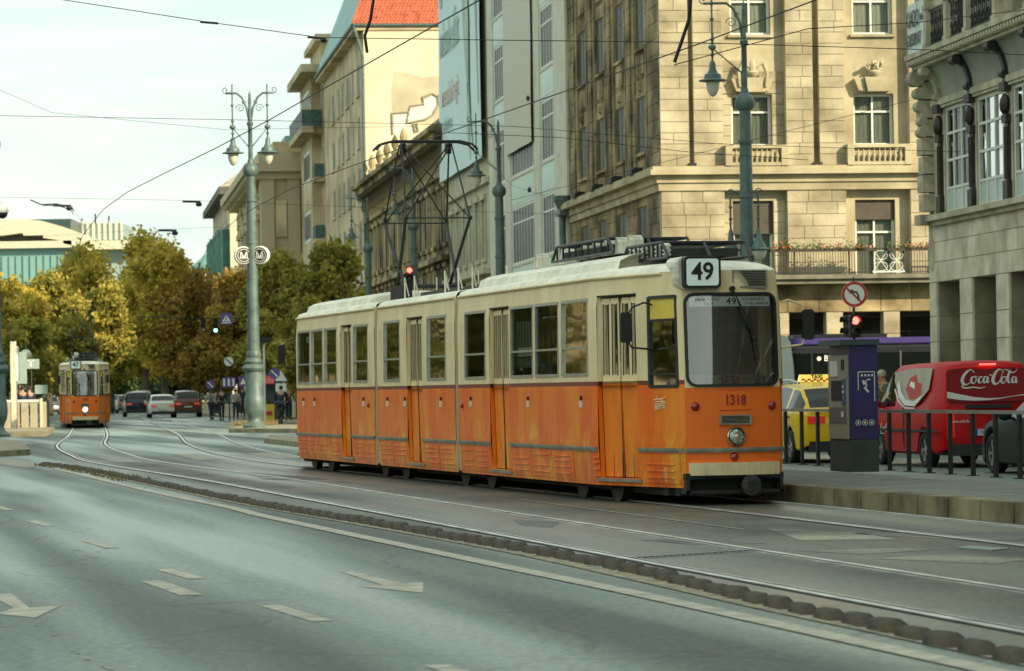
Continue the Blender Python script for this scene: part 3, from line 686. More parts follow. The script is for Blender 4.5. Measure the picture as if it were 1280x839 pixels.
        # dash inside, destination strip, running sign
        def rot(): return (R(90), 0, R(-90)) if front else (R(90), 0, R(90))
        dsh = MB(); rows = [[P(-.55 + 1.1 * i / 8, z, dd) for i in range(9)] for z, dd in ((1.47, .06), (1.60, .10), (1.61, .5))]; dsh.grid(rows)
        do = part(dsh, 'dashboard', M_dash)
        dm = MB()
        for i in range(13):
            y = -.5 + i * .083; p = P(y, 1.565, .085)
            dm.lathe([(.009, 0), (.009, .01)], (0, 0, 0), 6, 'x'); 
            for v in range(len(dm.v) - 12, len(dm.v)): dm.v[v] = (dm.v[v][0] + p[0] - (.012 if front else -.002), dm.v[v][1] + p[1], dm.v[v][2] + p[2])
        part(dm, 'switch', M_ink, parent=do)
        db = MB().grid([[P(-.52 + 1.04 * i / 8, z, .035) for i in range(9)] for z in (2.455, 2.575)]); bo_ = part(db, 'destination_board', M_board)
        x0 = P(0, 2.5, .035)[0] - sg * .004
        text('lettering', '49' if front else '47', .13, M_ink, bo_, (x0, 0, 2.513), rot(), bold=.001)
        for yy, s1, s2 in ((.29 * sg, 'DEÁK FERENC', 'TÉR M'), (-.29 * sg, 'KELENFÖLD', 'VASÚTÁLLOMÁS M')):
            xx = P(yy, 2.5, .035)[0] - sg * .012
            text('lettering', s1, .052, M_ink, bo_, (xx, yy, 2.54), rot()); text('lettering', s2, .045, M_ink, bo_, (xx, yy, 2.487), rot())
        sg_ = MB(); sg_.box(-.11, .11, -.052, .052, 0, .003)
        so_ = part(sg_, 'service_sign', mat('orange_card', (.75, .22, .06), .6)); so_.location = (P(.05, 1.52, .03)[0], .05 * sg, 1.545); so_.rotation_euler = rot()
        text('lettering', 'F5', .115, M_ink, so_, (0, 0, .008), (0, 0, 0), sx=1.2, bold=.004, depth=.001)
        # number box on the roof edge
        yb = .40 * sg; xb = e - sg * .10
        inn, _ = rrect(-.235, .235, -.195, .195, .05)
        bx = MB(); bx.prism(inn, 0, .34); bxo = part(bx, 'number_box', M_rubber, bev=.0); bxo.location = (xb + sg * .34 * 0, yb, 2.875); bxo.rotation_euler = rot(); bxo.location.x = xb + sg * .30; 
        inn2, _ = rrect(-.205, .205, -.165, .165, .035); fc = MB().prism(inn2, .34, .345); fo = fc.build('number_face', M_board, bxo)
        text('route_number', '49' if front else '47', .30, M_ink, bxo, (0, 0, .349), (0, 0, 0), bold=.006, sx=.95)
        hd = MB(); hp, _ = rrect(-.27, .27, -.21, .20, .08); hd.prism(hp, -.35, .22); ho = hd.build('number_housing', M_roof, bxo, smooth=True)
        # grille
        gr = MB(); gy = -.24 * sg; gy0, gy1 = sorted((gy - .205, gy + .205)); xg = P(gy, 2.79)[0]
        gr.box(min(xg - sg * .02, xg + sg * .05), max(xg - sg * .02, xg + sg * .05), gy0 - .02, gy1 + .02, 2.675, 2.70); gr.box(min(xg - sg * .02, xg + sg * .05), max(xg - sg * .02, xg + sg * .05), gy0 - .02, gy1 + .02, 2.885, 2.905)
        for yy in (gy0 - .02, gy1): gr.box(min(xg - sg * .02, xg + sg * .05), max(xg - sg * .02, xg + sg * .05), yy, yy + .02, 2.70, 2.885)
        go = part(gr, 'air_grille', M_trim)
        for i in range(9):
            z = 2.705 + i * .02; s_ = MB(); s_.hexa([(xg - sg * .015, gy0, z), (xg - sg * .015, gy1, z), (xg + sg * .012, gy1, z + .008), (xg + sg * .012, gy0, z + .008), (xg - sg * .015, gy0, z + .005), (xg - sg * .015, gy1, z + .005), (xg + sg * .012, gy1, z + .013), (xg + sg * .012, gy0, z + .013)]); part(s_, 'slat', M_trim, parent=go)
        part(MB().box(min(xg - sg * .004, xg - sg * .006), max(xg - sg * .004, xg - sg * .006), gy0, gy1, 2.70, 2.885), 'grille_back', M_black, parent=go)
        # fleet number, vent, headlight, lamps, bumper, coupling
        pp = MB(); pl = [P(y, z, -.006) for y, z in ()]
        rows = [[P(-.2 + .4 * i / 4 , z, -.006) for i in range(5)] for z in (1.175, 1.42)]; po = part(MB().grid(rows), 'number_plate', M_orf)
        rr_ = MB(); 
        for za, zb, ya, yb_ in ((1.172, 1.176, -.2, .2), (1.419, 1.423, -.2, .2)):
            rr_.grid([[P(ya + (yb_ - ya) * i / 4, z, -.009) for i in range(5)] for z in (za, zb)])
        part(rr_, 'seam', M_red, parent=po)
        text('fleet_number', '1318' if front else '1319', .175, M_inkred, po, (P(0, 1.3)[0] - sg * .012, 0, 1.295), rot(), bold=.003, sx=.8)
        vb = MB(); vx = P(.0, 1.06)[0]
        vb.box(min(vx - sg * .02, vx + sg * .03), max(vx - sg * .02, vx + sg * .03), -.205, .205, .995, 1.012).box(min(vx - sg * .02, vx + sg * .03), max(vx - sg * .02, vx + sg * .03), -.205, -.18, 1.012, 1.10).box(min(vx - sg * .02, vx + sg * .03), max(vx - sg * .02, vx + sg * .03), .18, .205, 1.012, 1.10).box(min(vx - sg * .02, vx + sg * .03), max(vx - sg * .02, vx + sg * .03), -.205, .205, 1.10, 1.115)
        vo = part(vb, 'vent', M_trim); part(MB().box(min(vx - sg * .003, vx - sg * .006), max(vx - sg * .003, vx - sg * .006), -.18, .18, 1.012, 1.10), 'mesh_screen', M_black, parent=vo)
        for i in range(5): part(MB().box(min(vx - sg * .014, vx - sg * .006), max(vx - sg * .014, vx - sg * .006), -.18, .18, 1.022 + i * .016, 1.027 + i * .016), 'slat', M_trim, parent=vo)
        hx = P(0, .85)[0]; hd = MB().lathe([(.12, .05), (.125, .0), (.12, -.035), (.108, -.05), (.098, -.03), (.095, -.02)], (0, 0, 0), 28, 'x', caps=False)
        if not front: hd.v = [(-a, b, c) for a, b, c in hd.v]
        ho = part(hd, 'headlight', M_chrome, True); ho.location = (hx, 0, .85)
        lens = MB().lathe([(.098, -.028), (.085, -.042), (.05, -.052), (.001, -.055)], (0, 0, 0), 24, 'x'); 
        if not front: lens.v = [(-a, b, c) for a, b, c in lens.v]
        lo = lens.build('lens', mat('headlight_glass', (.45, .46, .40), .12, .6, .5, 14, .4, 20), ho, smooth='all')
        bl = MB().lathe([(.03, -.053), (.028, -.06), (.001, -.066)], (0, 0, 0), 12, 'x')
        if not front: bl.v = [(-a, b, c) for a, b, c in bl.v]
        bl.build('bulb', mat('bulb', (.7, .5, .35), .2, .3, .2), ho, smooth='all')
        for (yy, zz, r_) in ((.49, 1.225, .05), (-.49, 1.225, .05), (.02, .598, .048)):
            l = MB().lathe([(r_ * 1.12, .03), (r_ * 1.12, -.01), (r_ * .95, -.014), (r_ * .8, -.035), (r_ * .4, -.045), (.001, -.047)], (0, 0, 0), 14, 'x')
            if not front: l.v = [(-a, b, c) for a, b, c in l.v]
            part(l, 'marker_light', M_lampr, 'all', loc=(P(yy, zz)[0], yy, zz))
        tr = MB()
        for za, zb, oo in ((.655, .675, .022), (.678, .712, .034)):
            ysn = [-.62 + 1.24 * i / 8 for i in range(9)]
            for i in range(8):
                y0, y1 = ysn[i], ysn[i + 1]; tr.hexa([P(y0, za, 0), P(y1, za, 0), P(y1, za, -oo), P(y0, za, -oo), P(y0, zb, 0), P(y1, zb, 0), P(y1, zb, -oo), P(y0, zb, -oo)])
        part(tr, 'trim_strip', M_trim)
        bm_ = MB()
        for i in range(8):
            y0, y1 = -.575 + 1.15 * i / 8, -.575 + 1.15 * (i + 1) / 8; bm_.hexa([P(y0, .375, 0), P(y1, .375, 0), P(y1, .375, -.07), P(y0, .375, -.07), P(y0, .53, 0), P(y1, .53, 0), P(y1, .53, -.07), P(y0, .53, -.07)])
        part(bm_, 'bumper', M_cr)
        bv = MB(); bv.box(min(e - sg * .05, e + sg * .5), max(e - sg * .05, e + sg * .5), -.63, .63, .33, .40); bv.box(min(e + sg * .25, e + sg * .6), max(e + sg * .25, e + sg * .6), -.63, .63, .12, .40); bv.box(min(e - sg * .06, e - sg * .02), max(e - sg * .06, e - sg * .02), -.62, .62, .15, .19)
        for y in (-.62, .58): bv.box(min(e - sg * .06, e + sg * .4), max(e - sg * .06, e + sg * .4), y, y + .04, .15, .40)
        part(bv, 'underrun_bar', M_blk)
        cd = MB().lathe([(.04, .4), (.04, -.17), (.125, -.17), (.13, -.185), (.125, -.20), (.05, -.205), (.045, -.19), (.001, -.19)], (0, 0, 0), 22, 'x')
        if not front: cd.v = [(-a, b, c) for a, b, c in cd.v]
        part(cd, 'coupling_disc', mat('coupling_steel', (.055, .055, .045), .6, .5, .4, 8), True, loc=(e, -.17 * sg, .245))
        # wiper
        a_ = P(-.0, 2.66, -.05); b_ = P(-.30 * sg, 2.02, -.035); wp = MB().tube([a_, P(-.16 * sg, 2.34, -.05), b_], .009, 6); part(wp, 'wiper', M_rubber)
        wp = MB().tube([P(-.03 * sg, 2.62, -.05), P(-.13 * sg, 2.3, -.05), P(-.27 * sg, 2.1, -.04)], .007, 6); wp.tube([P(-.22 * sg, 2.33, -.03), P(-.31 * sg, 1.78, -.03)], .010, 6); wp.blob(P(-.27 * sg, 2.06, -.035), .02, .03, .03); wp.lathe([(.035, -.02), (.035, .03)], P(0, 2.67, -.04), 10, 'x'); part(wp, 'wiper_blade', M_rubber)
        # cab mirrors on bent arms
        for s in (1, -1):
            xm = e + sg * 1.0; y0 = s * .87
            arm = MB()
            ym = s * 1.16 if s * sg > 0 or True else 0
            xo = e + sg * (.75 if s > 0 else .12); yy0 = s * hwx(.75 if s > 0 else .14)
            arm.tube([(xo, yy0, 2.50), (xo, yy0 + s * .10, 2.53), (xo, yy0 + s * .26, 2.47), (xo, yy0 + s * .30, 2.40), (xo, yy0 + s * .30, 2.02), (xo, yy0 + s * .27, 1.97), (xo, yy0 + s * .08, 1.95), (xo, yy0, 1.93)], .013, 8)
            ao = part(arm, 'mirror_arm', M_cr if s < 0 else M_dark, 'all')
            mr_, _ = rrect(-.07, .07, -.19, .19, .04); mm = MB().prism(mr_, -.02, .05); mo = part(mm, 'mirror', M_rubber, True, parent=ao); mo.location = (xo, yy0 + s * .35, 2.22); mo.rotation_euler = rot()
        # interior cab desk
        part(MB().box(min(e + sg * .35, e + sg * .55), max(e + sg * .35, e + sg * .55), -.5, .5, .86, 1.45), 'driver_desk', M_int)
    # transport company emblem on the cab side and side marks
    P = sideP(1); p = P(tx_(823), 1.29, -.008); ang_ = math.atan2(.49, 2.34)
    em = MB()
    def sw(pts, r): em.tube([(a, b, 0) for a, b in pts], r, 5)
    sw([(-.16, .02), (-.06, .03), (.08, .03), (.17, .05)], .009); sw([(-.1, .0), (.03, .0), (.1, -.02), (.12, -.08)], .009); sw([(-.06, .06), (-.02, .09), (-.05, .05)], .01); sw([(.06, .015), (.15, -.01), (.14, -.09)], .008); sw([(-.11, -.03), (0, -.03), (.06, -.05), (.06, -.09)], .008)
    eo = part(em, 'emblem', M_logo); eo.location = p; eo.rotation_euler = (R(90), 0, R(180) + ang_)
    text('lettering', 'BKV', .085, M_logo, eo, (-.05, -.075, 0), (0, 0, 0), bold=.003)
    for px in (344 / 3.496 + 360,): 
        l = MB().lathe([(.045, 0), (.045, .02), (.03, .035), (.001, .04)], (0, 0, 0), 12, 'y'); part(l, 'side_reflector', M_lampr, True, loc=P(sx_(460), 1.24))
    l = MB().lathe([(.045, 0), (.045, .02), (.03, .035), (.001, .04)], (0, 0, 0), 12, 'y'); part(l, 'side_reflector', M_lampr, True, loc=P(sx_(577), 1.24))
    vt = MB()
    for i in range(6): q = P(.42, .30 + i * .028, -.012); vt.box(q[0] - .0, q[0] + .1, q[1] - .02, q[1] + .018, q[2], q[2] + .014)
    part(vt, 'side_louvre', M_logo)
    # running gear
    wheel = MB().lathe([(.0, -.06), (.30, -.06), (.34, -.05), (.345, .05), (.37, .055), (.37, .075), (.2, .07), (.12, .09), (.001, .09)], (0, 0, 0), 24, 'y', caps=False).mesh('wheel', mat('wheel_steel', (.06, .05, .04), .6, .6, .4, 6), smooth=True)
    for bc in (3.35, 10.63, 17.01, 24.0):
        fr = MB()
        for s in (-1, 1):
            fr.box(bc - 1.15, bc + 1.15, s * .93 - .04, s * .93 + .04, .17, .46)
            for k in (-.9, .9): fr.box(bc + k - .13, bc + k + .13, s * .96 - .05, s * .96 + .05, .22, .44); fr.tube([(bc + k * .55, s * .95, .3), (bc + k * .55, s * .95, .6)], .07, 8)
        bo = part(fr, 'bogie_frame', M_under)
        for k in (-.9, .9):
            for s in (-1, 1): inst('wheel', wheel, bo, (bc + k, s * .76, .352), 0 if s > 0 else math.pi)
    ub = MB()
    for (x0, x1, y0, y1, z0) in ((5.2, 6.6, -.9, .85, .22), (7.2, 8.0, -.8, .8, .3), (12.7, 14.2, -.8, .86, .24), (19.2, 20.8, -.85, .85, .24), (1.0, 2.1, -.6, .6, .25)): ub.box(x0, x1, y0, y1, z0, .76)
    ub.box(.5, TL - .5, -.70, .70, .12, .78); part(ub, 'equipment_and_fill', M_under)  # full-length box set low to deepen the shade under the tram
    # roof equipment: long rounded ducts
    for (x0, x1, wd) in ((1.9, 10.3, .90), (19.0, 25.3, .90)):
        rows = []
        for i, x in enumerate([x0, x0 + .03, x0 + .12, x1 - .12, x1 - .03, x1]):
            k = (0, .8, 1, 1, .8, 0)[i]; rows.append([(x, wd * math.cos(math.pi * j / 10) * (.85 + .15 * k), 2.97 + .27 * (math.sin(math.pi * j / 10) ** .55) * max(.0, k)) for j in range(11)])
        if x0 < 3: 
            rows = [[(q[0] if q[0] > 2 else 2.2 + (q[0] - x0), q[1], q[2]) for q in r] for r in rows]
        part(MB().grid(rows), 'roof_duct', M_roof, True)
    # resistor racks
    rk = MB()
    for (x0, x1) in ((.85, 3.1), (3.5, 6.9)):
        zb = 3.10 if x0 < 1 else 3.27
        for y in (-.55, 0.0, .55):
            rk.tube([(x0, y, zb), (x0 + .3, y, zb + .2), (x1 - .3, y, zb + .2), (x1, y, zb)], .022, 6); rk.tube([(x0, y, zb), (x1, y, zb)], .02, 6); 
        for i in range(9):
            x = x0 + .3 + (x1 - x0 - .6) * i / 8; rk.tube([(x, -.55, zb + .2), (x, .55, zb + .2)], .016, 5); rk.tube([(x, .55, zb), (x, .55, zb + .2)], .015, 5)
        rk.box(x0 + .3, x1 - .3, -.45, .45, zb + .02, zb + .12)
    part(rk, 'resistor_rack', M_dark)
    iu = MB().lathe([(.03, 0), (.055, .02), (.03, .045), (.055, .07), (.03, .095), (.055, .12), (.03, .15)], (0, 0, 0), 10, 'z').mesh('insulator', M_roof, smooth='all')
    for i in range(6): inst('insulator', iu, t, (1.1 + i * .36, .5, 3.12), sc=(1.15, 1.15, 1.1))
    wedge = MB().prism([(0, 0), (.28, 0), (.28, .16), (.16, .22)], -.09, .09, 'xz').mesh('insulator_block', M_roof)
    for i in range(5): inst('insulator_block', wedge, t, (3.3 + i * .62, .36, 3.26), math.pi)
    for x in (7.2, 8.8): inst('insulator_block', wedge, t, (x, .3, 3.24), math.pi, sc=(1.3, 1, 1))
    # handrails and cabling on the middle roof
    hr = MB()
    for x in (11.2, 12.2, 13.2, 15.6, 16.4):
        for y in (.75, .2): hr.tube([(x, y, 3.0), (x, y, 3.38)], .013, 6)
        hr.tube([(x, .75, 3.36), (x + .4, .6, 3.08)], .012, 6)
    part(hr, 'roof_rail', M_roof)
    part(MB().box(11.3, 16.3, -.5, .5, 3.04, 3.12), 'roof_platform', M_dark)
    # pantograph
    pc = 18.1; pt = MB()
    pb = [(x, y) for x in (-1, 1) for y in (-1, 1)]
    for sx in (-1, 1):
        for sy in (-1, 1):
            base = (pc - sx * .35, sy * .46, 3.28); knee = (pc + sx * .95, sy * .56, 4.42); top = (pc + sx * .10, sy * .44, 5.74)
            pt.tube([base, knee], [.032, .026], 7); pt.tube([knee, top], [.018, .014], 6)
            pt.blob(knee, .045, .045, .045, 6, 4)
        pt.tube([(pc + sx * .95, -.56, 4.42), (pc + sx * .95, .56, 4.42)], .014, 6)
        pt.tube([(pc + sx * .95, -.56, 4.42), (pc + sx * .10, .44, 5.74)], .013, 6); pt.tube([(pc + sx * .95, .56, 4.42), (pc + sx * .10, -.44, 5.74)], .013, 6)
        pt.tube([(pc - sx * .35, -.5, 3.28), (pc - sx * .35, .5, 3.28)], .03, 6)
    fr = part(pt, 'pantograph_frame', M_dark)
    hd = MB()
    for dx in (-.14, .14): hd.tube([(pc + dx, -.90, 5.64), (pc + dx, -.80, 5.74), (pc + dx, -.60, 5.79), (pc + dx, .60, 5.79), (pc + dx, .80, 5.74), (pc + dx, .90, 5.64)], .02, 7)
    for y in (-.4, .4): hd.box(pc - .16, pc + .16, y - .02, y + .02, 5.71, 5.77); hd.box(pc - .03, pc + .03, y - .05, y + .05, 5.58, 5.74)
    part(hd, 'contact_strip', M_dark, 'all', parent=fr)
    part(MB().box(pc - .7, pc + .7, -.52, -.42, 3.05, 3.3).box(pc - .7, pc + .7, .42, .52, 3.05, 3.3), 'pantograph_base', M_under)
    return t
tram = make_tram()
# ================================================================== BUILDINGS
EDIR = Vector((-.119, .993, 0)).normalized(); ERZ = math.atan2(EDIR.y, EDIR.x); EOUT = Vector((-EDIR.y, EDIR.x, 0)); ERIGHT = -EOUT
def along(C, px, py=484, d=EDIR):          # distance from C along d at which the line crosses a pixel column
    r = uv(px, py)[0] / FPX; return (C.x - r * C.y) / (r * d.y - d.x)
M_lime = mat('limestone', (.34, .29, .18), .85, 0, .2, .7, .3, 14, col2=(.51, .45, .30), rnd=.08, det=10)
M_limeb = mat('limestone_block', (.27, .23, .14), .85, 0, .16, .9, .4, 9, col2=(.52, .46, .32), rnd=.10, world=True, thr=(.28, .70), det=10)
M_limed = mat('shaded_limestone', (.17, .125, .06), .9, 0, .45, .6, .4, 10, col2=(.44, .345, .19), rnd=.2, world=True, thr=(.38, .66))  # mottled stone, darkened to put the side front's shade into its colour
M_wframe = mat('window_white', (.72, .74, .68), .5, 0, .06)
M_curt = mat('curtain', (.50, .51, .45), .9, 0, .3, 9, stretch=(6, 6, .2))
M_dkglass = glass('building_glass', (.62, .66, .62), .1, (.03, .04, .04), .04, wav=.15, ior=1.3)
M_sg = mat('street_window_glass', (.035, .042, .036), .4, 0, .3, 1.5, spec=.12)
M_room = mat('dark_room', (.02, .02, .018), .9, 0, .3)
M_mint = mat('mint_panel', (.60, .74, .66), .6, 0, .06, 1.5, rnd=.03)
M_pale = mat('pale_render', (.60, .59, .48), .8, 0, .1, 1.2)
M_roofd = mat('dark_roofing', (.10, .10, .08), .8, 0, .3)
M_iron = mat('wrought_iron', (.018, .02, .018), .6, .2, .2)
UCUBE = {}
def ucube(m):
    if m.name not in UCUBE: UCUBE[m.name] = MB().box(-.5, .5, -.5, .5, -.5, .5).mesh('block', m)
    return UCUBE[m.name]
WCACHE = {}
def window_mesh(w_, h, cols, rows, m, th=.06, fr=.06, dv=None):
    k = (round(w_, 2), round(h, 2), cols, tuple(rows), m.name, th, fr)
    if k in WCACHE: return WCACHE[k]
    f = MB(); f.box(-w_ / 2, w_ / 2, 0, th, 0, fr); f.box(-w_ / 2, w_ / 2, 0, th, h - fr, h); f.box(-w_ / 2, -w_ / 2 + fr, 0, th, fr, h - fr); f.box(w_ / 2 - fr, w_ / 2, 0, th, fr, h - fr)
    t = fr * .7
    for i in range(1, cols): x = -w_ / 2 + w_ * i / cols; f.box(x - t / 2, x + t / 2, .004, th - .004, fr, h - fr)
    for r in rows: f.box(-w_ / 2 + fr, w_ / 2 - fr, .002, th - .002, h * r - t / 2, h * r + t / 2)
    fm = f.mesh('window', m); pm = MB().quad((-w_ / 2 + .01, th / 2, .01), (w_ / 2 - .01, th / 2, .01), (w_ / 2 - .01, th / 2, h - .01), (-w_ / 2 + .01, th / 2, h - .01)).mesh('pane', M_dkglass)
    cm = MB(); 
    for s in (-1, 1):
        rows_ = []
        for z in (.03, h - .03):
            rows_.append([(s * (w_ / 2 - .03 - i * w_ * .46 / 14), .02 * math.sin(i * 1.9), z) for i in range(15)])
        cm.grid(rows_)
    cm = cm.mesh('curtain', M_curt, smooth='all'); WCACHE[k] = (fm, pm, cm); return WCACHE[k]
def put_window(parent, loc, rz, w_, h, cols=2, rows=(.7,), m=None, curtain=True, dull=False, **k):
    m = m or M_wframe; fm, pm, cm = window_mesh(w_, h, cols, rows, m, **k)
    o = inst('window', fm, parent, loc, rz); inst('pane', dull_pane(pm) if dull else pm, o)
    if curtain: inst('curtain', cm, o, (0, -.12 if False else .14, 0))
    return o
def dull_pane(pm):
    k = 'dull' + pm.name
    if k not in WCACHE: c = pm.copy(); c.materials.clear(); c.materials.append(M_sg); WCACHE[k] = c
    return WCACHE[k]
# local frames: x runs away along the street front, y points out to the street
def Pside(x, z, d=0): return (x, -d, z)
def Pfront(s, z, d=0): return (d, -s, z)
def place_side(parent, x, z, d, w_, h, **k):
    k.setdefault('th', .04); k['curtain'] = False; k['dull'] = True
    return put_window(parent, (x, -d, z), math.pi, w_, h, **k)      # facing the street
def place_front(parent, s, z, d, w_, h, **k): return put_window(parent, (d, -s, z), -math.pi / 2, w_, h, **k)   # facing the camera

# ---------------------------------------------------------------- limestone corner building
CS = AT(825.7, 210, 133); CS.z = 0
sb = thing('corner_building', 'tall weathered limestone corner building with balustraded windows behind the front tram', 'building', CS, ERZ)
SW, SL, SH = 14.5, 25.2, 27
bays = [(along(CS, 905, 200, ERIGHT), along(CS, 983, 200, ERIGHT)), (along(CS, 1057, 200, ERIGHT), along(CS, 1137, 200, ERIGHT))]
bays.append((bays[1][0] + 4.55, bays[1][1] + 4.55)) if bays[1][1] + 4.55 < SW else None
grooves = [(along(CS, 862, 200, ERIGHT), along(CS, 867.5, 200, ERIGHT)), (along(CS, 1017.5, 200, ERIGHT), along(CS, 1024.5, 200, ERIGHT))]
Zs = lambda py, px=1000: ZZ(px, py, 134)
z_c0, z_c1 = Zs(238), Zs(208)                # cornice
rowsZ = [(Zs(345, 1096), Zs(249, 1096)), (Zs(181, 1096), Zs(116, 1096)), (Zs(42, 1096), Zs(42, 1096) + 1.95), (Zs(42, 1096) + 4.1, Zs(42, 1096) + 6.0)]
wd2 = .78
base = MB(); holes = []
for b0, b1 in bays:
    c = (b0 + b1) / 2 - .05
    for z0, z1 in rowsZ: holes.append((c - wd2, c + wd2, z0, z1))
wall(base, lambda s, z, d=0: Pfront(s, z, d + .35), 0, SW, 4.2, SH, holes, .25)
base.build('wall', M_lime, sb)
# piers in front of the recessed bays
bl = []                                     # solid face rectangles to clad with blocks: (s0,s1,z0,z1,d,side)
m = MB()
edges = [0] + [v for q in sorted(bays + grooves) for v in q] + [SW]
solids = [(edges[i], edges[i + 1]) for i in range(0, len(edges), 2)]
for s0, s1 in solids:
    m.box(0, .35, -s1, -s0, z_c1, SH); bl.append((s0, s1, z_c1 + .02, 18.2, 0))
low_sol = [(0, bays[0][0]), (bays[0][1], bays[1][0]), (bays[1][1], SW)]
for s0, s1 in low_sol:
    m.box(0, .35, -s1, -s0, 5.62, z_c0); bl.append((s0, s1, 5.64, z_c0, 0))
m.build('pier', M_lime, sb)
for (b0, b1) in bays[:2]:
    c = (b0 + b1) / 2 - .05
    for k in range(len(rowsZ)):
        z0, z1 = rowsZ[k]; zn = rowsZ[k + 1][0] if k + 1 < len(rowsZ) else 20
        if z0 > 18: continue
        if k > 0: bl.append((b0, c - wd2, z0, min(z1, 18), .35)); bl.append((c + wd2, b1, z0, min(z1, 18), .35))
        else: bl.append((b0, c - wd2, z0, z1, .35)); bl.append((c + wd2, b1, z0, z1, .35))
        if k in (1,): bl.append((b0, b1, z1 + .02, zn - .1, .35))
        if k == 0: pass
cub = ucube(M_limeb); n_b = 0
rnd = random.Random(3)
for (s0, s1, z0, z1, d) in bl:
    hh = .43; n = max(1, round((z1 - z0) / hh)); hh = (z1 - z0) / n
    for i in range(n):
        s = s0 + .005; 
        first = rnd.uniform(.5, 1.0)
        while s < s1 - .02:
            wv = min(first if s < s0 + .02 else rnd.uniform(.8, 1.35), s1 - .005 - s)
            if s1 - (s + wv) < .3: wv = s1 - .005 - s
            if n_b < 299:
                t_ = .03 + rnd.uniform(0, .012); inst('stone_block', cub, sb, (d - t_ / 2, -(s + wv / 2), z0 + hh * (i + .5)), 0, (t_, wv - .022, hh - .022)); n_b += 1
            s += wv
# cornice, balcony slab and their bands
cm = MB()
for (za, zb, pr) in ((z_c0, z_c0 + .3, .10), (z_c0 + .3, z_c1 - .32, .18), (z_c1 - .32, z_c1 - .12, .45), (z_c1 - .12, z_c1, .36)):
    cm.box(-pr, .36, -SW, .0 + pr, za, zb); cm.box(.36, SL, -.36, pr, za, zb)
cm.build('cornice', M_lime, sb)
zsl = Zs(345)
bs = MB(); s_a = along(CS, 850, 340, ERIGHT); bs.box(-1.05, .34, -SW, -s_a, zsl - .16, zsl); bs.box(-.9, .34, -SW, -s_a, zsl - .34, zsl - .16)
bs.build('balcony_slab', mat('grey_stone', (.17, .16, .12), .85, 0, .3, 2, .2), sb)
rl = MB(); rl.box(-1.02, -.98, -SW, -s_a, zsl + .94, zsl + .98); rl.box(-1.02, -.98, -SW, -s_a, zsl + .06, zsl + .09)
ro = rl.build('balcony_rail', M_iron, sb)
rb = MB(); s = s_a
while s < SW: rb.box(-1.01, -.99, -s - .009, -s + .009, zsl + .02, zsl + .95); s += .105
tag(rb.build('railing_bars', M_iron, ro), kind='stuff')
s = s_a
while s < SW: MB().box(-1.03, -.97, -s - .03, -s + .03, zsl, zsl + .98).build('railing_post', M_iron, ro); s += 2.1
sc = MB(); c0 = along(CS, 1103, 330, ERIGHT); sc.box(-1.06, -1.03, -c0 - .62, -c0 + .62, zsl + .05, zsl + .10)
for k in range(2):
    for t_ in range(2):
        pts = [(-1.045, -c0 - .3 + .6 * k + .26 * math.cos(a / 10 * 6.283), zsl + .28 + .42 * t_ + .18 * math.sin(a / 10 * 6.283)) for a in range(11)]; sc.tube(pts, .014, 4)
for xa, xb in ((-.6, 0), (0, .6)): sc.tube([(-1.045, -c0 + xa, zsl + .08), (-1.045, -c0 + xb, zsl + .92)], .016, 4); sc.tube([(-1.045, -c0 + xb, zsl + .08), (-1.045, -c0 + xa, zsl + .92)], .016, 4)
sc.build('scroll_panel', M_wframe, ro)
# windows of the sunlit front
for (b0, b1) in bays:
    c = (b0 + b1) / 2 - .05
    for k, (z0, z1) in enumerate(rowsZ):
        h = z1 - z0
        wo = place_front(sb, c, z0, .60, wd2 * 2, h, rows=((.58,) if k == 0 else (.66,)), fr=.10, th=.08)
        if k == 0:
            MB().box(.50, .53, -c - wd2 + .02, -c + wd2 - .02, z1 - .75 - (.5 if b0 < 5 else 0), z1 - .02).build('roller_shutter', mat('brown_shutter', (.07, .06, .045), .7, 0, .15), sb)
        bk = MB().box(1.2, 1.25, -c - wd2 - .3, -c + wd2 + .3, z0 - .2, z1 + .2).build('room_wall', M_room, sb)
        sl_ = MB().box(.22, .62, -c - wd2 - .1, -c + wd2 + .1, z0 - .10, z0); sl_.build('sill', M_lime, sb)
bal = MB().lathe([(.055, 0), (.06, .04), (.035, .08), (.075, .2), (.08, .28), (.04, .42), (.035, .5), (.06, .55), (.06, .6)], n=8).mesh('baluster', M_lime, smooth='all')
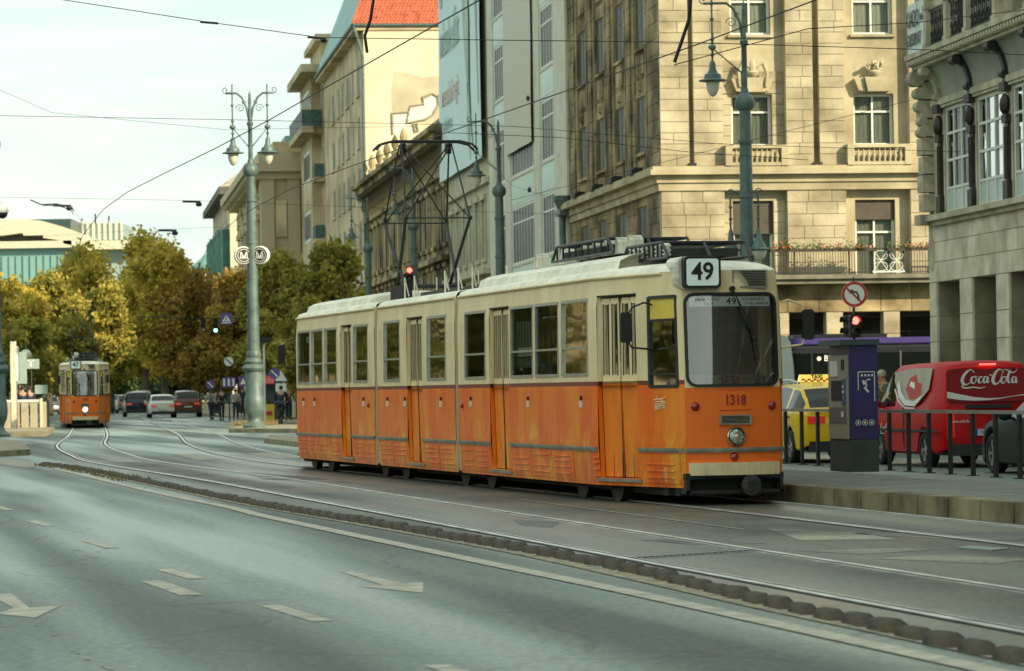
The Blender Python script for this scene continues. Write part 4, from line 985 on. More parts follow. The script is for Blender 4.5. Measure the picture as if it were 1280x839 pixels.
for (b0, b1) in bays:
    zt = rowsZ[1][0]; zb = z_c1; c = (b0 + b1) / 2
    bb = MB(); bb.box(-.42, -.18, -b1 + .0, -b0 - .0, zt - .12, zt - .0); bb.box(-.40, -.20, -b1, -b0, zb, zb + .12)
    for e_ in (b0, b1 - .26): bb.box(-.42, .0, -e_ - .26, -e_, zb, zt - .12)
    for e_ in (b0, b1): bb.box(-.3, .3, -e_ - .04, -e_ + .04, zt - .12, zt)
    bo = bb.build('balustrade', M_lime, sb)
    n = 9
    for i in range(n): inst('baluster', bal, bo, (-.3, -(b0 + .42 + (b1 - b0 - .84) * i / (n - 1)), zb + .12), sc=(1, 1, (zt - .24 - zb) / .6))
    # carved keystone with flower urn
    zk = rowsZ[1][1] + .05; kc = c - .05; km = MB()
    km.prism([(-kc - .30, zk), (-kc + .30, zk), (-kc + .42, zk + .55), (-kc - .42, zk + .55)], -.12, .36, 'yz')
    km.prism([(-kc - .62, zk + .05), (-kc - .34, zk), (-kc - .44, zk + .55), (-kc - .8, zk + .5)], .02, .36, 'yz'); km.prism([(-kc + .34, zk), (-kc + .62, zk + .05), (-kc + .8, zk + .5), (-kc + .44, zk + .55)], .02, .36, 'yz')
    km.lathe([(.1, 0), (.2, .08), (.24, .2), (.16, .26)], (-.0, -kc, zk + .55), 10)
    if b0 > 5:
        for _ in range(26): a = rnd.uniform(0, 6.28); r_ = rnd.uniform(0, .3); km.blob((-.02 + rnd.uniform(-.12, .12), -kc + r_ * math.cos(a), zk + .98 + .6 * r_ * math.sin(a)), .085, .085, .085, 6, 4, .15)
    else:
        km.blob((-.05, -kc, zk + .95), .12, .14, .32, 8, 6, .1)
        for s_ in (-1, 1): km.tube([(-.02, -kc + s_ * .1, zk + .95), (-.02, -kc + s_ * .4, zk + 1.12), (-.02, -kc + s_ * .55, zk + .7), (-.02, -kc + s_ * .5, zk + .2)], [.09, .1, .08, .05], 7)
    km.build('keystone', M_lime, sb, smooth=True)
# small bronze brackets at the pier feet
for q in grooves: MB().box(-.28, .1, -q[1] - .05, -q[0] + .05, z_c1 - .02, z_c1 + .12).build('groove_foot', M_iron, sb)
# arcade
ac = [(along(CS, a, 420, ERIGHT), along(CS, b, 420, ERIGHT)) for a, b in ((850, 872), (910, 932), (973, 986.5), (1033.5, 1054), (1105, 1125))] + [(10.9, 11.5), (13, 13.6)]
zt = Zs(391)
cl = ucube(M_limeb)
MB().box(.0, .6, -SW, 0, zt, zsl - .34).build('arcade_beam', M_limed, sb)
for i in range(12): inst('lintel_block', ucube(M_limed), sb, (-.0, -(.6 + i * 1.2), zt + (zsl - .34 - zt) / 2), 0, (.05, 1.17, zsl - .38 - zt))
for a_, b_ in ac:
    zz = 0
    for k in range(5): inst('column_stone', cl, sb, (.3, -(a_ + b_) / 2, zt * (k + .5) / 5), 0, (.62, b_ - a_, zt / 5 - .02))
MB().box(2.2, 2.3, -SW, 0, 0, 4.2).box(.6, 2.2, -SW, 0, 4.0, 4.2).build('arcade_back', M_room, sb)
for i in range(6): inst('shop_window', window_mesh(1.9, 3.2, 2, (.75,), M_dark)[0], sb, (2.15, -(1.2 + i * 2.2), .3), -math.pi / 2)
# shaded side front along the street
side_c = sorted(along(CS, p, 150) for p in (727.5, 750, 774, 800))
sw_ = 1.25; zrows = [(5.3, ZZ(800, 257, 137)), (ZZ(797, 192, 138), ZZ(797, 122, 138)), (ZZ(797, 61, 138), ZZ(797, 61, 138) + 2.3), (ZZ(797, 61, 138) + 4.1, ZZ(797, 61, 138) + 6.2)]
b2 = MB(); holes = [(c - sw_, c + sw_, z0, z1) for c in side_c for z0, z1 in zrows]
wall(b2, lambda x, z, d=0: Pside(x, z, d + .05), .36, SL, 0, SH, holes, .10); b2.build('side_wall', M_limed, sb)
p2 = MB(); n_s = 0; stuffb = MB()
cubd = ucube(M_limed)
def column_blocks(x0, x1, z0, z1, d0, hh=.62):
    global n_s
    n = max(1, round((z1 - z0) / hh)); h = (z1 - z0) / n
    for i in range(n):
        if z0 + h * i < 18.5:
            inst('pilaster_stone', cubd, sb, ((x0 + x1) / 2, -d0 / 2 - .01, z0 + h * (i + .5)), 0, (x1 - x0 - .012, -d0 + .02 + rnd.uniform(0, .03) + .34 * 0 + 0, h - .018)) if False else None
            yc = (d0 + .36) / 2
            stuffb.box(x0 + .006, x1 - .006, -.12, d0 + rnd.uniform(0, .012), z0 + h * i + .012, z0 + h * (i + 1) - .012)
edg = [0.0] + side_c + [SL]
for i, c in enumerate(side_c):
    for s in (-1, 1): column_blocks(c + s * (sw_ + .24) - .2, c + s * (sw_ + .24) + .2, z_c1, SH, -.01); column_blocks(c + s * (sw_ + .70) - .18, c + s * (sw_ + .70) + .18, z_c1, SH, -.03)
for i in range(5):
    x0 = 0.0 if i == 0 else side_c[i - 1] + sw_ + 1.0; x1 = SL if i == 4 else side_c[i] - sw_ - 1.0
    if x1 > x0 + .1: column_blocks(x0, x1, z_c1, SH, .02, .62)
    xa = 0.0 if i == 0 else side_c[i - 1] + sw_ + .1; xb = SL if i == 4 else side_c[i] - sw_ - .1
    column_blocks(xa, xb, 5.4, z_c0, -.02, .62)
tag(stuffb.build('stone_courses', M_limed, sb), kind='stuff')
for c in side_c:
    for k, (z0, z1) in enumerate(zrows):
        place_side(sb, c, z0, .10, sw_ * 2, z1 - z0, rows=(.66,), m=mat('brown_frame', (.13, .11, .075), .7, 0, .2), fr=.09)
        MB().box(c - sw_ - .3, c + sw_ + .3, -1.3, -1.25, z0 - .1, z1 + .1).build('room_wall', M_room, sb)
        if k:
            pm = MB(); pm.box(c - sw_ + .1, c + sw_ - .1, -.12, -.05, z0 - 1.25, z0 - .12); pm.box(c - sw_ - .05, c + sw_ + .05, -.12, .04, z0 - .12, z0); pm.box(c - sw_ + .35, c + sw_ - .35, -.05, -.02, z0 - 1.05, z0 - .3); pm.build('spandrel', M_limed, sb)
        if k == 1:
            MB().box(c - .5, c + .5, -.2, .45, z_c1, z_c1 + .18).box(c - .42, c + .42, -.1, .36, z_c1 + .18, z_c1 + .26).build('iron_box', M_iron, sb)
        if k == 1: MB().lathe([(.05, 0), (.2, .1), (.22, .35), (.1, .5)], (c, -.1, z1 + .15), 8).blob((c, -.08, z1 + .9), .2, .12, .3, 8, 5, .2).build('carved_cartouche', M_limed, sb, smooth=True)
MB().box(.36, SL, -14, -.36, SH - .3, SH).build('roof', M_roofd, sb)
MB().box(SL - .4, SL, -14, -.4, 0, SH - .31).box(.4, SL - .41, -14, -13.7, 0, SH - .31).build('back_wall', M_limed, sb)
dp = MB(); dp.tube([(SL + .1, .35, 0), (SL + .1, .35, 9.7)], .16, 8); dp.box(SL - .8, SL + .9, -.1, .6, 9.2, 9.45); dp.lathe([(.17, 0), (.4, .5), (.42, .7)], (SL + .1, .35, 9.4), 10)
dp.build('drainpipe', M_green, sb)

# ---------------------------------------------------------------- mint and glass building beyond it
xb1 = SL + .05
mb_ = thing('office_building', 'modern pale mint building with tall mullioned windows left of the limestone corner building', 'building', CS + EDIR * xb1, ERZ)
CM = CS + EDIR * xb1; LM = along(CM, 613, 200)
MH = 32; fx = lambda px, py=200: along(CM, px, py)
pil = [(fx(677), fx(668.5)), (fx(639), fx(632.5)), (fx(619), fx(612.5))]
wz = [(.4, 3.2), (3.4, 6.2), (7.75, 10.65), (12.2, 15.1), (16.6, 19.5), (21.0, 23.9), (25.4, 28.3)]
wins = [(fx(694.5), fx(677.3), 5), (fx(668.3), fx(639.3), 8), (fx(632.3), fx(619.3), 5)]
wb = MB(); wall(wb, lambda x, z, d=0: Pside(x, z, d), 0, LM, 0, MH, [(a, b, z0, z1) for a, b, _ in wins for z0, z1 in wz], .04)
wb.build('wall', M_mint, mb_)
for a, b, n in wins:
    for z0, z1 in wz:
        if a > fx(668.4) - .1 and b < fx(639) + .1 and 16 < z0 < 25 and False: continue
        w_ = b - a; o = place_side(mb_, (a + b) / 2, z0, .03, w_, z1 - z0, cols=n, rows=(.72,), fr=.12, th=.035)
        MB().box(a, b, -.6, -.55, z0, z1).build('blind', mat('office_blind', (.22, .24, .19), .9, 0, .5, 2.5, stretch=(3, 1, .3)), mb_)
        MB().box(a - .1, b + .1, -.05, .05, z0 - .12, z0).build('sill', M_pale, mb_)
    for k in range(len(wz) - 1):
        inst('spandrel_panel', ucube(M_mint), mb_, ((a + b) / 2, .0, (wz[k][1] + wz[k + 1][0]) / 2), 0, (b - a - .06, .04, wz[k + 1][0] - wz[k][1] - .3))
for a, b in pil: MB().box(a, b, -.1, .07, 0, MH).build('pilaster', M_pale, mb_)
MB().box(0, fx(696), .0, .12, 0, MH).build('corner_pilaster', M_pale, mb_)
MB().box(0, LM, -14, 0, MH - .3, MH).box(LM - .3, LM, -14, -.01, 0, MH - .31).box(0, .3, -14, -.01, 0, MH - .31).build('roof', M_roofd, mb_)
for i in range(5):
    for zz in (10.9, 15.3): MB().lathe([(.07, 0), (.1, .15), (.05, .25)], (fx(672) + i * 0, .42, zz), 8).build('spot_lamp', M_dark, mb_) if i < 1 else None
# hanging poster
xa, xb = fx(636), fx(670)
ban = MB(); z_b = 13.4
ban.grid([[(xa + (xb - xa) * i / 10, .20 + .02 * math.sin(i * 1.3 + j), z_b + (24 - z_b) * j / 8 - (.0 if j else -.0)) for i in range(11)] for j in range(9)])
M_bn2 = mat('cream_banner', (.60, .62, .52), .7, 0, .1, .35, col2=(.66, .52, .42), thr=(.5, .75))
po = tag(ban.build('poster', M_bn2, None, smooth='all'), 'washed-out cream and pink poster hanging over the middle windows of the mint building', 'poster'); po.location = CM; po.rotation_euler.z = ERZ
fr = MB().box(xb - .1, xb + .02, .42, .62, z_b, 24.1); 

# ---------------------------------------------------------------- pale building carrying the big banner
CB = CM + EDIR * (LM + .05); LB = along(CB, 562, 280)
pb_ = thing('banner_building', 'pale yellow building with narrow windows under the huge blue banner', 'building', CB, ERZ)
M_py = mat('pale_yellow_render', (.50, .46, .32), .85, 0, .22, .5, .1, col2=(.58, .55, .42))
gx = lambda px, py=270: along(CB, px, py)
cols = [gx(p) for p in (606, 598, 590, 582, 574, 567)]; rz_ = [(1.0, 3.4), (4.6, 7.0), (8.6, 11.8)]
w2 = MB(); wall(w2, Pside, 0, LB, 0, 31, [(c - .75, c + .75, a, b) for c in cols for a, b in rz_], .1); w2.build('wall', M_py, pb_)
for c in cols:
    for a, b in rz_: 
        place_side(pb_, c, a, .04, 1.5, b - a, rows=(.7,), curtain=False); MB().box(c - 1.0, c + 1.0, -.02, .14, a - .2, a).build('sill', M_py, pb_)
        if a > 8: MB().box(c - 1.0, c - .78, -.01, .1, a, b).box(c + .78, c + 1.0, -.01, .1, a, b).box(c - 1.05, c + 1.05, -.02, .2, b, b + .3).build('window_surround', M_py, pb_)
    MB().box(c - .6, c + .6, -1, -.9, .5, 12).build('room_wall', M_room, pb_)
MB().box(0, LB, -.02, .5, 7.7, 8.0).box(0, LB, -.02, .25, 12.6, 12.9).build('cornice', M_py, pb_)
MB().box(0, LB, -14, -.01, 30.7, 31).box(LB - .3, LB, -14, -.02, 0, 30.6).build('roof', M_roofd, pb_)
x0, x1 = gx(611), gx(555, 100); z0 = 14.0
bn = MB(); bn.grid([[(x0 + (x1 - x0) * i / 16, .32 + .04 * math.sin(i * .9 + j * .4), z0 + (34 - z0) * j / 12) for i in range(17)] for j in range(13)])
M_bn = mat('banner_blue', (.62, .80, .82), .65, 0, .03, .3)
bo = tag(bn.build('banner', M_bn, None, smooth='all'), 'huge pale blue advertising banner with grey lettering high on the street front', 'banner'); bo.location = CB; bo.rotation_euler.z = ERZ
M_bt = mat('banner_grey', (.40, .52, .50), .7, 0, 0); M_bp = mat('banner_pink', (.62, .52, .46), .7, 0, 0); M_bs = mat('banner_shape', (.40, .50, .44), .7, 0, .2, .3)
Lb = x1 - x0
def bt(s, size, xx, zz, m, sx=1): 
    me = text_mesh(s, size, m=m, sx=sx, depth=.01, align='LEFT'); o = bpy.data.objects.new('lettering', me); COL.objects.link(o); o.parent = bo; o.location = (x0 + Lb * xx, .38, zz); o.rotation_euler = (R(90), 0, R(180))
bt('Egy édesség', 3.0, .97, 25.8, M_bt, .75); bt('mások előtt', 3.0, .93, 22.2, M_bt, .75); bt('mesebeli segít', 1.9, .90, 18.9, M_bp, .9); bt('a kedvence', 1.2, .88, 17.2, M_bt, .9); bt('ez a szezon', 1.1, .88, 15.8, M_bp, .9)
sh = MB()
for (pts, r_) in (([(.36, 33), (.33, 27), (.30, 22), (.27, 18.6)], [.5, 1.3, 1.5, .5]), ([(.27, 18.6), (.24, 16.5), (.16, 14.5)], [.5, .35, .15]), ([(.27, 18.6), (.29, 16), (.25, 14.3)], [.4, .3, .12]), ([(.12, 33), (.10, 25), (.04, 17)], [.7, .6, .2])):
    for i in range(len(pts) - 1):
        (a, za), (b, zb) = pts[i], pts[i + 1]; ra, rb_ = r_[i], r_[i + 1]; sh.quad((x0 + Lb * a - ra, .375, za), (x0 + Lb * a + ra, .375, za), (x0 + Lb * b + rb_, .375, zb), (x0 + Lb * b - rb_, .375, zb))
sh.build('printed_shape', M_bs, bo)

# ---------------------------------------------------------------- weathered old building with heavy cornice
CO = CB + EDIR * (LB + .05); ox = lambda px, py=250: along(CO, px, py); LO = ox(456.5, 190)
ob = thing('old_building', 'low soot stained old building with a heavy bracketed cornice in the middle of the row', 'building', CO, ERZ)
M_old = mat('stained_stone', (.11, .08, .035), .9, 0, .5, .35, .3, 5, col2=(.46, .37, .19), thr=(.38, .6), stretch=(1, 1, .45))
w3 = MB(); cols = [1.8 + 3.55 * i for i in range(int((LO - 1) / 3.55))]; rr = [(1, 4), (6.0, 8.8), (10.4, 13.6)]
wall(w3, Pside, 0, LO, 0, 17.2, [(c - .8, c + .8, a, b) for c in cols for a, b in rr], .12); w3.build('wall', M_old, ob)
for c in cols:
    for a, b in rr:
        place_side(ob, c, a, .05, 1.6, b - a, curtain=False); MB().box(c - 1.15, c + 1.15, -.02, .2, b + .15, b + .4).box(c - 1.1, c + 1.1, -.02, .2, a - .25, a).box(c - 1.05, c - .82, -.02, .05, a, b + .15).box(c + .82, c + 1.05, -.02, .05, a, b + .15).build('window_surround', M_old, ob)
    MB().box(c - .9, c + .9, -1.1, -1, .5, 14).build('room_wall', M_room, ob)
MB().box(0, LO, -.02, .5, 9.3, 9.6).box(0, LO, -.02, .8, 16.6, 17.0).box(0, LO, -.02, 1.15, 17.0, 17.3).box(0, LO, -.02, .3, 14.4, 14.7).build('cornice', M_old, ob)
br = MB().box(-.16, .16, 0, .8, 0, .35).box(-.13, .13, 0, .45, -.9, 0).box(-.1, .1, 0, .25, -1.7, -.9).mesh('bracket', M_old)
for i in range(int(LO / 1.18)): inst('bracket', br, ob, (.6 + i * 1.18, 0, 16.2))
pr = MB(); pr.box(0, LO, -.6, -.3, 17.3, 17.6); pr.box(0, LO, -.6, -.3, 18.2, 18.4)
pr.build('parapet', M_old, ob)
for i in range(int(LO * .55 / .5), int(LO / .5)): inst('parapet_baluster', ucube(M_old), ob, (.3 + i * .5, -.45, 17.9), 0, (.2, .2, .6))
for i in range(5): MB().lathe([(.3, 0), (.3, .2), (.12, .3), (.28, .7), (.2, 1.1), (.05, 1.4)], (LO * .55 + i * LO * .11, -.45, 18.4), 8).build('roof_urn', M_old, ob, smooth=True)
rf = MB(); rf.quad((0, .6, 17.35), (LO, .6, 17.35), (LO, -5, 20.2), (0, -5, 20.2)); rf.quad((0, .6, 17.35), (0, -5, 20.2), (0, -5, 17), (0, .0, 17)); rf.quad((0, -5, 20.2), (LO, -5, 20.2), (LO, -14, 20.2), (0, -14, 20.2)); rf.build('roof', mat('zinc_roof', (.19, .24, .20), .5, .3, .3, .5), ob)
for i in range(30): inst('roof_seam', ucube(MATS['zinc_roof']), ob, (1 + i * LO / 30.5, -2.2, 18.83), 0, (.08, 6.2, .12), rx=R(-27))

# ---------------------------------------------------------------- house with the red tiled roof and the painted end wall
CR = CO + EDIR * (LO + .05); rx_ = lambda px, py=100: along(CR, px, py); LR = rx_(405, 100)
zE = ZZ(455, 38, CR.y)
hb_ = thing('apartment_house', 'cream apartment house with a red tiled hip roof and graffiti on its blank end wall', 'building', CR, ERZ)
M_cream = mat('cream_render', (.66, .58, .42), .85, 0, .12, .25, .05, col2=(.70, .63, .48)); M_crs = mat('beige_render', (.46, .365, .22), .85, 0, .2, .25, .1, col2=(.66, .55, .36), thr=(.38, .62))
W_R = 13
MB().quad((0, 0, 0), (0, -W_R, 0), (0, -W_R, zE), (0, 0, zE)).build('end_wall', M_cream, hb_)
cols = [(rx_(p), w_) for p, w_ in ((448, 2.6), (441, 1.5), (434.5, 3.0), (428, 2.6), (422.5, 1.8), (416, 3.4))]
zz0 = zE - 4.6; rr = [(zz0 - 4.15 * k, zz0 - 4.15 * k + 2.5) for k in range(7)]
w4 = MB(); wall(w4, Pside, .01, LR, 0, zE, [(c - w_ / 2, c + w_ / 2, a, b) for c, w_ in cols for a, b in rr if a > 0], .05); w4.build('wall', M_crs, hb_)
for c, w_ in cols:
    for a, b in rr:
        if a < 0: continue
        place_side(hb_, c, a, .04, w_, b - a, cols=2, rows=(), curtain=w_ > 1.6); MB().box(c - w_ / 2 - .15, c + w_ / 2 + .15, -.02, .15, a - .14, a).build('sill', M_crs, hb_)
    MB().box(c - w_, c + w_, -1.2, -1.1, 0, zE - 1).build('room_wall', M_room, hb_)
MB().box(-.12, LR, -W_R, .75, zE, zE + .35).build('eaves', M_crs, hb_)
MB().tube([(-.15, .85, zE + .4), (LR, .85, zE + .4)], .14, 6).tube([(-.2, .8, zE + .4), (-.2, .3, zE - 1.2), (-.2, .1, zE - 2), (-.2, .1, 1)], .12, 6).tube([(-.25, .8, zE + .4), (-.25, -W_R, zE + .4)], .12, 6).build('gutter', M_green, hb_)
M_tile = mat('red_tile', (.50, .12, .06), .75, 0, .25, 2, rnd=.12); M_cop = mat('copper_roof', (.16, .34, .32), .5, .2, .25, .4)
slope = MB(); zr = zE + 8.2; slope.quad((-.3, .9, zE + .45), (-.3, -W_R, zE + .45), (7.5, -W_R + 0, zr), (7.5, -2.2, zr)); slope.build('tile_underlay', M_tile, hb_)
# rows of tiles on the slope that faces the camera
tm = MB().grid([[(-.0, .14 - .28 * j / 4, .03 + .05 * math.sin(math.pi * j / 4)), (.42, .14 - .28 * j / 4, .0 + .05 * math.sin(math.pi * j / 4))] for j in range(5)]).mesh('roof_tile', M_tile, smooth='all')
tl = MB(); dirs = Vector((7.8, 0, zr - zE - .45)); Ls = dirs.length; dirs.normalize(); nt_ = 0
rb_ = random.Random(5)
for i in range(int(Ls / .36)):
    k = i * .36 / Ls; y_l = .9 + (-2.2 - .9) * k; 
    for j in range(int((y_l + W_R) / .30)):
        y = y_l - .15 - j * .30; c = Vector((-.3, 0, zE + .45)) + dirs * (i * .36); lift = .05
        n = Vector((-dirs.z, 0, dirs.x)); pts = []
        for q in range(4):
            h = lift + .05 * math.sin(math.pi * q / 3) + rb_.uniform(0, .012)
            a = c + n * h; b = c + dirs * .40 + n * (h - .045); yy = y + .14 - .28 * q / 3; pts.append(((a.x, yy, a.z), (b.x, yy, b.z)))
        tl.grid([[p[0] for p in pts], [p[1] for p in pts]]); nt_ += 1
tag(tl.build('roof_tiles', M_tile, hb_), kind='stuff')
MB().quad((-.3, .9, zE + .42), (LR, .9, zE + .42), (LR, -2.2, zr), (7.5, -2.2, zr)).quad((LR, .9, zE + .42), (LR, -W_R, zE + .42), (LR, -W_R, zr), (LR, -2.2, zr)).quad((7.5, -2.2, zr), (LR, -2.2, zr), (LR, -W_R, zr + .1), (7.5, -W_R, zr + .1)).build('copper_slope', M_cop, hb_)
for i in range(11): inst('roof_vent', ucube(M_tile), hb_, (.2, -1.2 - i * 1.1, zE + 1.0), 0, (.25, .2, .25))
# graffiti: a big pale tag with dark outlines
M_gw = mat('graffiti_white', (.66, .66, .58), .8, 0, .08); M_gd = mat('graffiti_dark', (.34, .29, .2), .8, 0, .2); M_gs = mat('wall_stain', (.48, .43, .30), .85, 0, .15, .5)
def wp(px, py):                                   # point on the end wall, in its own frame
    d = ERIGHT; s = along(CR, px, py, d); W_ = CR + d * s; return (-s, ZZ(px, py, W_.y))
def gf(name, pts, m, x=-.02):
    q = [wp(*p) for p in pts]; b = MB(); b.v = [(x, y, z) for y, z in q]; b.f = [tuple(range(len(q)))]; return b.build(name, m, hb_)
gf('plaster_patch', [(492, 90), (505, 90), (528, 97), (550, 95), (556, 130), (556, 160), (490, 145), (489, 118)], M_gs, -.01)
for pl in ([(492, 142), (510, 140), (512, 168), (492, 168)], [(511, 133), (530, 130), (533, 148), (508, 154)], [(528, 128), (540, 118), (548, 125), (545, 138), (534, 150)], [(549, 118), (557, 112), (557, 132), (550, 134)]): gf('graffiti_fill', pl, M_gw, -.02)
for pl in ([(491, 168), (490, 142), (511, 140), (513, 133), (530, 130), (528, 122), (540, 117), (547, 121), (548, 130), (541, 143), (532, 149), (508, 154), (511, 142)], [(517, 155), (519, 165), (523, 164), (521, 154)], [(547, 131), (556, 131)], [(548, 120), (557, 112)]):
    q = [wp(*p) for p in pl]; MB().tube([(-.06, y, z) for y, z in q], .09, 5).build('graffiti_line', M_gd, hb_)
MB().box(LR - .3, LR, -W_R, -.02, 0, zE).build('back_wall', M_crs, hb_)

# bay tower with balconies
CT = CR + EDIR * (LR + .05); LT = along(CT + EOUT * .9, 375.5, 150); 
bt_ = thing('balcony_house', 'beige corner house with stacked green balconies left of the red roofed house', 'building', CT, ERZ)
zT = ZZ(403, 76, CT.y); pj = .9; tx = lambda px, py=150: along(CT + EOUT * pj, px, py)
MB().box(3.5, LT, -12, pj, 0, zT - 1).box(0, 3.5, -12, .5, 0, zT - 2).build('wall', M_crs, bt_) if False else None
w5 = MB(); xs0 = 5; xs0 = min(5, LT * .35)
rr = [zT - 4.8 - 5.6 * k for k in range(5)]
cc = (xs0 + LT) / 2; hw_ = (LT - xs0) * .3
wall(w5, lambda x, z, d=0: (x, pj - d, z), xs0, LT, 0, zT - 1, [(cc - hw_, cc + hw_, a, a + 3) for a in rr if a > 0], .15)
wall(w5, lambda s, z, d=0: (xs0 + d, pj - s, z), 0, pj, 0, zT - 1, [], 0)
wall(w5, lambda x, z, d=0: (x, -d + .02, z), 0, xs0, 0, zT - 1, [(1.2, 3.8, a, a + 3) for a in rr if a > 0], .15)
w5.build('wall', M_crs, bt_)
MB().box(0, LT, -12, -11.7, 0, zT).box(LT - .3, LT, -12, pj - .01, 0, zT - 1.02).build('back_wall', M_crs, bt_)
for a in rr:
    if a < 0: continue
    place_side(bt_, cc, a, .05 - pj, hw_ * 2, 3, cols=4, rows=(), curtain=False, fr=.35, th=.04); place_side(bt_, 2.5, a, .05, 2.6, 3, cols=2, rows=(), curtain=False, fr=.15)
    MB().box(cc - hw_, cc + hw_, pj - 1.6, pj - 1.5, a, a + 3).box(1, 4, -1.6, -1.5, a, a + 3).build('room_wall', M_room, bt_)
ev = MB(); ev.box(-.2, LT + .8, -12, pj + 1.2, zT - 1, zT - .3); ev.box(4, LT - 1, -11, pj - 1, zT - .3, zT + 2.2); ev.box(3.4, LT - .4, -11.4, pj - .4, zT + 2.2, zT + 2.8); ev.build('roof', M_crs, bt_)
M_gb = mat('green_balcony', (.05, .10, .09), .5, 0, .4, 3)
for k, a in enumerate(rr):
    if a < 0: continue
    if k == 0 or k == 9:
        MB().box(1.5, LT + .5, pj, pj + 1.1, a - 1.6, a - 1.0).box(2, xs0 - .1, 0, pj, a - 1.6, a - 1.0).build('balcony_slab', M_crs, bt_)
        rb = MB().box(1.5, LT + .5, pj + 1.0, pj + 1.08, a + .4, a + .5); 
        for i in range(22): x = 1.6 + (LT - 1.3) * i / 22; rb.box(x, x + LT / 30, pj + 1.01, pj + 1.07, a - 1.0, a + .42)
        rb.box(1.5, 1.6, .1, pj + 1.05, a - 1.0, a + .5)
    else:
        MB().box(.5, 4.6, .0, 1.0, a - .5, a - .1).build('balcony_slab', M_crs, bt_)
        rb = MB().box(.5, 4.6, .9, .96, a + 1.0, a + 1.1)
        for i in range(12): rb.box(.5 + i * .34, .72 + i * .34, .91, .95, a - .1, a + 1.02)
        rb.box(.5, .56, .1, .95, a - .1, a + 1.1)
    rb.build('balcony_railing', M_gb, bt_)

# classical palace with pilasters
CP = CT + EDIR * (LT + 1.5); CP = CP + EOUT * along(CP, 331, 250, EOUT); LP_ = along(CP, 296, 250)
pa = thing('classical_building', 'pale classical building with giant pilasters, carved frieze and deep cornice behind the double street lamp', 'building', CP, ERZ)
zP = ZZ(355, 193, CP.y); M_pal = mat('palace_stone', (.70, .60, .42), .85, 0, .25, .3, .1, col2=(.46, .38, .25))
cols = [7 + 7.5 * i for i in range(int((LP_ - 8) / 7.5))]; rr = [(2, 6), (9, 13), (15.2, 18.2)]
w6 = MB(); wall(w6, Pside, 0, LP_, 0, zP - 1, [(c - 1.3, c + 1.3, a, b) for c in cols for a, b in rr], .2); wall(w6, Pfront, 0, 13, 0, zP - 1, [], 0); w6.build('wall', M_pal, pa)
for c in cols:
    for a, b in rr: place_side(pa, c, a, .06, 2.6, b - a, curtain=False, fr=.2); MB().box(c - 2, c + 2, -.02, .6, b + .3, b + .9).box(c - 1.9, c + 1.9, -.02, .5, a - .6, a - .1).build('window_pediment', M_pal, pa)
    MB().box(c - 3.75 - .7, c - 3.75 + .7, -.02, .25, 7, zP - 3.5).box(c - 3.75 - .95, c - 3.75 + .95, -.02, .35, zP - 3.5, zP - 2.6).build('pilaster', M_pal, pa)
    b_ = MB()
    for _ in range(10): b_.blob((c + rnd.uniform(-2.4, 2.4), .2, 19.6 + rnd.uniform(-.8, 1.6)), .5, .4, .5, 6, 4, .3)
    b_.build('carved_figure', M_pal, pa, smooth=True)
MB().box(-.4, 1.8, -.9, .4, 3, zP - 2.4).build('corner_pilaster', M_pal, pa); MB().box(-.4, .1, -3.4, -2.2, 3, zP - 2.4).build('corner_pilaster', M_pal, pa); MB().box(-.3, .05, -2.1, -1.0, zP - 8, zP - 4.5).box(-.3, .05, -2.1, -1.0, zP - 14, zP - 10).build('recess_panel', M_crs, pa)
MB().box(-.6, LP_, -13, 1.0, zP - 2.4, zP - 1.7).box(-1.2, LP_, -13, 1.9, zP - 1.7, zP - .9).box(-.8, LP_, -13, .6, zP - .9, zP + .2).build('cornice', M_pal, pa)
for i in range(int(LP_ / 1.5)): inst('dentil', ucube(M_pal), pa, (i * 1.5, 1.2, zP - 2.0), 0, (.5, .9, .5))
MB().box(8, 14, -7, -2.5, zP + .2, zP + 2.4).build('roof_box', M_cop, pa)
MB().box(2, LP_ - 3, -12, -1, zP + .2, zP + 1.4).build('roof', M_crs, pa)
# house at the end of the row
CE = CP + EDIR * (LP_ + 12); CE = CE + EOUT * along(CE, 287, 260, EOUT); LE = along(CE, 266, 260)
eh = thing('end_house', 'last house of the row, dark eaves and yellow balcony panels, scaffold netting below', 'building', CE, ERZ)
zN = ZZ(290, 243, CE.y)
w7 = MB(); cols = [8 + 11 * i for i in range(int((LE - 8) / 11))]
rr = [zN - 6 - 5.5 * k for k in range(4)]
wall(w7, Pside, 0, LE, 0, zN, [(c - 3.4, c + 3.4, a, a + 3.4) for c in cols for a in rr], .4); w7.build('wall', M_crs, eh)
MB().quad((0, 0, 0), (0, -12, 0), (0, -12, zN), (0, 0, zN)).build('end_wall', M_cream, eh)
for c in cols:
    for k, a in enumerate(rr): place_side(eh, c, a, .1, 6.8, 3.4, cols=3, rows=(), curtain=False, fr=.3, th=.2)
    MB().box(c - 3.6, c + 3.6, .02, .6, rr[1] - 1.2, rr[1] + .6).build('balcony_panel', mat('yellow_panel', (.45, .32, .06), .7, 0, .2), eh)
MB().box(-1, LE + 2, -12, 1.3, zN, zN + .8).build('eaves', M_roofd, eh)
MB().quad((-1, 1.3, zN + .85), (LE, 1.3, zN + .85), (LE, -6, zN + 6), (4, -6, zN + 6)).quad((-1, 1.3, zN + .85), (4, -6, zN + 6), (4, -12, zN + 6), (-1, -12, zN + .95)).build('roof', mat('grey_roof', (.30, .28, .22), .8, 0, .2), eh)
nt_ = MB(); nt_.grid([[(1 + LE * .8 * i / 20, .9 + .6 * math.sin(i * 1.7), z) for i in range(21)] for z in (0, 8, 16, 21)]); nt_.grid([[(1, 1 - 10 * i / 8 + .5 * math.sin(i * 2.1), z) for i in range(9)] for z in (0, 8, 16, 21)])
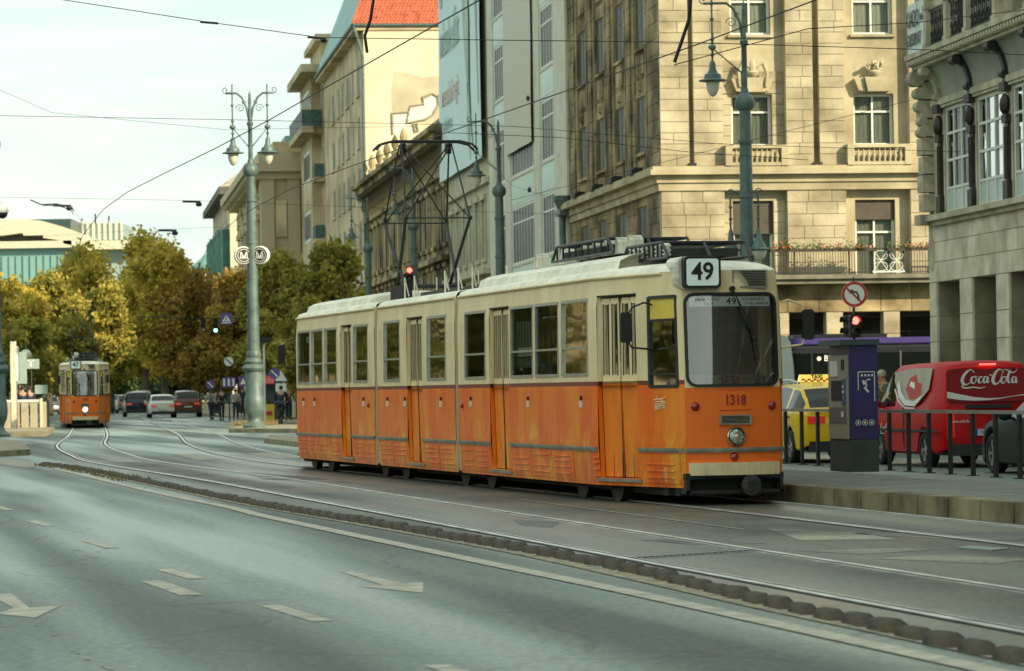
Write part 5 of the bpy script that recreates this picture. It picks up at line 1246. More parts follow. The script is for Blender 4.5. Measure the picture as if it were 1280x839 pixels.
no_ = tag(nt_.build('scaffold_netting', mat('green_net', (.06, .17, .14), .8, 0, .3, .8), None, smooth='all'), 'green scaffold netting hung over the lower floors of the last house', 'netting'); no_.location = CE; no_.rotation_euler.z = ERZ

# ---------------------------------------------------------------- modern glass building far left
YF = 400
gl_ = thing('glass_building', 'distant teal glass building with a curved roof above the left trees', 'building', (0, YF, 0))
def fp(px, py, Y=YF): q = AT(px, py, Y); return q.x, q.z
M_tg = mat('teal_glass', (.20, .42, .40), .25, 0, .25, .12, col2=(.30, .52, .48), coat=.3); M_ww = mat('warm_wall', (.62, .58, .46), .8, 0, .08)
xL, _ = fp(-60, 320); xR, zg = fp(80, 313); _, zb = fp(0, 355); _, zt_ = fp(20, 311)
MB().box(xL, xR, 0, 30, 0, zt_).build('lower_block', M_tg, gl_)
pw = (xR - xL) / 16; pnm = MB().box(-pw / 2 + .12, pw / 2 - .12, -.12, 0, 0, 3.0).mesh('glass_panel', M_tg)
for i in range(16):
    for k in range(3): inst('glass_panel', pnm, gl_, (xL + pw * (i + .5), -.05, zt_ - 3.8 - k * 3.5))
MB().box(xL - 1, xR + 1, -1, 30, zt_, zt_ + .8).build('ledge', M_ww, gl_)
x1, z1 = fp(3, 288); x2, _ = fp(72, 288); _, zw = fp(30, 291)
MB().box(xL + 4, x2, 3, 25, zt_ + .8, zw).build('upper_wall', M_ww, gl_)
MB().box(xL + 4, x2 + 1, 4, 24, zw, zw + 1.7).build('dark_band', mat('dark_glazing', (.03, .06, .06), .2, 0, .2), gl_)
rf = MB(); top = []; 
for px, py in ((-60, 282), (-20, 276), (0, 274.5), (30, 274), (55, 277), (80, 284), (102, 292)): x, z = fp(px, py); top.append((x, z))
for i in range(len(top) - 1):
    (xa, za), (xb, zb_) = top[i], top[i + 1]; rf.hexa([(xa, -1, za - 1.9), (xb, -1, zb_ - 1.6), (xb, 26, zb_ - 1.6), (xa, 26, za - 1.9), (xa, -1, za), (xb, -1, zb_), (xb, 26, zb_), (xa, 26, za)])
rf.build('curved_roof', M_ww, gl_)
g2 = thing('glass_tower', 'distant glass pavilion with rooftop antennas behind the tall yellow tree', 'building', (0, YF + 15, 0))
xa, za = fp(88, 280, YF + 15); xb, _ = fp(152, 280, YF + 15); _, zb_ = fp(120, 300, YF + 15)
MB().box(xa, xb, 0, 14, zb_ - 6, za).build('glazing', mat('pale_glass', (.35, .46, .45), .2, 0, .1, .3), g2)
for i in range(10): MB().box(xa + (xb - xa) * i / 9 - .12, xa + (xb - xa) * i / 9 + .12, -.25, 0, zb_, za + .3).build('mullion', M_ww, g2)
MB().box(xa - 1, xb + 2, -2, 14, zb_ - 1.2, zb_ - .2).build('ledge', M_ww, g2)
for i, h in enumerate((.8, 1.3, 1.0)): MB().tube([(xa + 1 + i * 1.6, 3, za), (xa + 1 + i * 1.6, 3, za + h)], .1, 5).build('antenna', M_dark, g2)
g3 = thing('far_block', 'small teal roofed block seen at the end of the street between tree and row', 'building', (0, 640, 0))
xa, za = fp(244, 322, 640); xb, _ = fp(285, 322, 640); MB().box(xa, xb, 0, 20, 0, za - 2).build('wall', M_pal, g3); MB().prism([(xa - 1, za - 2), (xb + 1, za - 2), (xb - 2, za + .6), (xa + 2, za + .6)], -1, 21, 'xz').build('roof', M_cop, g3)

# ---------------------------------------------------------------- right building with the bracketed balcony
YR = 95.0; CRt = AT(1163, 330, YR); CRt.z = 0
NDIR = -EDIR                                      # its front runs towards the camera
rbld = thing('street_building', 'stone fronted building at the right edge with tall white bay windows and a carved balcony', 'building', CRt, ERZ)
# local: x away; the front occupies x<=0
def Pr(s, z, d=0): return (-s, -d, z)            # s runs towards the camera
rs = lambda px, py: along(CRt, px, py, NDIR)
RLN = 36.0
zo, zw0, zs_, ztop = 4.15, 4.15, 5.75, 26
M_slab = mat('travertine_slab', (.50, .44, .32), .7, 0, .2, 1.2, .2, 10, col2=(.70, .63, .48), rnd=.10, world=True); M_slabd = mat('shaded_travertine', (.20, .18, .115), .8, 0, .4, 1.2, .2, 10, col2=(.29, .27, .19), rnd=.15, world=True)  # second copy carries the recess shade in its colour
M_bst = mat('balcony_stone', (.42, .38, .27), .8, 0, .3, 1.5, .2); M_cast = mat('cast_iron_brown', (.035, .03, .022), .55, .3, .4, 4)
op = [(rs(1172.5, 380), rs(1201.5, 380)), (rs(1217, 380), rs(1247, 380)), (rs(1263, 380), rs(1296, 380))]
per = op[1][0] - op[0][0]; k = 3
while op[-1][1] + per < 34: op.append((op[-1][0] + per, op[-1][1] + per))
bk = MB(); wall(bk, Pr, 0, RLN, 0, ztop, [(a, b, 0, zo) for a, b in op] + [], .85)
cwin = [(rs(1181, 200) , rs(1211, 200)), (rs(1221, 195), rs(1254, 195)), (rs(1266, 190), rs(1302, 190))]; pw_ = cwin[1][0] - cwin[0][0]
while cwin[-1][1] + pw_ < 34: cwin.append((cwin[-1][0] + pw_, cwin[-1][1] + pw_))
zwb, zwt = ZZ(1195, 266, 92.3), ZZ(1195, 131, 92.3)
bk = MB(); zbal = ZZ(1143, 84, 95)
upw = [(a + .2, b - .2, zbal + .35, zbal + 3.1) for a, b in cwin]
wall(bk, Pr, 0, RLN, 0, ztop, [(a, b, 0, zo) for a, b in op] + [(a, b, zwb, zwt) for a, b in cwin] + upw, .85)
bk.build('wall', M_slab, rbld)
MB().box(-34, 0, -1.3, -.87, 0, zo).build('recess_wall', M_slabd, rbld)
# slabs coloured dark for the recess shade, pale slabs on the piers, slab courses above
cs_, cd_ = ucube(M_slab), ucube(M_slabd)
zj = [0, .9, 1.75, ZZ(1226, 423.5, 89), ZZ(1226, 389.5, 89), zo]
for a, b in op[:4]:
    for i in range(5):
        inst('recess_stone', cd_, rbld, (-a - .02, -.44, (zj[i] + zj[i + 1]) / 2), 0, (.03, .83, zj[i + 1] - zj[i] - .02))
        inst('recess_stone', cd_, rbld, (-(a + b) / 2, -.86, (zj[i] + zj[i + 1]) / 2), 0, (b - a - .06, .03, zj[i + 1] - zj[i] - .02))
pe = [0] + [v for q in op[:4] for v in q]
for i in range(0, len(pe) - 1, 2):
    a, b = pe[i], pe[i + 1]
    for j in range(5): inst('pier_stone', cs_, rbld, (-(a + b) / 2, .012, (zj[j] + zj[j + 1]) / 2), 0, (b - a - .02, .045, zj[j + 1] - zj[j] - .025))
hrow = (zs_ - zo) / 3; rnd = random.Random(11)
for j in range(3):
    s = 0
    while s < 14:
        w_ = rnd.uniform(.75, 1.15); inst('wall_stone', cs_, rbld, (-(s + w_ / 2), .010, zo + hrow * (j + .5)), 0, (w_ - .02, .04 + rnd.uniform(0, .01), hrow - .02)); s += w_
# quoin pier at the far corner
for j in range(17):
    z = zs_ + .3 + j * .5; inst('quoin', ucube(M_bst), rbld, (-.28, .12, z + .25), 0, (.58 + .05 * (j % 2), .34 + .06 * (j % 2), .455))
MB().box(-.7, .02, -.02, .42, zs_ - .05, zs_ + .22).build('quoin_foot', M_bst, rbld)
MB().lathe([(.34, 0), (.30, .04), (.2, .06), (.001, .07)], (0, 0, 0), 20, 'y').build('roundel', M_bst, rbld, smooth=True, loc=(-.33, .03, 4.95)).scale = (1, 1, 1.5)
MB().box(-36, -.7, -.02, .30, zs_ + .02, zs_ + .17).box(-36, -.7, -.02, .16, zs_ - .10, zs_ + .02).build('sill_course', M_bst, rbld)
# bay windows between cast columns
for i, (a, b) in enumerate(cwin[:5]):
    w_ = b - a - .1; h = zwt - zwb; c = (a + b) / 2
    f = MB(); fr = .1
    f.box(-w_ / 2, w_ / 2, 0, .1, 0, fr); f.box(-w_ / 2, w_ / 2, 0, .1, h - fr, h)
    for x in (-w_ / 2, -w_ / 6 - .05, w_ / 6 - .05, w_ / 2 - .1): f.box(x, x + .1, .002, .098, fr, h - fr)
    for z in (h * .24, h * .50, h * .75): f.box(-w_ / 2 + .1, w_ / 2 - .1, .004, .09, z - .035, z + .035)
    o = f.build('bay_window', mat('cream_frame', (.66, .66, .56), .5, 0, .06), rbld); o.location = (-c, -.03, zwb); o.rotation_euler.z = math.pi
    MB().quad((-w_ / 2 + .1, .05, h * .24), (w_ / 2 - .1, .05, h * .24), (w_ / 2 - .1, .05, h - fr), (-w_ / 2 + .1, .05, h - fr)).build('pane', M_dkglass, o)
    MB().box(-w_ / 2 + .1, w_ / 2 - .1, .03, .06, fr, h * .24 - .04).build('frosted_panel', mat('frosted_panel', (.42, .52, .47), .35, 0, .06), o)
    MB().box(-b, -a, -1.5, -1.45, zwb, zwt).build('room_wall', mat('grey_room', (.10, .11, .10), .9, 0, .3), rbld)
    for cc_ in ([a - .32] if i else [a - .32]) + ([] if i < 4 else [b + .32]):
        cm_ = MB(); cm_.box(-cc_ - .22, -cc_ + .22, .0, .13, zwb - .1, zwb + .5); cm_.box(-cc_ - .16, -cc_ + .16, .0, .07, zwb + .5, zwt - .9)
        for xx in (-.1, 0, .1): cm_.tube([(-cc_ + xx, .08, zwb + .55), (-cc_ + xx, .08, zwt - 1.0)], .035, 5)
        cm_.box(-cc_ - .22, -cc_ + .22, .0, .14, zwt - .9, zwt - .7); cm_.blob((-cc_, .10, zwt - .45), .2, .13, .26, 8, 6, .12); cm_.box(-cc_ - .26, -cc_ + .26, .0, .18, zwt - .12, zwt + .1)
        cm_.build('cast_column', M_cast, rbld, smooth=True)
        # scrolled bracket carrying the balcony
        bp = [(.12, zwt + .1), (.14, zwt + .5), (.24, zwt + .8), (.46, zbal - .32), (.46, zbal - .06), (.0, zbal - .06), (.0, zwt + .1)]
        bm_ = MB(); bm_.prism([(y, z) for y, z in bp], -cc_ - .13, -cc_ + .13, 'yz')
        bm_.tube([(-cc_ - .2, .46, zbal - .26), (-cc_ + .2, .46, zbal - .26)], .13, 10); bm_.tube([(-cc_ - .17, .14, zwt + .3), (-cc_ + .17, .14, zwt + .3)], .09, 8)
        bm_.build('bracket', M_cast if i else M_bst, rbld, smooth=True)
# corner scroll carving
cc_ = .35; b_ = MB()
for (y, z, r_) in ((.42, zbal - .35, .22), (.34, zbal - .75, .15), (.30, zbal - 1.1, .16), (.27, zbal - 1.5, .12), (.26, zbal - 1.8, .14)): b_.tube([(-cc_ - .24, y, z), (-cc_ + .24, y, z)], r_, 10)
b_.build('corner_carving', M_bst, rbld, smooth=True)
# cove between windows and balcony
rows = []
for j in range(7):
    t_ = j / 6; y = .03 + .36 * t_ ** 1.8; z = zwt + .25 + (zbal - .08 - zwt - .25) * (t_ ** .8); rows.append([(-.75, y, z), (-12, y, z), (-24, y, z), (-36, y, z)])
MB().grid(rows).build('cove', mat('cove_grey', (.27, .27, .22), .8, 0, .2, 1), rbld, smooth='all')
MB().box(-36, -.75, -.02, .12, zwt + .08, zwt + .25).box(-36, -.75, -.02, .08, zwt + .0, zwt + .08).build('architrave', M_bst, rbld)
b0 = -.3
sl_ = MB(); sl_.box(-36, b0 + .0, -.02, .60, zbal - .05, zbal + .12); sl_.box(-36, b0 + .08, -.02, .68, zbal + .12, zbal + .26); sl_.box(-36, b0 - .08, -.02, .52, zbal - .14, zbal - .05); sl_.build('balcony_slab', M_bst, rbld)
for i in range(60): inst('dentil', ucube(M_bst), rbld, (b0 - .2 - i * .28, .62, zbal + .03), 0, (.15, .1, .12)) if i < 55 else None
posts = [b0 - .15, b0 - 1.95, b0 - 4.1, b0 - 6.2, b0 - 9.0, b0 - 12]
for i, x in enumerate(posts[1:]): MB().box(x - .14, x + .14, .38, .60, zbal + .26, zbal + 1.3).box(x - .18, x + .18, .35, .63, zbal + 1.3, zbal + 1.42).box(x - .18, x + .18, .35, .63, zbal + .26, zbal + .4).build('balcony_post', M_bst, rbld)
def scroll_panel(xa, xb):
    b_ = MB(); z0, z1 = zbal + .32, zbal + 1.28; b_.box(xa, xb, .48, .52, z0, z0 + .04); b_.box(xa, xb, .47, .53, z1 - .05, z1)
    n = max(2, int((xb - xa) / .36))
    for i in range(n):
        cx = xa + (xb - xa) * (i + .5) / n
        for (cz, r0, dr) in ((z0 + .26, .15, 1), (z0 + .60, .14, -1), (z0 + .80, .08, 1)):
            pts = [(cx + dr * r0 * (1 - a / 22) * math.cos(a * .55), .50, cz + r0 * (1 - a / 22) * math.sin(a * .55)) for a in range(17)]; b_.tube(pts, .014, 4)
            pts = [(cx + dr * (r0 * .5) * math.cos(a * .9), .50, cz + (r0 * .5) * math.sin(a * .9)) for a in range(8)]; b_.tube(pts, .016, 4)
        xx = xa + (xb - xa) * i / n; b_.box(xx - .012, xx + .012, .488, .512, z0, z1)
        for a in range(5): b_.tube([(cx - .15 + .07 * a, .50, z0 + .05), (cx + .12 - .06 * a, .50, z1 - .08)], .008, 4)
    b_.build('iron_panel', M_iron, rbld)
scroll_panel(posts[1] + .2, posts[0] - .05) if False else None
scroll_panel(posts[2] + .18, posts[1] - .18); scroll_panel(posts[3] + .18, posts[2] - .18); scroll_panel(posts[4] + .18, posts[3] - .18)
MB().tube([(posts[0], .5, zbal + .26), (posts[0], .5, zbal + 1.3)], .03, 6).tube([(posts[0], .5, zbal + 1.28), (posts[1], .5, zbal + 1.28)], .02, 6).tube([(posts[0] , .1, zbal + 1.28), (posts[0], .5, zbal + 1.28)], .02, 6).build('balcony_rail', M_iron, rbld)
for (a, b, z0, z1) in upw[:4]:
    put_window(rbld, (-(a + b) / 2, -.3, z0), math.pi, b - a, z1 - z0, curtain=False); MB().box(-b, -a, -1.4, -1.3, z0, z1).build('room_wall', M_room, rbld)
    MB().box(-b - .2, -a + .2, .0, .25, z1 + .1, z1 + .4).build('lintel', M_bst, rbld)
fmx, pmx, cmx = window_mesh(2.4, 2.9, 3, (.5, .75), M_wframe)
nb = thing('unseen_brown_building', 'long unseen building behind the camera, added dark for the windscreen reflection', 'building', CRt - EDIR * 36.3, ERZ)  # unseen row added to shade the road and darken the windscreen reflection
MB().box(-220, 0, -15, 0, 0, 25).build('wall', mat('brown_render', (.13, .10, .07), .85, 0, .2, .6), nb)
for i in range(50):
    for z in (1.2, 5.9, 10.4, 15, 19.6):
        o = inst('window', fmx, nb, (-(2.2 + i * 4.3), .03, z), math.pi); inst('pane', dull_pane(pmx), o)
# hand-lettered letting sign tied to the balcony end
M_sheet = mat('sign_sheet', (.58, .68, .63), .6, 0, .06)
sgn = thing('letting_sign', 'white cloth sign reading KIADÓ and a phone number tied to the end of the balcony', 'sign', CRt, ERZ)
xa, xb = posts[1] + .22, posts[0] + .35; zz0, zz1 = zbal + .30, zbal + 1.62
sgn_s = MB().grid([[(xa + (xb - xa) * i / 8, .56 + .02 * math.sin(i * 1.5), zz0 + (zz1 - zz0) * j / 4) for i in range(9)] for j in range(5)]).build('sheet', M_sheet, sgn, smooth='all')
for s_, sz, xx, zz, k_ in (('KIADÓ', .62, xb - .1, zz0 + .88, .72), ('10+Á', .26, xb - 1.55, zz0 + .85, .8), ('620/5509107', .46, xb - .1, zz0 + .33, .66)):
    me = text_mesh(s_, sz, m=M_ink, sx=k_, depth=.003, align='LEFT', bold=.006); o = bpy.data.objects.new('lettering', me); COL.objects.link(o); o.parent = sgn; o.location = (xx, .605, zz); o.rotation_euler = (R(90), 0, R(180))
MB().box(-RLN, 0, -16, -.01, ztop - .3, ztop).box(-RLN, 0, -16, -15.7, 0, ztop - .31).box(-.35, 0, -15.7, -.86, 0, ztop - .31).build('roof', M_slab, rbld)
# unseen building across the street, added for yellow reflections in the tram side
ls = thing('unseen_opposite_building', 'unseen ochre building across the road, added to reflect in the tram side', 'building', (-58, 50, 0), R(99))
w8 = MB(); hl = [(4 + 5 * i, 5.8 + 5 * i, 2 + 4.2 * k, 4.6 + 4.2 * k) for i in range(48) for k in range(4)]
wall(w8, lambda x, z, d=0: (x, d, z), 0, 245, 0, 19, hl, .4); w8.box(0, 245, .5, 12, 18.8, 19); w8.build('wall', mat('ochre_render', (.20, .15, .065), .85, 0, .15, .4), ls)
for (a, b, c, d) in hl: put_window(ls, ((a + b) / 2, .3, c), 0, b - a, d - c, curtain=False)
MB().box(0, 245, 1.2, 1.3, 0, 18.5).build('room_wall', M_room, ls)
# flower boxes along the limestone balcony
M_leaf = mat('geranium_leaf', (.10, .14, .03), .7, 0, .4, 12); M_fl = {'red': mat('red_petal', (.55, .05, .05), .6, 0, .2, 20), 'pink': mat('pink_petal', (.65, .2, .2), .6, 0, .2, 20), 'dry': mat('dry_leaf', (.35, .26, .08), .8, 0, .3, 12)}
for k_, (px, w_, kind, lb) in enumerate(((889, .5, 'red', 'small planter with a few red flowers at the far left of the limestone balcony'), (900, .7, 'dry', 'planter of tall dry stems beside the left red planter'), (975, .75, 'red', 'planter of bright red geraniums left of the railing middle, beside the lamp post'), (1003, 1.5, 'dry', 'long planter of yellowing leaves beside the red geraniums'), (1038, .8, 'pink', 'planter with pink flowers left of the white balcony door'), (1064, 1.0, 'dry', 'planter of trailing green leaves at the left of the white scroll panel'), (1082, .8, 'pink', 'planter of pink flowers right before the white balcony door'), (1124, .9, 'dry', 'planter of low green leaves right of the white balcony door'), (1147, 1.0, 'red', 'planter overflowing with red flowers at the right end of the balcony'))):
    s = along(CS - EDIR * 1.1, px, 318, ERIGHT); W_ = CS - EDIR * 1.1 + ERIGHT * s
    t_ = thing('flower_box', lb, 'planter', (W_.x, W_.y, zsl + .80), ERZ, 'flower boxes on the limestone balcony')
    MB().box(-.11, .07, -w_ / 2, w_ / 2, .06, .17).build('trough', mat('trough_brown', (.05, .04, .025), .8, 0, .2), t_)
    lf = MB(); fl = MB(); rg = random.Random(k_)
    for _ in range(int(160 * w_)):
        x, y, z = rg.uniform(-.17, .14), rg.uniform(-w_ / 2, w_ / 2), .16 + abs(rg.gauss(0, .10)) * (1.6 if kind == 'dry' else 1); a = [Vector((rg.uniform(-1, 1), rg.uniform(-1, 1), rg.uniform(-1, 1))).normalized() * .04 for _ in range(2)]
        c = Vector((x, y, z)); (fl if (kind != 'dry' and rg.random() < .55 and z > .2) else lf).quad(c - a[0], c - a[1], c + a[0], c + a[1])
    tag(lf.build('leaves', M_leaf if kind != 'dry' else M_fl['dry'] if k_ in (1,) else M_leaf, t_), kind='stuff')
    if fl.f: tag(fl.build('blossoms', M_fl[kind], t_), kind='stuff')
# ================================================================== TREES
def leaf_mat(name, c0, c1, c2):
    m = bpy.data.materials.new(name); m.use_nodes = True; n = m.node_tree.nodes; l = m.node_tree.links; n.remove(n['Principled BSDF']); o = n['Material Output']
    t = n.new('ShaderNodeTexCoord'); ns = n.new('ShaderNodeTexNoise'); ns.inputs['Scale'].default_value = .55; ns.inputs['Detail'].default_value = 8; ns.inputs['Roughness'].default_value = .75; l.new(t.outputs['Object'], ns.inputs[0])
    cr = n.new('ShaderNodeValToRGB'); e = cr.color_ramp.elements; e[0].position = .36; e[1].position = .64; e[0].color = (*c0, 1); e[1].color = (*c2, 1); x = e.new(.5); x.color = (*c1, 1); l.new(ns.outputs[0], cr.inputs[0])
    d = n.new('ShaderNodeBsdfDiffuse'); tr = n.new('ShaderNodeBsdfTranslucent'); mx = n.new('ShaderNodeMixShader'); mx.inputs[0].default_value = .35
    l.new(cr.outputs[0], d.inputs[0]); l.new(cr.outputs[0], tr.inputs[0]); l.new(d.outputs[0], mx.inputs[1]); l.new(tr.outputs[0], mx.inputs[2]); l.new(mx.outputs[0], o.inputs[0]); MATS[name] = m; return m
LF = {'dark': leaf_mat('shaded_leaf', (.03, .035, .01), (.06, .065, .015), (.12, .11, .02)), 'gold': leaf_mat('golden_leaf', (.20, .18, .035), (.52, .42, .075), (.90, .70, .19)), 'olive': leaf_mat('olive_leaf', (.12, .13, .03), (.32, .29, .065), (.66, .54, .13)), 'brown': leaf_mat('brown_leaf', (.11, .08, .025), (.28, .19, .045), (.55, .38, .09)), 'green': leaf_mat('far_green_leaf', (.05, .10, .055), (.10, .16, .08), (.20, .24, .10))}  # dark set: brightness taken out of the leaves for darker window reflections
M_bark = mat('bark', (.10, .08, .055), .9, 0, .3, 2, .4)
def tree(px, top, Y, hw, kind, label, name='street_tree', seed=0, leaves=8500, low=2.6, size=.24):
    rg = random.Random(seed * 31 + 5); b = AT(px, 500, Y); X = b.x; H = ZZ(px, top, Y); rad = 1.3 * hw * Y / FPX
    t = thing(name, label, 'tree', (X, Y, 0), rg.uniform(0, 6), 'street trees')
    tk = MB(); lean = Vector((rg.uniform(-.06, .06), rg.uniform(-.06, .06), 0)); r0 = .28 * (H / 12)
    tk.tube([(0, 0, -.1), (lean.x * 2, lean.y * 2, 1.2), (lean.x * H * .35, lean.y * H * .35, H * .35), (lean.x * H, lean.y * H, H * .72)], [r0 * 1.25, r0, r0 * .75, r0 * .3], 9)
    lumps = []
    zc = (H + low) / 2; hz = (H - low) / 2
    for i in range(24):
        a = rg.uniform(0, 6.28); e = rg.uniform(-1, 1); rr = math.sqrt(max(0, 1 - e * e)) * rg.uniform(.35, .92)
        c = Vector((rad * rr * math.cos(a), rad * rr * math.sin(a), zc + hz * e * .78)); lumps.append((c, rad * rg.uniform(.18, .36), hz * rg.uniform(.13, .27)))
        base = Vector((lean.x * H * .4, lean.y * H * .4, H * (.28 + .3 * (e + 1) / 2))); mid = base.lerp(c, .5) + Vector((0, 0, .4))
        tk.tube([base, mid, c], [r0 * .38, r0 * .22, r0 * .07], 6)
    lumps.append((Vector((0, 0, H - hz * .3)), rad * .4, hz * .3)); lumps.append((Vector((0, 0, zc)), rad * .6, hz * .6))
    tk.build('trunk', M_bark, t, smooth='all')
    cb = MB(); V, F = cb.v, cb.f; tot = sum(l[1] ** 2 for l in lumps)
    for c, rl, rz in lumps:
        for _ in range(int(leaves * rl * rl / tot)):
            u = Vector((rg.gauss(0, 1), rg.gauss(0, 1), rg.gauss(0, 1))).normalized() * (rg.random() ** .35) * rg.choice((.8, 1, 1.05, 1.15, 1.35))
            p = c + Vector((u.x * rl, u.y * rl, u.z * rz)); s = size * rg.uniform(.55, 1.25)
            n = Vector((rg.uniform(-1, 1), rg.uniform(-1, 1), rg.uniform(-.4, 1))).normalized(); a = n.orthogonal().normalized(); a.rotate(Matrix.Rotation(rg.uniform(0, 6.28), 3, n)); bb = n.cross(a)
            i = len(V); V += [tuple(p - a * s), tuple(p + bb * s * .5), tuple(p + a * s * .9), tuple(p - bb * s * .55)]; F.append((i, i + 1, i + 2, i + 3))
    tag(cb.build('crown', LF[kind], t), kind='stuff')
    return t
TREES = [
 (418, 302, 172, 52, 'olive', 'yellow olive street tree rising right behind the rear roof of the front tram'),
 (352, 312, 214, 46, 'olive', 'bushy olive tree right of the metro lamp post, in front of the beige house'),
 (300, 338, 246, 42, 'brown', 'brownish tree directly behind the metro lamp post'),
 (246, 336, 292, 52, 'brown', 'wide dark brown tree left of the lamp post above the queue of cars'),
 (208, 300, 322, 44, 'gold', 'tall golden green tree with ragged right side above the white car'),
 (182, 286, 345, 46, 'gold', 'tallest golden tree of the street, left of the gap of sky'),
 (112, 304, 300, 48, 'gold', 'broad golden tree right above the small oncoming tram'),
 (62, 340, 262, 44, 'olive', 'olive tree at the left of the oncoming tram roof'),
 (12, 348, 240, 46, 'gold', 'yellow lit tree near the left edge beneath the glass building'),
 (-48, 322, 225, 50, 'gold', 'golden tree cut by the left edge'),
 (138, 352, 285, 34, 'olive', 'lower olive tree filling the space right of the oncoming tram'),
 (92, 392, 235, 34, 'olive', 'low dark tree just behind the oncoming tram'),
 (30, 396, 215, 40, 'olive', 'low dark tree behind the people on the left platform'),
 (272, 392, 240, 34, 'brown', 'low brown tree over the pedestrians left of the lamp post'),
 (332, 392, 190, 34, 'olive', 'low dark tree over the cyclist between lamp post and tram'),
 (385, 372, 165, 36, 'olive', 'dark low tree hidden behind the tram tail'),
 (160, 425, 430, 30, 'green', 'far bluish green tree at the end of the street'),
 (190, 432, 460, 26, 'green', 'far pale green tree above the waiting cars'),
 (130, 440, 400, 26, 'green', 'small far green tree right of the oncoming tram'),
 (215, 448, 400, 24, 'green', 'small far green tree behind the white car')]
for i, (px, tp, Y, hw, k, lb) in enumerate(TREES):
    far = k == 'green'
    tree(px, tp, Y, hw, k, lb, seed=i, leaves=5000 if far or tp > 370 else 12000, low=.9 if tp > 370 else 1.9, size=.30 if far else .17 + (Y - 160) / 1600)
for i, (X, Y, H, R_) in enumerate(((-47, 150, 12, 8), (-44, 122, 12, 8), (-40, 96, 12, 7.5), (-50, 180, 12, 8), (-54, 212, 13, 8), (-38, 72, 11, 7))):  # unseen trees added so the tram windows reflect something dark
    tree(HX + X * FPX / Y, HY + (CAMZ - H) * FPX / Y, Y, R_ * FPX / Y, 'dark', 'unseen dark tree added before the ochre building to darken tram window reflections', seed=50 + i, leaves=4200, low=.6, size=.36)
# mass of far foliage closing the street
fm = MB(); rg = random.Random(9)
for _ in range(15000):
    X = rg.uniform(-95, -18); Y = rg.uniform(478, 500); h = 8 + 3 * math.sin(X * .25) + 2 * math.sin(X * .9); z = h * rg.random() ** .7; s = rg.uniform(.3, .7); n = Vector((rg.uniform(-1, 1), rg.uniform(-1, .2), rg.uniform(-.4, 1))).normalized(); a = n.orthogonal().normalized(); bb = n.cross(a); p = Vector((X, Y, z))
    fm.quad(p - a * s, p + bb * s * .6, p + a * s, p - bb * s * .6)
tag(fm.build('woodland', LF['green']), 'far mass of trees closing the end of the street', 'trees', kind='stuff')
gt = MB(); c = G(318, 537)
for _ in range(240):
    a = rg.uniform(0, 6.28); r_ = rg.uniform(.3, 1.0); q = Vector((c.x + r_ * math.cos(a), c.y + r_ * math.sin(a), .15)); h = rg.uniform(.08, .3); w_ = .03
    gt.quad((q.x - w_, q.y, q.z), (q.x + w_, q.y, q.z), (q.x + rg.uniform(-.08, .08), q.y, q.z + h))
tag(gt.build('grass', MATS['dry_grass']), 'dry grass growing round the foot of the metro lamp post', 'grass', kind='stuff')

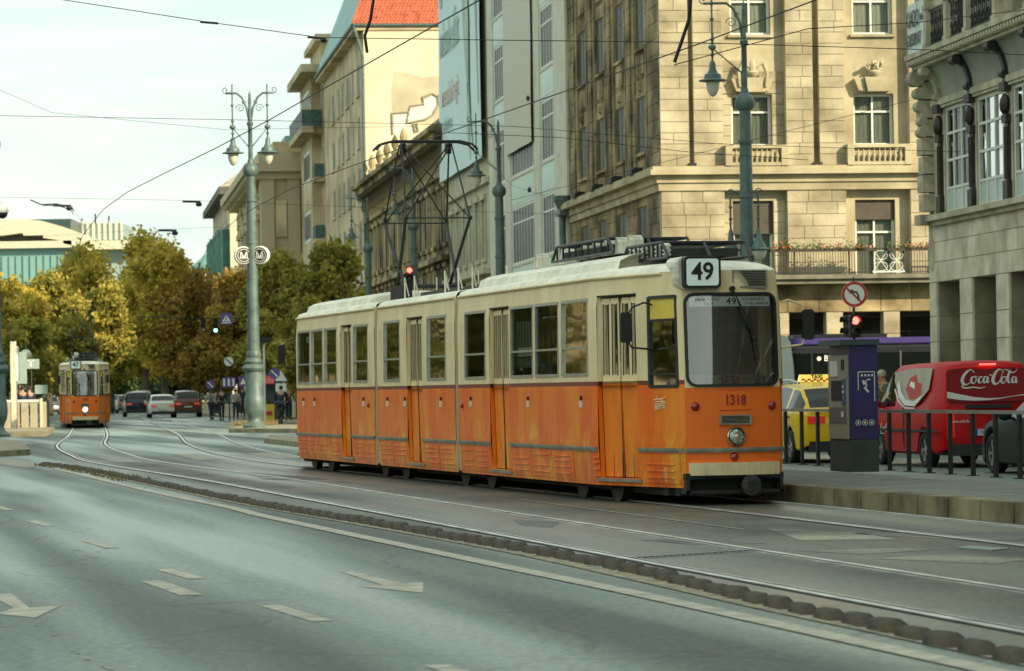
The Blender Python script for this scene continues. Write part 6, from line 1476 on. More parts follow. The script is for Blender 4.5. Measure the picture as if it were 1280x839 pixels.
# ================================================================== STREET LAMPS
def disc(mb, c, r, h, n=24, axis='y'): return mb.lathe([(r * .93, -h), (r, -h * .7), (r, h * .7), (r * .93, h)], c, n, axis)
def lamp_post(loc, label, arms=(-1, 1), metro=False, lower=False, rz=0, sc=1):
    t = thing('street_lamp', label, 'street lamp', loc, rz, 'cast iron tram street lamps')
    MB().lathe([(.45, 0), (.45, .10), (.38, .14), (.30, .22), (.25, .32), (.27, .42), (.36, .62), (.39, .85), (.37, 1.15), (.335, 1.25), (.34, 1.95), (.33, 2.12), (.42, 2.18), (.45, 2.27), (.40, 2.36), (.30, 2.42), (.34, 2.50), (.31, 2.58), (.26, 2.66), (.29, 2.74), (.27, 2.84), (.235, 2.92)], (0, 0, 0), 20).build('pedestal', M_green, t, smooth=True)
    sh = MB().lathe([(.235, 2.9), (.21, 5.0), (.19, 7.4), (.17, 9.55)], (0, 0, 0), 16); 
    for z in (4.6, 7.0, 8.6): sh.lathe([(.20, z - .05), (.225, z - .04), (.225, z + .04), (.20, z + .05)], (0, 0, 0), 16)
    sh.build('shaft', M_green, t, smooth=True)
    MB().lathe([(.17, 9.5), (.24, 9.56), (.29, 9.66), (.29, 9.8), (.25, 9.9), (.13, 10.0), (.10, 10.15)], (0, 0, 0), 16).build('collar', M_green, t, smooth=True)
    top = MB().lathe([(.085, 10.1), (.08, 11.4), (.12, 11.45), (.12, 11.55), (.07, 11.6), (.06, 12.4), (.05, 12.6), (.001, 12.75)], (0, 0, 0), 12)
    top.build('upper_pole', M_green, t, smooth=True)
    for s in arms:
        a = MB(); xl = s * .66 if len(arms) == 2 else s * .93
        a.tube([(0, 0, 11.4), (s * .12, 0, 12.1), (s * .3, 0, 12.5), (s * .5, 0, 12.66), (xl, 0, 12.66), (xl + s * .25, 0, 12.66)], .04, 8)
        a.tube([(xl + s * (.25 + .13 * (1 - k / 16) * math.cos(k * .5 - 1.5)), 0, 12.78 + .13 * (1 - k / 16) * math.sin(k * .5 - 1.5)) for k in range(14)], .018, 6)
        for (cx, cz, r_, d) in ((s * .36, 12.08, .17, s), (s * .22, 12.3, .09, -s)): a.tube([(cx + d * r_ * (1 - k / 18) * math.cos(k * .55), 0, cz + r_ * (1 - k / 18) * math.sin(k * .55)) for k in range(16)], .016, 6)
        a.tube([(0, 0, 10.55), (xl, 0, 11.35)], .022, 6); a.tube([(xl, 0, 13.0), (xl, 0, 10.95)], .028, 8)
        for z in (12.66, 12.2, 11.6, 11.35, 11.15): a.lathe([(.028, z - .06), (.07, z), (.028, z + .06)], (xl, 0, 0), 8)
        a.blob((xl, 0, 11.38), .12, .12, .09, 10, 6)
        ao = a.build('arm', M_green, t, smooth='all')
        MB().lathe([(.05, 10.98), (.09, 10.9), (.10, 10.75), (.16, 10.62), (.24, 10.58), (.26, 10.46), (.40, 10.42), (.42, 10.40), (.40, 10.38), (.22, 10.40)], (xl, 0, 0), 18).build('lamp_shade', M_green, ao, smooth=True)
        MB().lathe([(.20, 10.40), (.20, 10.28), (.17, 10.12), (.10, 9.98), (.03, 9.93), (.001, 9.925)], (xl, 0, 0), 14).build('lamp_glass', M_lens, ao, smooth='all')
    if metro:
        for s in (-1, 1):
            d = MB(); disc(d, (0, 0, 0), .345, .12); do = d.build('metro_sign', M_white, t, smooth=True); do.location = (s * .335, -.1, 6.52); do.rotation_euler.z = R(-18) * s
            mk = MB(); 
            def ring_(r0, r1, y):
                for k in range(28):
                    a0, a1 = k * 6.2832 / 28, (k + 1) * 6.2832 / 28; mk.quad((r0 * math.cos(a0), y, r0 * math.sin(a0)), (r1 * math.cos(a0), y, r1 * math.sin(a0)), (r1 * math.cos(a1), y, r1 * math.sin(a1)), (r0 * math.cos(a1), y, r0 * math.sin(a1)))
            ring_(.0, .30, -.122); mk.build('black_field', M_ink, do)
            mw = MB()
            for k in range(28):
                a0, a1 = k * 6.2832 / 28, (k + 1) * 6.2832 / 28; mw.quad((.225 * math.cos(a0), -.126, .225 * math.sin(a0)), (.245 * math.cos(a0), -.126, .245 * math.sin(a0)), (.245 * math.cos(a1), -.126, .245 * math.sin(a1)), (.225 * math.cos(a1), -.126, .225 * math.sin(a1)))
            for (x0, z0, x1, z1) in ((-.14, -.12, -.11, .14), (-.11, .14, 0, -.08), (0, -.08, .11, .14), (.11, .14, .14, -.12), (-.08, -.14, -.05, .02), (-.05, .02, .0, -.13), (0, -.13, .05, .02), (.05, .02, .08, -.14)):
                mw.beam((x0, -.128, z0), (x1, -.128, z1), .03, .004, (0, 1, 0))
            mw.build('letter', M_white, do)
        MB().box(-.35, .35, -.03, .03, 6.49, 6.55).build('sign_bracket', M_green, t)
    if lower:
        for xl, yy in ((-.46, .2), (.33, -.15)):
            a = MB(); a.tube([(0, 0, 6.9), (xl * .6, yy, 7.15), (xl, yy, 7.0), (xl, yy, 5.95)], .03, 6); a.tube([(xl + .12 * (1 - k / 16) * math.cos(k * .5), yy, 7.12 + .12 * (1 - k / 16) * math.sin(k * .5)) for k in range(14)], .02, 6)
            for z in (6.7, 6.35): a.lathe([(.03, z - .05), (.06, z), (.03, z + .05)], (xl, yy, 0), 8)
            ao = a.build('lower_arm', M_green, t, smooth='all')
            MB().lathe([(.04, 6.05), (.07, 5.95), (.10, 5.7), (.19, 5.58), (.22, 5.5), (.36, 5.44), (.34, 5.42)], (xl, yy, 0), 16).build('lamp_shade', M_green, ao, smooth=True)
            MB().lathe([(.24, 5.44), (.22, 5.3), (.14, 5.15), (.03, 5.08)], (xl, yy, 0), 12).build('lamp_glass', M_lens, ao, smooth='all')
    return t
def gp(px, Y): q = AT(px, 500, Y); return (q.x, Y, 0)
lamp_post((gp(318, 133)[0], 133, .15), 'double armed green lamp post with two round metro signs standing on the traffic island', metro=True)
lamp_post((gp(-5, 117)[0], 117, .14), 'dark green lamp post standing at the left edge beside the left platform', arms=(-1,))
lamp_post(gp(937, 103), 'green lamp post right behind the front tram, with two lower lanterns over its roof', arms=(-1,), lower=True)
lamp_post(gp(628, 147), 'blue green lamp post rising behind the front tram in front of the mint building', arms=(-1,))
lamp_post(gp(520, 177), 'lamp post seen between the pantograph arms in front of the stained building', arms=(-1,))
lamp_post(gp(463, 204), 'farthest lamp post of the row, left of the pantograph', arms=(-1,))
t = thing('surveillance_camera', 'white dome camera hanging from an arm at the left edge', 'camera', tuple(AT(3, 262, 110)))
MB().lathe([(.04, .3), (.05, .12), (.16, .10), (.20, -.05), (.19, -.1)], n=16).tube([(0, 0, .28), (-1.5, 0, .32)], .03, 6).build('housing', M_white, t, smooth=True); MB().lathe([(.17, -.1), (.14, -.22), (.06, -.28), (.001, -.29)], n=16).build('dome', M_ink, t, smooth='all')

# ================================================================== OVERHEAD WIRES
M_wire = mat('wire', (.02, .022, .02), .6, .3, 0)
def wire(label, pts, r=.012, name='overhead_wire', cat='wire', grp='overhead wires', extra=None):
    o = MB().tube(pts, r, 5, caps=True).build(name, M_wire); tag(o, label, cat, grp); return o
def lift(T, z, y0, y1, dx=0, sag=0):
    out = []
    for i, p in enumerate(T):
        if y0 <= p.y <= y1: out.append(Vector((p.x + dx, p.y, z)))
    return out[::4] + [out[-1]]
wire('contact wire over the track nearest the road', lift(T1, 5.86, 2, 420), .009)
wire('contact wire over the track of the front tram', lift(T2, 5.82, 2, 420), .009)
def span(label, *pp, r=.007): wire(label, [AT(a, b, c) for a, b, c in pp], r)
span('long wire from the top left with two insulators, crossing in front of the red roof', (-60, -22, 62), (80, 0, 60), (255, 27, 58), (400, 47, 57), (640, 50.5, 57), (860, 53, 57), (1150, 62, 58), (1400, 75, 60))
span('thin wire crossing at the height of the lamp shades', (-40, 144, 90), (300, 150, 90), (640, 158, 90), (900, 180, 90), (1200, 190, 92))
span('thin wire rising from the left edge over the metro lamp', (-20, 104, 120), (65, 141, 120), (280, 162, 120), (520, 158, 122))
span('low thin wire at the height of the curved roof', (-30, 246, 150), (250, 251, 150), (520, 262, 150), (700, 268, 150))
span('thin wire slanting left of the tall golden tree', (-20, 300, 210), (170, 288, 200), (320, 282, 190))
span('wire sloping from the lamp post in front of the limestone building to the right', (843, 81, 50), (1010, 36, 51), (1150, 28, 60), (1300, 10, 66))
span('faint wire crossing the limestone front', (640, 250, 100), (860, 195, 98), (1160, 120, 97), (1300, 90, 96))
span('wire running from the left bracket down to the trees', (92, 262, 150), (103, 280, 150), (116, 300, 150), (190, 330, 150))
span('yellowed wire stretched over the cars under the trees', (-20, 376, 175), (200, 380, 170), (290, 372, 168), (400, 352, 160))
span('short wire beside the lamp in front of the banner', (605, 195, 147), (640, 232, 147), (760, 270, 146))
span('wire dipping at the right of the mint building', (560, 166, 75), (700, 172, 76), (860, 190, 77), (1010, 200, 78))
for (q, lb) in ((((468, -8), (463, 25), (456, 45), (459, 66)), 'thick curved hanger holding the contact wire in front of the red roof house'), (((864, -8), (861, 25), (852, 52), (843, 78)), 'thick curved hanger holding the contact wire over the limestone building')):
    Y = 42 if q[0][0] > 800 else 49
    wire(lb, [AT(a, b, Y) for a, b in q], .022, 'wire_hanger', 'wire hanger', 'wire hangers')
for (px, py, Y, lb) in ((262, 28, 58, 'dark insulator on the long top wire left of the rod'), (396, 47, 57, 'insulator with a clamp on the long wire left of the red roof'), (78, 257, 150, 'insulator rod with bent bracket over the curved roof'), (240, 252, 150, 'small insulator rod beside the last house'), (210, 288, 200, 'tiny insulator rod over the golden tree')):
    t = thing('insulator', lb, 'insulator', tuple(AT(px, py, Y)), 0, 'wire insulators'); k = Y / 58 * .7
    MB().tube([(-.22 * k, 0, .01), (.2 * k, 0, -.02)], .028 * k, 7).build('rod', M_dark, t)
    if px != 262: MB().lathe([(.05 * k, 0), (.08 * k, .05 * k), (.05 * k, .1 * k)], (.16 * k, 0, -.12 * k), 8).build('clamp', M_wire, t)
wire('bent bracket of two thin rods holding the wire over the left trees', [AT(38, 250, 150), AT(52, 256, 150), AT(70, 255, 150), AT(90, 259, 150), AT(92, 264, 150)], .03, 'wire_bracket', 'bracket', 'wire hangers')
wire('short thin arm beneath the wire over the distant building', [AT(54, 257, 150), AT(72, 257, 150), AT(88, 262, 150), AT(92, 268, 150)], .02, 'wire_bracket', 'bracket', 'wire hangers')

# ================================================================== SIGNS, SIGNALS, RAILING, MACHINE
M_purp = mat('purple_paint', (.05, .033, .14), .4, 0, .1, 2, coat=.2); M_sgred = mat('sign_red', (.50, .03, .03), .5, 0, .05); M_post = mat('dark_post', (.03, .035, .035), .5, .3, .2)
M_on = mat('red_signal', (.5, .02, .02), .4, 0, 0, emit=((1, .06, .04), 5)); M_ong = mat('green_signal', (.02, .5, .3), .4, 0, 0, emit=((.15, 1, .7), 6)); M_off = mat('signal_off', (.03, .03, .03), .3, 0, 0)
def signal(loc, label, lit, n=3, rz=0, hoods=True, s=1.0, dirn=0, kind=M_on):
    t = thing('traffic_light', label, 'traffic light', loc, rz, 'traffic lights'); b, _ = rrect(-.14, .14, -.15 * n, .15 * n, .05); MB().prism(b, -.02, .2, 'xz').build('housing', M_blk, t, smooth=True)
    for k in range(n):
        z = .15 * n - .15 - .3 * k; MB().lathe([(.10, -.03), (.08, -.045), (.001, -.05)], (0, 0, z), 16, 'y').build('lens', kind if k == lit else M_off, t, smooth='all')
        hd = MB(); rows = [[(.115 * math.cos(R(a)), y, z + .115 * math.sin(R(a))) for a in range(-20, 201, 20)] for y in (-.02, -.17)]; hd.grid(rows); hd.build('hood', M_blk, t, smooth='all')
    for v in (): pass
    t.scale = (s, s, s); return t
p = AT(1068, 404, 85)
t = thing('no_left_turn_sign', 'round red rimmed no left turn sign on the post above the red traffic light', 'road sign', tuple(AT(1068, 368, 84.9)))
MB().lathe([(.30, .0), (.31, -.01), (.31, -.02)], n=32, axis='y').build('plate', M_white, t); 
rm = MB(); 
for k in range(36):
    a0, a1 = k * 6.2832 / 36, (k + 1) * 6.2832 / 36; rm.quad((.24 * math.cos(a0), -.024, .24 * math.sin(a0)), (.305 * math.cos(a0), -.024, .305 * math.sin(a0)), (.305 * math.cos(a1), -.024, .305 * math.sin(a1)), (.24 * math.cos(a1), -.024, .24 * math.sin(a1)))
rm.beam((-.20, -.03, .16), (.17, -.03, -.19), .045, .004, (0, 1, 0)); rm.build('red_rim', M_sgred, t)
ar = MB(); ar.tube([(.09, -.027, -.15), (.09, -.027, -.02), (.05, -.027, .05), (-.05, -.027, .06)], .022, 4); ar.quad((-.04, -.03, .13), (-.04, -.03, -.01), (-.15, -.03, .06)); ar.build('arrow', M_ink, t)
t = thing('sign_post', 'grey post carrying the no left turn sign behind the ticket machine', 'post', gp(1069, 85.3)); MB().tube([(0, 0, 0), (0, 0, ZZ(1068, 350, 85.3))], .035, 8).build('pole', M_post, t, smooth='all'); MB().tube([(0, 0, ZZ(1068, 350, 85)), (0, 0, ZZ(1068, 346, 85))], .02, 6).build('cap', M_post, t)
signal(tuple(AT(1069, 408, 85.0)), 'traffic light showing red beneath the no left turn sign', 0, 2, R(12), s=.92)
sg2 = signal(tuple(AT(1059, 408, 85.35)), 'second signal head turned to the left beside the red traffic light', -1, 2, R(-70), s=.9)
signal(tuple(AT(512, 348, 150)), 'red traffic light seen above the front tram roof between the pantograph legs', 0, 3, 0, s=1.15)
t = thing('signal_post', 'slim post holding the red light behind the pantograph', 'post', gp(514, 150.4)); MB().tube([(0, 0, 0), (0, 0, 6.6)], .07, 8).build('pole', M_green, t)
signal(tuple(AT(254, 406, 185)), 'small dark signal head hanging from the wire left of the green light', 2, 3, 0, s=.85, kind=M_white); signal(tuple(AT(269.5, 407, 185)), 'traffic light showing green hung over the street beside the purple crossing sign', 2, 3, 0, s=.85, kind=M_ong)
t = thing('crossing_sign', 'purple square pedestrian crossing sign hung over the street', 'road sign', tuple(AT(283, 398.5, 185)))
MB().box(-.31, .31, 0, .04, -.29, .29).build('plate', mat('sign_purple', (.12, .07, .27), .5, 0, .05), t); MB().quad((-.22, -.006, -.14), (.22, -.006, -.14), (0, -.006, .2)).quad((-.25, -.006, -.24), (.25, -.006, -.24), (.25, -.006, -.19), (-.25, -.006, -.19)).build('white_field', M_white, t); MB().beam((0, -.012, .12), (-.02, -.012, 0), .05, .004, (0, 1, 0)).beam((-.02, -.012, 0), (.06, -.012, -.12), .03, .004, (0, 1, 0)).beam((-.02, -.012, 0), (-.08, -.012, -.12), .03, .004, (0, 1, 0)).build('figure', M_ink, t)
span('wire carrying the green traffic light and crossing sign', (170, 396, 185.3), (245, 398, 185.3), (300, 398, 185.3), (380, 396, 186), r=.025)
for k, (px, py, Y, sh_, lb) in enumerate(((286, 452, 190, 'disc', 'round no entry style sign among the pedestrians left of the lamp post'), (286, 478, 190, 'sq', 'purple square sign with white pictograms under the round sign'), (263, 481, 195, 'disc2', 'small purple round sign over the pedestrians'), (304, 477, 188, 'tri', 'purple sign with white triangle touching the lamp post'), (343, 467, 160, 'disc2', 'purple round sign above the cyclist'), (351, 471, 162, 'tri2', 'small white warning sign above the cyclist'))):
    t = thing('street_sign', lb, 'road sign', tuple(AT(px, py, Y)), 0)
    if sh_.startswith('disc'): MB().lathe([(.25, 0), (.25, -.03)], n=20, axis='y').build('plate', M_white if sh_ == 'disc' else MATS['sign_purple'], t); MB().beam((-.15, -.04, .15), (.15, -.04, -.15), .06, .004, (0, 1, 0)).build('bar', M_ink if sh_ == 'disc' else M_white, t)
    elif sh_ in ('sq', 'tri'): MB().box(-.36 if sh_ == 'sq' else -.26, .36 if sh_ == 'sq' else .26, 0, .04, -.27, .27).build('plate', MATS['sign_purple'], t); (MB().quad((-.18, -.01, -.15), (.18, -.01, -.15), (0, -.01, .18)) if sh_ == 'tri' else MB().box(-.3, -.2, -.01, 0, -.2, .2).box(-.05, .05, -.01, 0, -.2, .2).box(.2, .3, -.01, 0, -.2, .2)).build('pictogram', M_white, t)
    else: MB().prism([(-.3, -.2), (.3, -.2), (0, .3)], 0, .04, 'xz').box(-.25, .25, 0, .04, -.7, -.3).build('plate', M_white, t)
    MB().tube([(0, .06, -(AT(px, py, Y).z)), (0, .06, .3)], .03, 6).build('pole', M_post, t)
for (px, py, Y, w_, h, lb) in ((23, 460, 150, .35, .9, 'pale square panel on a post left on the platform'), (38.5, 455, 152, .36, .28, 'white direction sign beside the round lamp on the left platform'), (51.5, 487, 155, .28, .26, 'small pale green sign above the parked cars at the left')):
    t = thing('direction_board', lb, 'sign', tuple(AT(px, py, Y))); MB().box(-w_, w_, 0, .06, -h * .75, h * .75).build('panel', mat('pale_green_panel', (.32, .42, .38), .6, 0, .1), t); MB().tube([(0, .08, -AT(px, py, Y).z), (0, .08, h * .7)], .04, 6).build('pole', M_post, t)
    if px == 38.5: MB().box(-.04, .04, -.01, 0, -.12, .15).box(-.15, .15, -.01, 0, .12, .17).build('arrow', M_white, t)
t = thing('globe_lamp', 'small round globe lamp above the platform people', 'street lamp', tuple(AT(32.5, 444, 160))); MB().blob((0, 0, 0), .26, .26, .26, 12, 8).build('globe', M_lens, t, smooth='all'); MB().lathe([(.04, .25), (.02, .6)], n=8).tube([(0, 0, -.2), (0, 0, -AT(32.5, 444, 160).z)], .05, 8).build('pole', M_green, t)
# tall pale advertising panel and stone-like barrier on the left platform
q = gp(12.5, 140); t = thing('advertising_totem', 'tall narrow white panel standing at the edge of the left platform', 'panel', (q[0], 141, .2)); MB().box(-.10, .10, 0, .4, 0, 3.5).build('board', M_ww, t); MB().box(.103, .20, .05, .35, 1.9, 3.3).build('side_box', M_white, t)
t = thing('platform_barrier', 'low beige barrier of upright panels at the head of the left platform', 'barrier', (AT(30, 540, 146).x, 145, .2)); s_ = 145 / FPX
MB().box(-.7, .9, -.05, .05, 1.05, 1.15).build('top_rail', M_wframe, t); pnl = MB().box(-.15, .15, -.03, .03, 0, 1.05).mesh('barrier_panel', mat('beige_panel', (.42, .38, .27), .7, 0, .15, 2))
for i in range(5): inst('barrier_panel', pnl, t, (-.55 + i * .37, 0, 0))
MB().box(.82, .92, -.08, .08, 0, 1.2).build('end_post', M_ww, t); MB().box(.94, 1.0, 0, 1.5, 0, 1.1).build('dark_post', M_post, t)
t = thing('litter_bin', 'small yellow box bin on the pavement beside the cyclist', 'bin', gp(336.5, 166)); MB().box(-.28, .28, -.2, .2, .1, .95).build('box', mat('bin_yellow', (.70, .50, .04), .5, 0, .1), t); MB().box(-.3, .3, -.22, .22, .95, 1.02).build('lid', M_blk, t); MB().box(-.15, .15, -.21, -.2, .4, .6).build('mark', M_sgred, t)
t = thing('kiosk', 'dark kiosk with a red awning under the trees by the cyclist', 'kiosk', gp(352, 178)); MB().box(-.9, .9, 0, 1.6, 0, 2.5).build('cabin', mat('kiosk_dark', (.05, .08, .08), .6, 0, .2), t); MB().hexa([(-1.0, -.9, 1.9), (-.3, -.9, 1.9), (-.3, 0, 2.2), (-1.0, 0, 2.2), (-1.0, -.9, 1.95), (-.3, -.9, 1.95), (-.3, 0, 2.35), (-1, 0, 2.35)]).build('awning', M_sgred, t); MB().box(.1, .3, -.06, 0, .2, 2.4).box(.5, .7, -.06, 0, .2, 2.4).build('shutter', M_pale, t)
t = thing('hanging_light', 'slim post with a hooded light right of the metro lamp post', 'street lamp', gp(331, 160)); MB().tube([(0, 0, 0), (0, 0, 3.6), (.1, 0, 3.9)], .045, 7).build('pole', M_white, t); MB().box(-.6, .3, -.15, .15, 3.75, 4.0).build('hood', M_blk, t)

# platform railing
posts = [(982.7, 579.5), (1003, 581), (1023, 583), (1043, 584.5), (1089, 587.3), (1112.5, 588.3), (1136.6, 589.6), (1162, 591.2), (1188.5, 593.2), (1216.7, 595), (1245.3, 596.9), (1275, 598.8), (1306, 600.8), (1338, 603)]
P0, P1 = G(982.7, 579.8, PZ), G(1275, 598.8, PZ); rdir = (P1 - P0).normalized(); ra = math.atan2(rdir.y, rdir.x)
t = thing('platform_railing', 'black railing with a pale top rail along the back of the platform', 'railing', tuple(P0), ra)
L_ = (P1 - P0).length; n_p = 10
pm = MB().box(-.04, .04, -.022, .022, 0, .83).mesh('post', M_post); fm_ = MB().box(-.09, .09, -.06, .06, 0, .012).mesh('foot_plate', M_post)
def on_line(px):
    r = uv(px, 590)[0] / FPX; return (P0.x - r * P0.y) / (r * rdir.y - rdir.x)
for px, py in posts:
    x = on_line(px)
    if 1039 < px < 1100 and False: continue
    o = inst('post', pm, t, (x, 0, 0)); inst('foot_plate', fm_, o)
xe = on_line(1400); MB().box(-.15, xe, -.028, .028, .83, .875).build('top_rail', mat('rail_paint', (.34, .35, .31), .45, .3, .2, 3), t)
# ticket machine
q = G(1063.5, 590.5, PZ); t = thing('ticket_machine', 'purple ticket machine with beige front standing on the platform in front of the railing', 'ticket machine', (q.x, q.y, PZ), math.atan2(.98, -.2))
# local x away along the platform, y to the track side (left)
M_gbase = mat('machine_base', (.05, .065, .06), .6, 0, .2, 4); M_beige = mat('machine_beige', (.36, .34, .27), .5, 0, .08)
Wm, Dm = .42, 1.0
MB().box(0, Dm, -Wm, 0, .0, .46).build('base', M_gbase, t); MB().box(.0, Dm, -Wm, -.012, .462, 1.80).build('cabinet', M_purp, t, bev=.008); MB().box(-.04, Dm + .03, -Wm - .02, .14, 1.80, 1.88).build('canopy', mat('canopy_grey', (.05, .08, .08), .5, 0, .1), t)
MB().box(.06, Dm - .03, -.01, .02, .47, 1.66).build('front_frame', M_beige, t); fr_ = [('screen', .30, .80, 1.02, 1.30, M_ink), ('keypad_panel', .12, .28, .95, 1.32, mat('machine_blue', (.05, .10, .28), .4, 0, .1)), ('notice', .5, .85, 1.36, 1.58, M_white), ('coin_panel', .12, .9, .70, .92, mat('panel_grey', (.14, .14, .13), .5, 0, .2)), ('card_slot', .18, .3, 1.45, 1.60, M_blk)]
for nm, a, b, c, d, mm in fr_: MB().box(a, b, .02, .032, c, d).build(nm, mm, t)
MB().box(.2, .28, .032, .045, .78, .86).box(.17, .24, .032, .04, 1.12, 1.16).box(.17, .24, .032, .04, 1.20, 1.23).build('button', M_white, t)
lg = MB(); yb = -.003
def lb(y0, z0, y1, z1, w_=.012): lg.beam((yb, y0, z0), (yb, y1, z1), w_, .004, (1, 0, 0))
lb(-.13, 1.16, -.13, 1.42); lb(-.13, 1.42, -.37, 1.42); lb(-.37, 1.42, -.37, 1.0); 
for k in range(4): lb(-.17 - .05 * k, 1.37, -.20 - .05 * k, 1.37, .03)
lb(-.2, 1.30, -.22, 1.24, .035); lb(-.24, 1.30, -.25, 1.2, .02); lb(-.22, 1.20, -.28, 1.13, .03); lb(-.26, 1.31, -.31, 1.31, .02)
for yc in (-.12, -.22, -.32):
    for k in range(16): a0, a1 = k * 6.2832 / 16, (k + 1) * 6.2832 / 16; lb(yc + .038 * math.cos(a0), .70 + .038 * math.sin(a0), yc + .038 * math.cos(a1), .70 + .038 * math.sin(a1), .008)
    lg.box(-.004, 0, yc - .016, yc + .016, .685, .715)
lg.build('pictogram', M_white, t)
# ================================================================== VEHICLES
M_tyre = mat('tyre', (.014, .014, .014), .8, 0, .2); M_rim = mat('alloy', (.45, .45, .43), .3, .9, .1); M_cg = glass('car_glass', (.25, .3, .28), .35, (.015, .018, .018), .03, ior=1.5)
M_tail = mat('tail_lamp', (.35, .015, .015), .2, 0, .1, coat=.6, emit=((1, .05, .03), .12)); M_head = mat('head_lamp', (.7, .7, .65), .12, .3, .1, emit=((1, .97, .85), 2.5)); M_plt = mat('number_plate_white', (.6, .6, .55), .5, 0, 0); M_plast = mat('black_plastic', (.018, .019, .02), .6, 0, .2)
def interp(P, x):
    for i in range(len(P) - 1):
        if P[i][0] <= x <= P[i + 1][0]: t = (x - P[i][0]) / max(1e-6, P[i + 1][0] - P[i][0]); t = t * t * (3 - 2 * t) * .5 + t * .5; return P[i][1] + (P[i + 1][1] - P[i][1]) * t
    return P[-1][1] if x > P[-1][0] else P[0][1]
def wheel_parts(R_=.31):
    k = round(R_, 2)
    if k not in KIDS:
        ty = MB().lathe([(R_ * .66, -.10), (R_ * .9, -.105), (R_, -.08), (R_, .08), (R_ * .9, .105), (R_ * .66, .10)], n=26, axis='y', caps=False).mesh('tyre', M_tyre, smooth=True)
        rm = MB().lathe([(R_ * .68, -.09), (R_ * .68, .085), (R_ * .62, .09), (R_ * .60, .03)], n=24, axis='y', caps=False); rm.lathe([(.001, .07), (.05, .075), (.06, .05)], n=12, axis='y')
        for i in range(5):
            a = i * 1.2566; c, s = math.cos(a), math.sin(a); rm.beam((c * .04, .06, s * .04), (c * R_ * .64, .07, s * R_ * .64), .06, .02, (0, 1, 0))
        rim = rm.mesh('rim', M_rim, smooth=True); dk = MB().lathe([(.001, .02), (R_ * .66, .02)], n=20, axis='y', caps=False).mesh('brake_shadow', M_blk)
        KIDS[k] = (ty, rim, dk)
    return KIDS[k]
def car(name, label, cat, loc, head, paint, L, W, top, belt, cab, zb=.24, wheels=(.8, 3.4), R_=.31, pillars=(), tail='sedan', plate='ABC-123', lights_on=False, group=None, glassm=None, rw=.76):
    """local: x from the tail (0) to the nose (L), y left"""
    t = thing(name, label, cat, loc, head, group)
    xs = sorted(set([round(L * i / 46, 3) for i in range(47)] + [.03, .09, L - .03, L - .09] + [x for p in pillars for x in p] + [c for c in cab[:4]]))
    w_ = W / 2; rows = []
    def wf(x):
        e = min(x, L - x); return w_ * (.80 + .20 * min(1, (e / .55)) ** .5) if e < .55 else w_
    for x in xs:
        tz = interp(top, x); bz = interp(belt, x); w = wf(x); g = max(0, tz - bz); z0 = zb + .10 * max(0, 1 - min(x, L - x) / .25)
        for xw in wheels:
            d = abs(x - xw); rr = R_ + .055
            if d < rr: z0 = max(z0, R_ + math.sqrt(rr * rr - d * d))
        k = min(1, g / .35); rwx = w * (.93 - (.93 - rw) * k)
        rows.append([(x, s * y, z) for s in (1,) for y, z in ((w * .95, z0), (w * .99, z0 + .03), (w, max(z0 + .06, .5 * (zb + bz) + .05)), (w * .985, max(bz - .07, z0 + .07)), (w * .955, max(bz, z0 + .08)), (rwx + (w * .955 - rwx) * .12, bz + g * .86), (rwx * .93, bz + g * .96), (rwx * .6, tz), (0, tz + .015))])
    body, gl = MB(), MB()
    full = [r + [(p[0], -p[1], p[2]) for p in reversed(r[:-1])] for r in rows]; m = len(full[0])
    bi = len(body.v); body.v = [p for r in full for p in r]; gl.v = list(body.v)
    x0, x1, x2, x3 = cab          # rear glass foot, rear glass head, windscreen head, windscreen foot
    for i in range(len(full) - 1):
        xm = (xs[i] + xs[i + 1]) / 2
        for j in range(m - 1):
            f = (i * m + j, i * m + j + 1, (i + 1) * m + j + 1, (i + 1) * m + j); isg = False
            if j in (4, 11):
                isg = x0 + .12 < xm < x3 - .12 and not any(a < xm < b for a, b in pillars) and (interp(top, xm) - interp(belt, xm)) > .12 and not (glassm == 'van' and xm < L * .58)
            elif j in (6, 7, 8, 9): isg = (x2 + .02 < xm < x3 - .04) or (x0 + .04 < xm < x1 - .03 and glassm != 'van')
            (gl if isg else body).f.append(f)
    for r in (0, len(full) - 1): body.f.append(tuple(r * m + j for j in range(m)))
    bo = body.build('body', paint, t, smooth=True, merge=True)
    for p in bo.data.polygons: pass
    go = gl.build('windows', M_cg, t, smooth=True, merge=True)
    MB().box(.15, L - .15, -w_ * .86, w_ * .86, zb - .02, interp(belt, L / 2) - .1).build('floor_pan', M_blk, t)
    st = MB()
    for sx in (x2 - .55, x2 - 1.5):
        for sy in (-.36, .36): st.box(sx, sx + .14, sy - .2, sy + .2, .5, interp(belt, sx) + .22); st.box(sx + .02, sx + .1, sy - .1, sy + .1, interp(belt, sx) + .24, interp(belt, sx) + .40)
    st.build('seat', M_seatd, t)
    ty, rim, dk = wheel_parts(R_)
    for xw in wheels:
        for s in (1, -1):
            wo = inst('wheel', ty, t, (xw, s * (w_ - .11), R_), 0 if s > 0 else math.pi); inst('rim', rim, wo); inst('brake_shadow', dk, wo)
    # bumpers, lamps, plate
    bb = MB(); zz = zb - .03
    for (xe, d) in ((0, -1), (L, 1)):
        yw = wf(.0 if d < 0 else L); n = 8
        for i in range(n):
            ya, yb = -yw * .98 + 2 * yw * .98 * i / n, -yw * .98 + 2 * yw * .98 * (i + 1) / n; f = lambda y: xe + d * (.06 - .05 * (y / yw) ** 2)
            bb.hexa([(xe - d * .1, ya, zz), (f(ya), ya, zz), (f(yb), yb, zz), (xe - d * .1, yb, zz), (xe - d * .1, ya, zz + .2), (f(ya), ya, zz + .2), (f(yb), yb, zz + .2), (xe - d * .1, yb, zz + .2)])
    bb.build('bumper', M_plast, t)
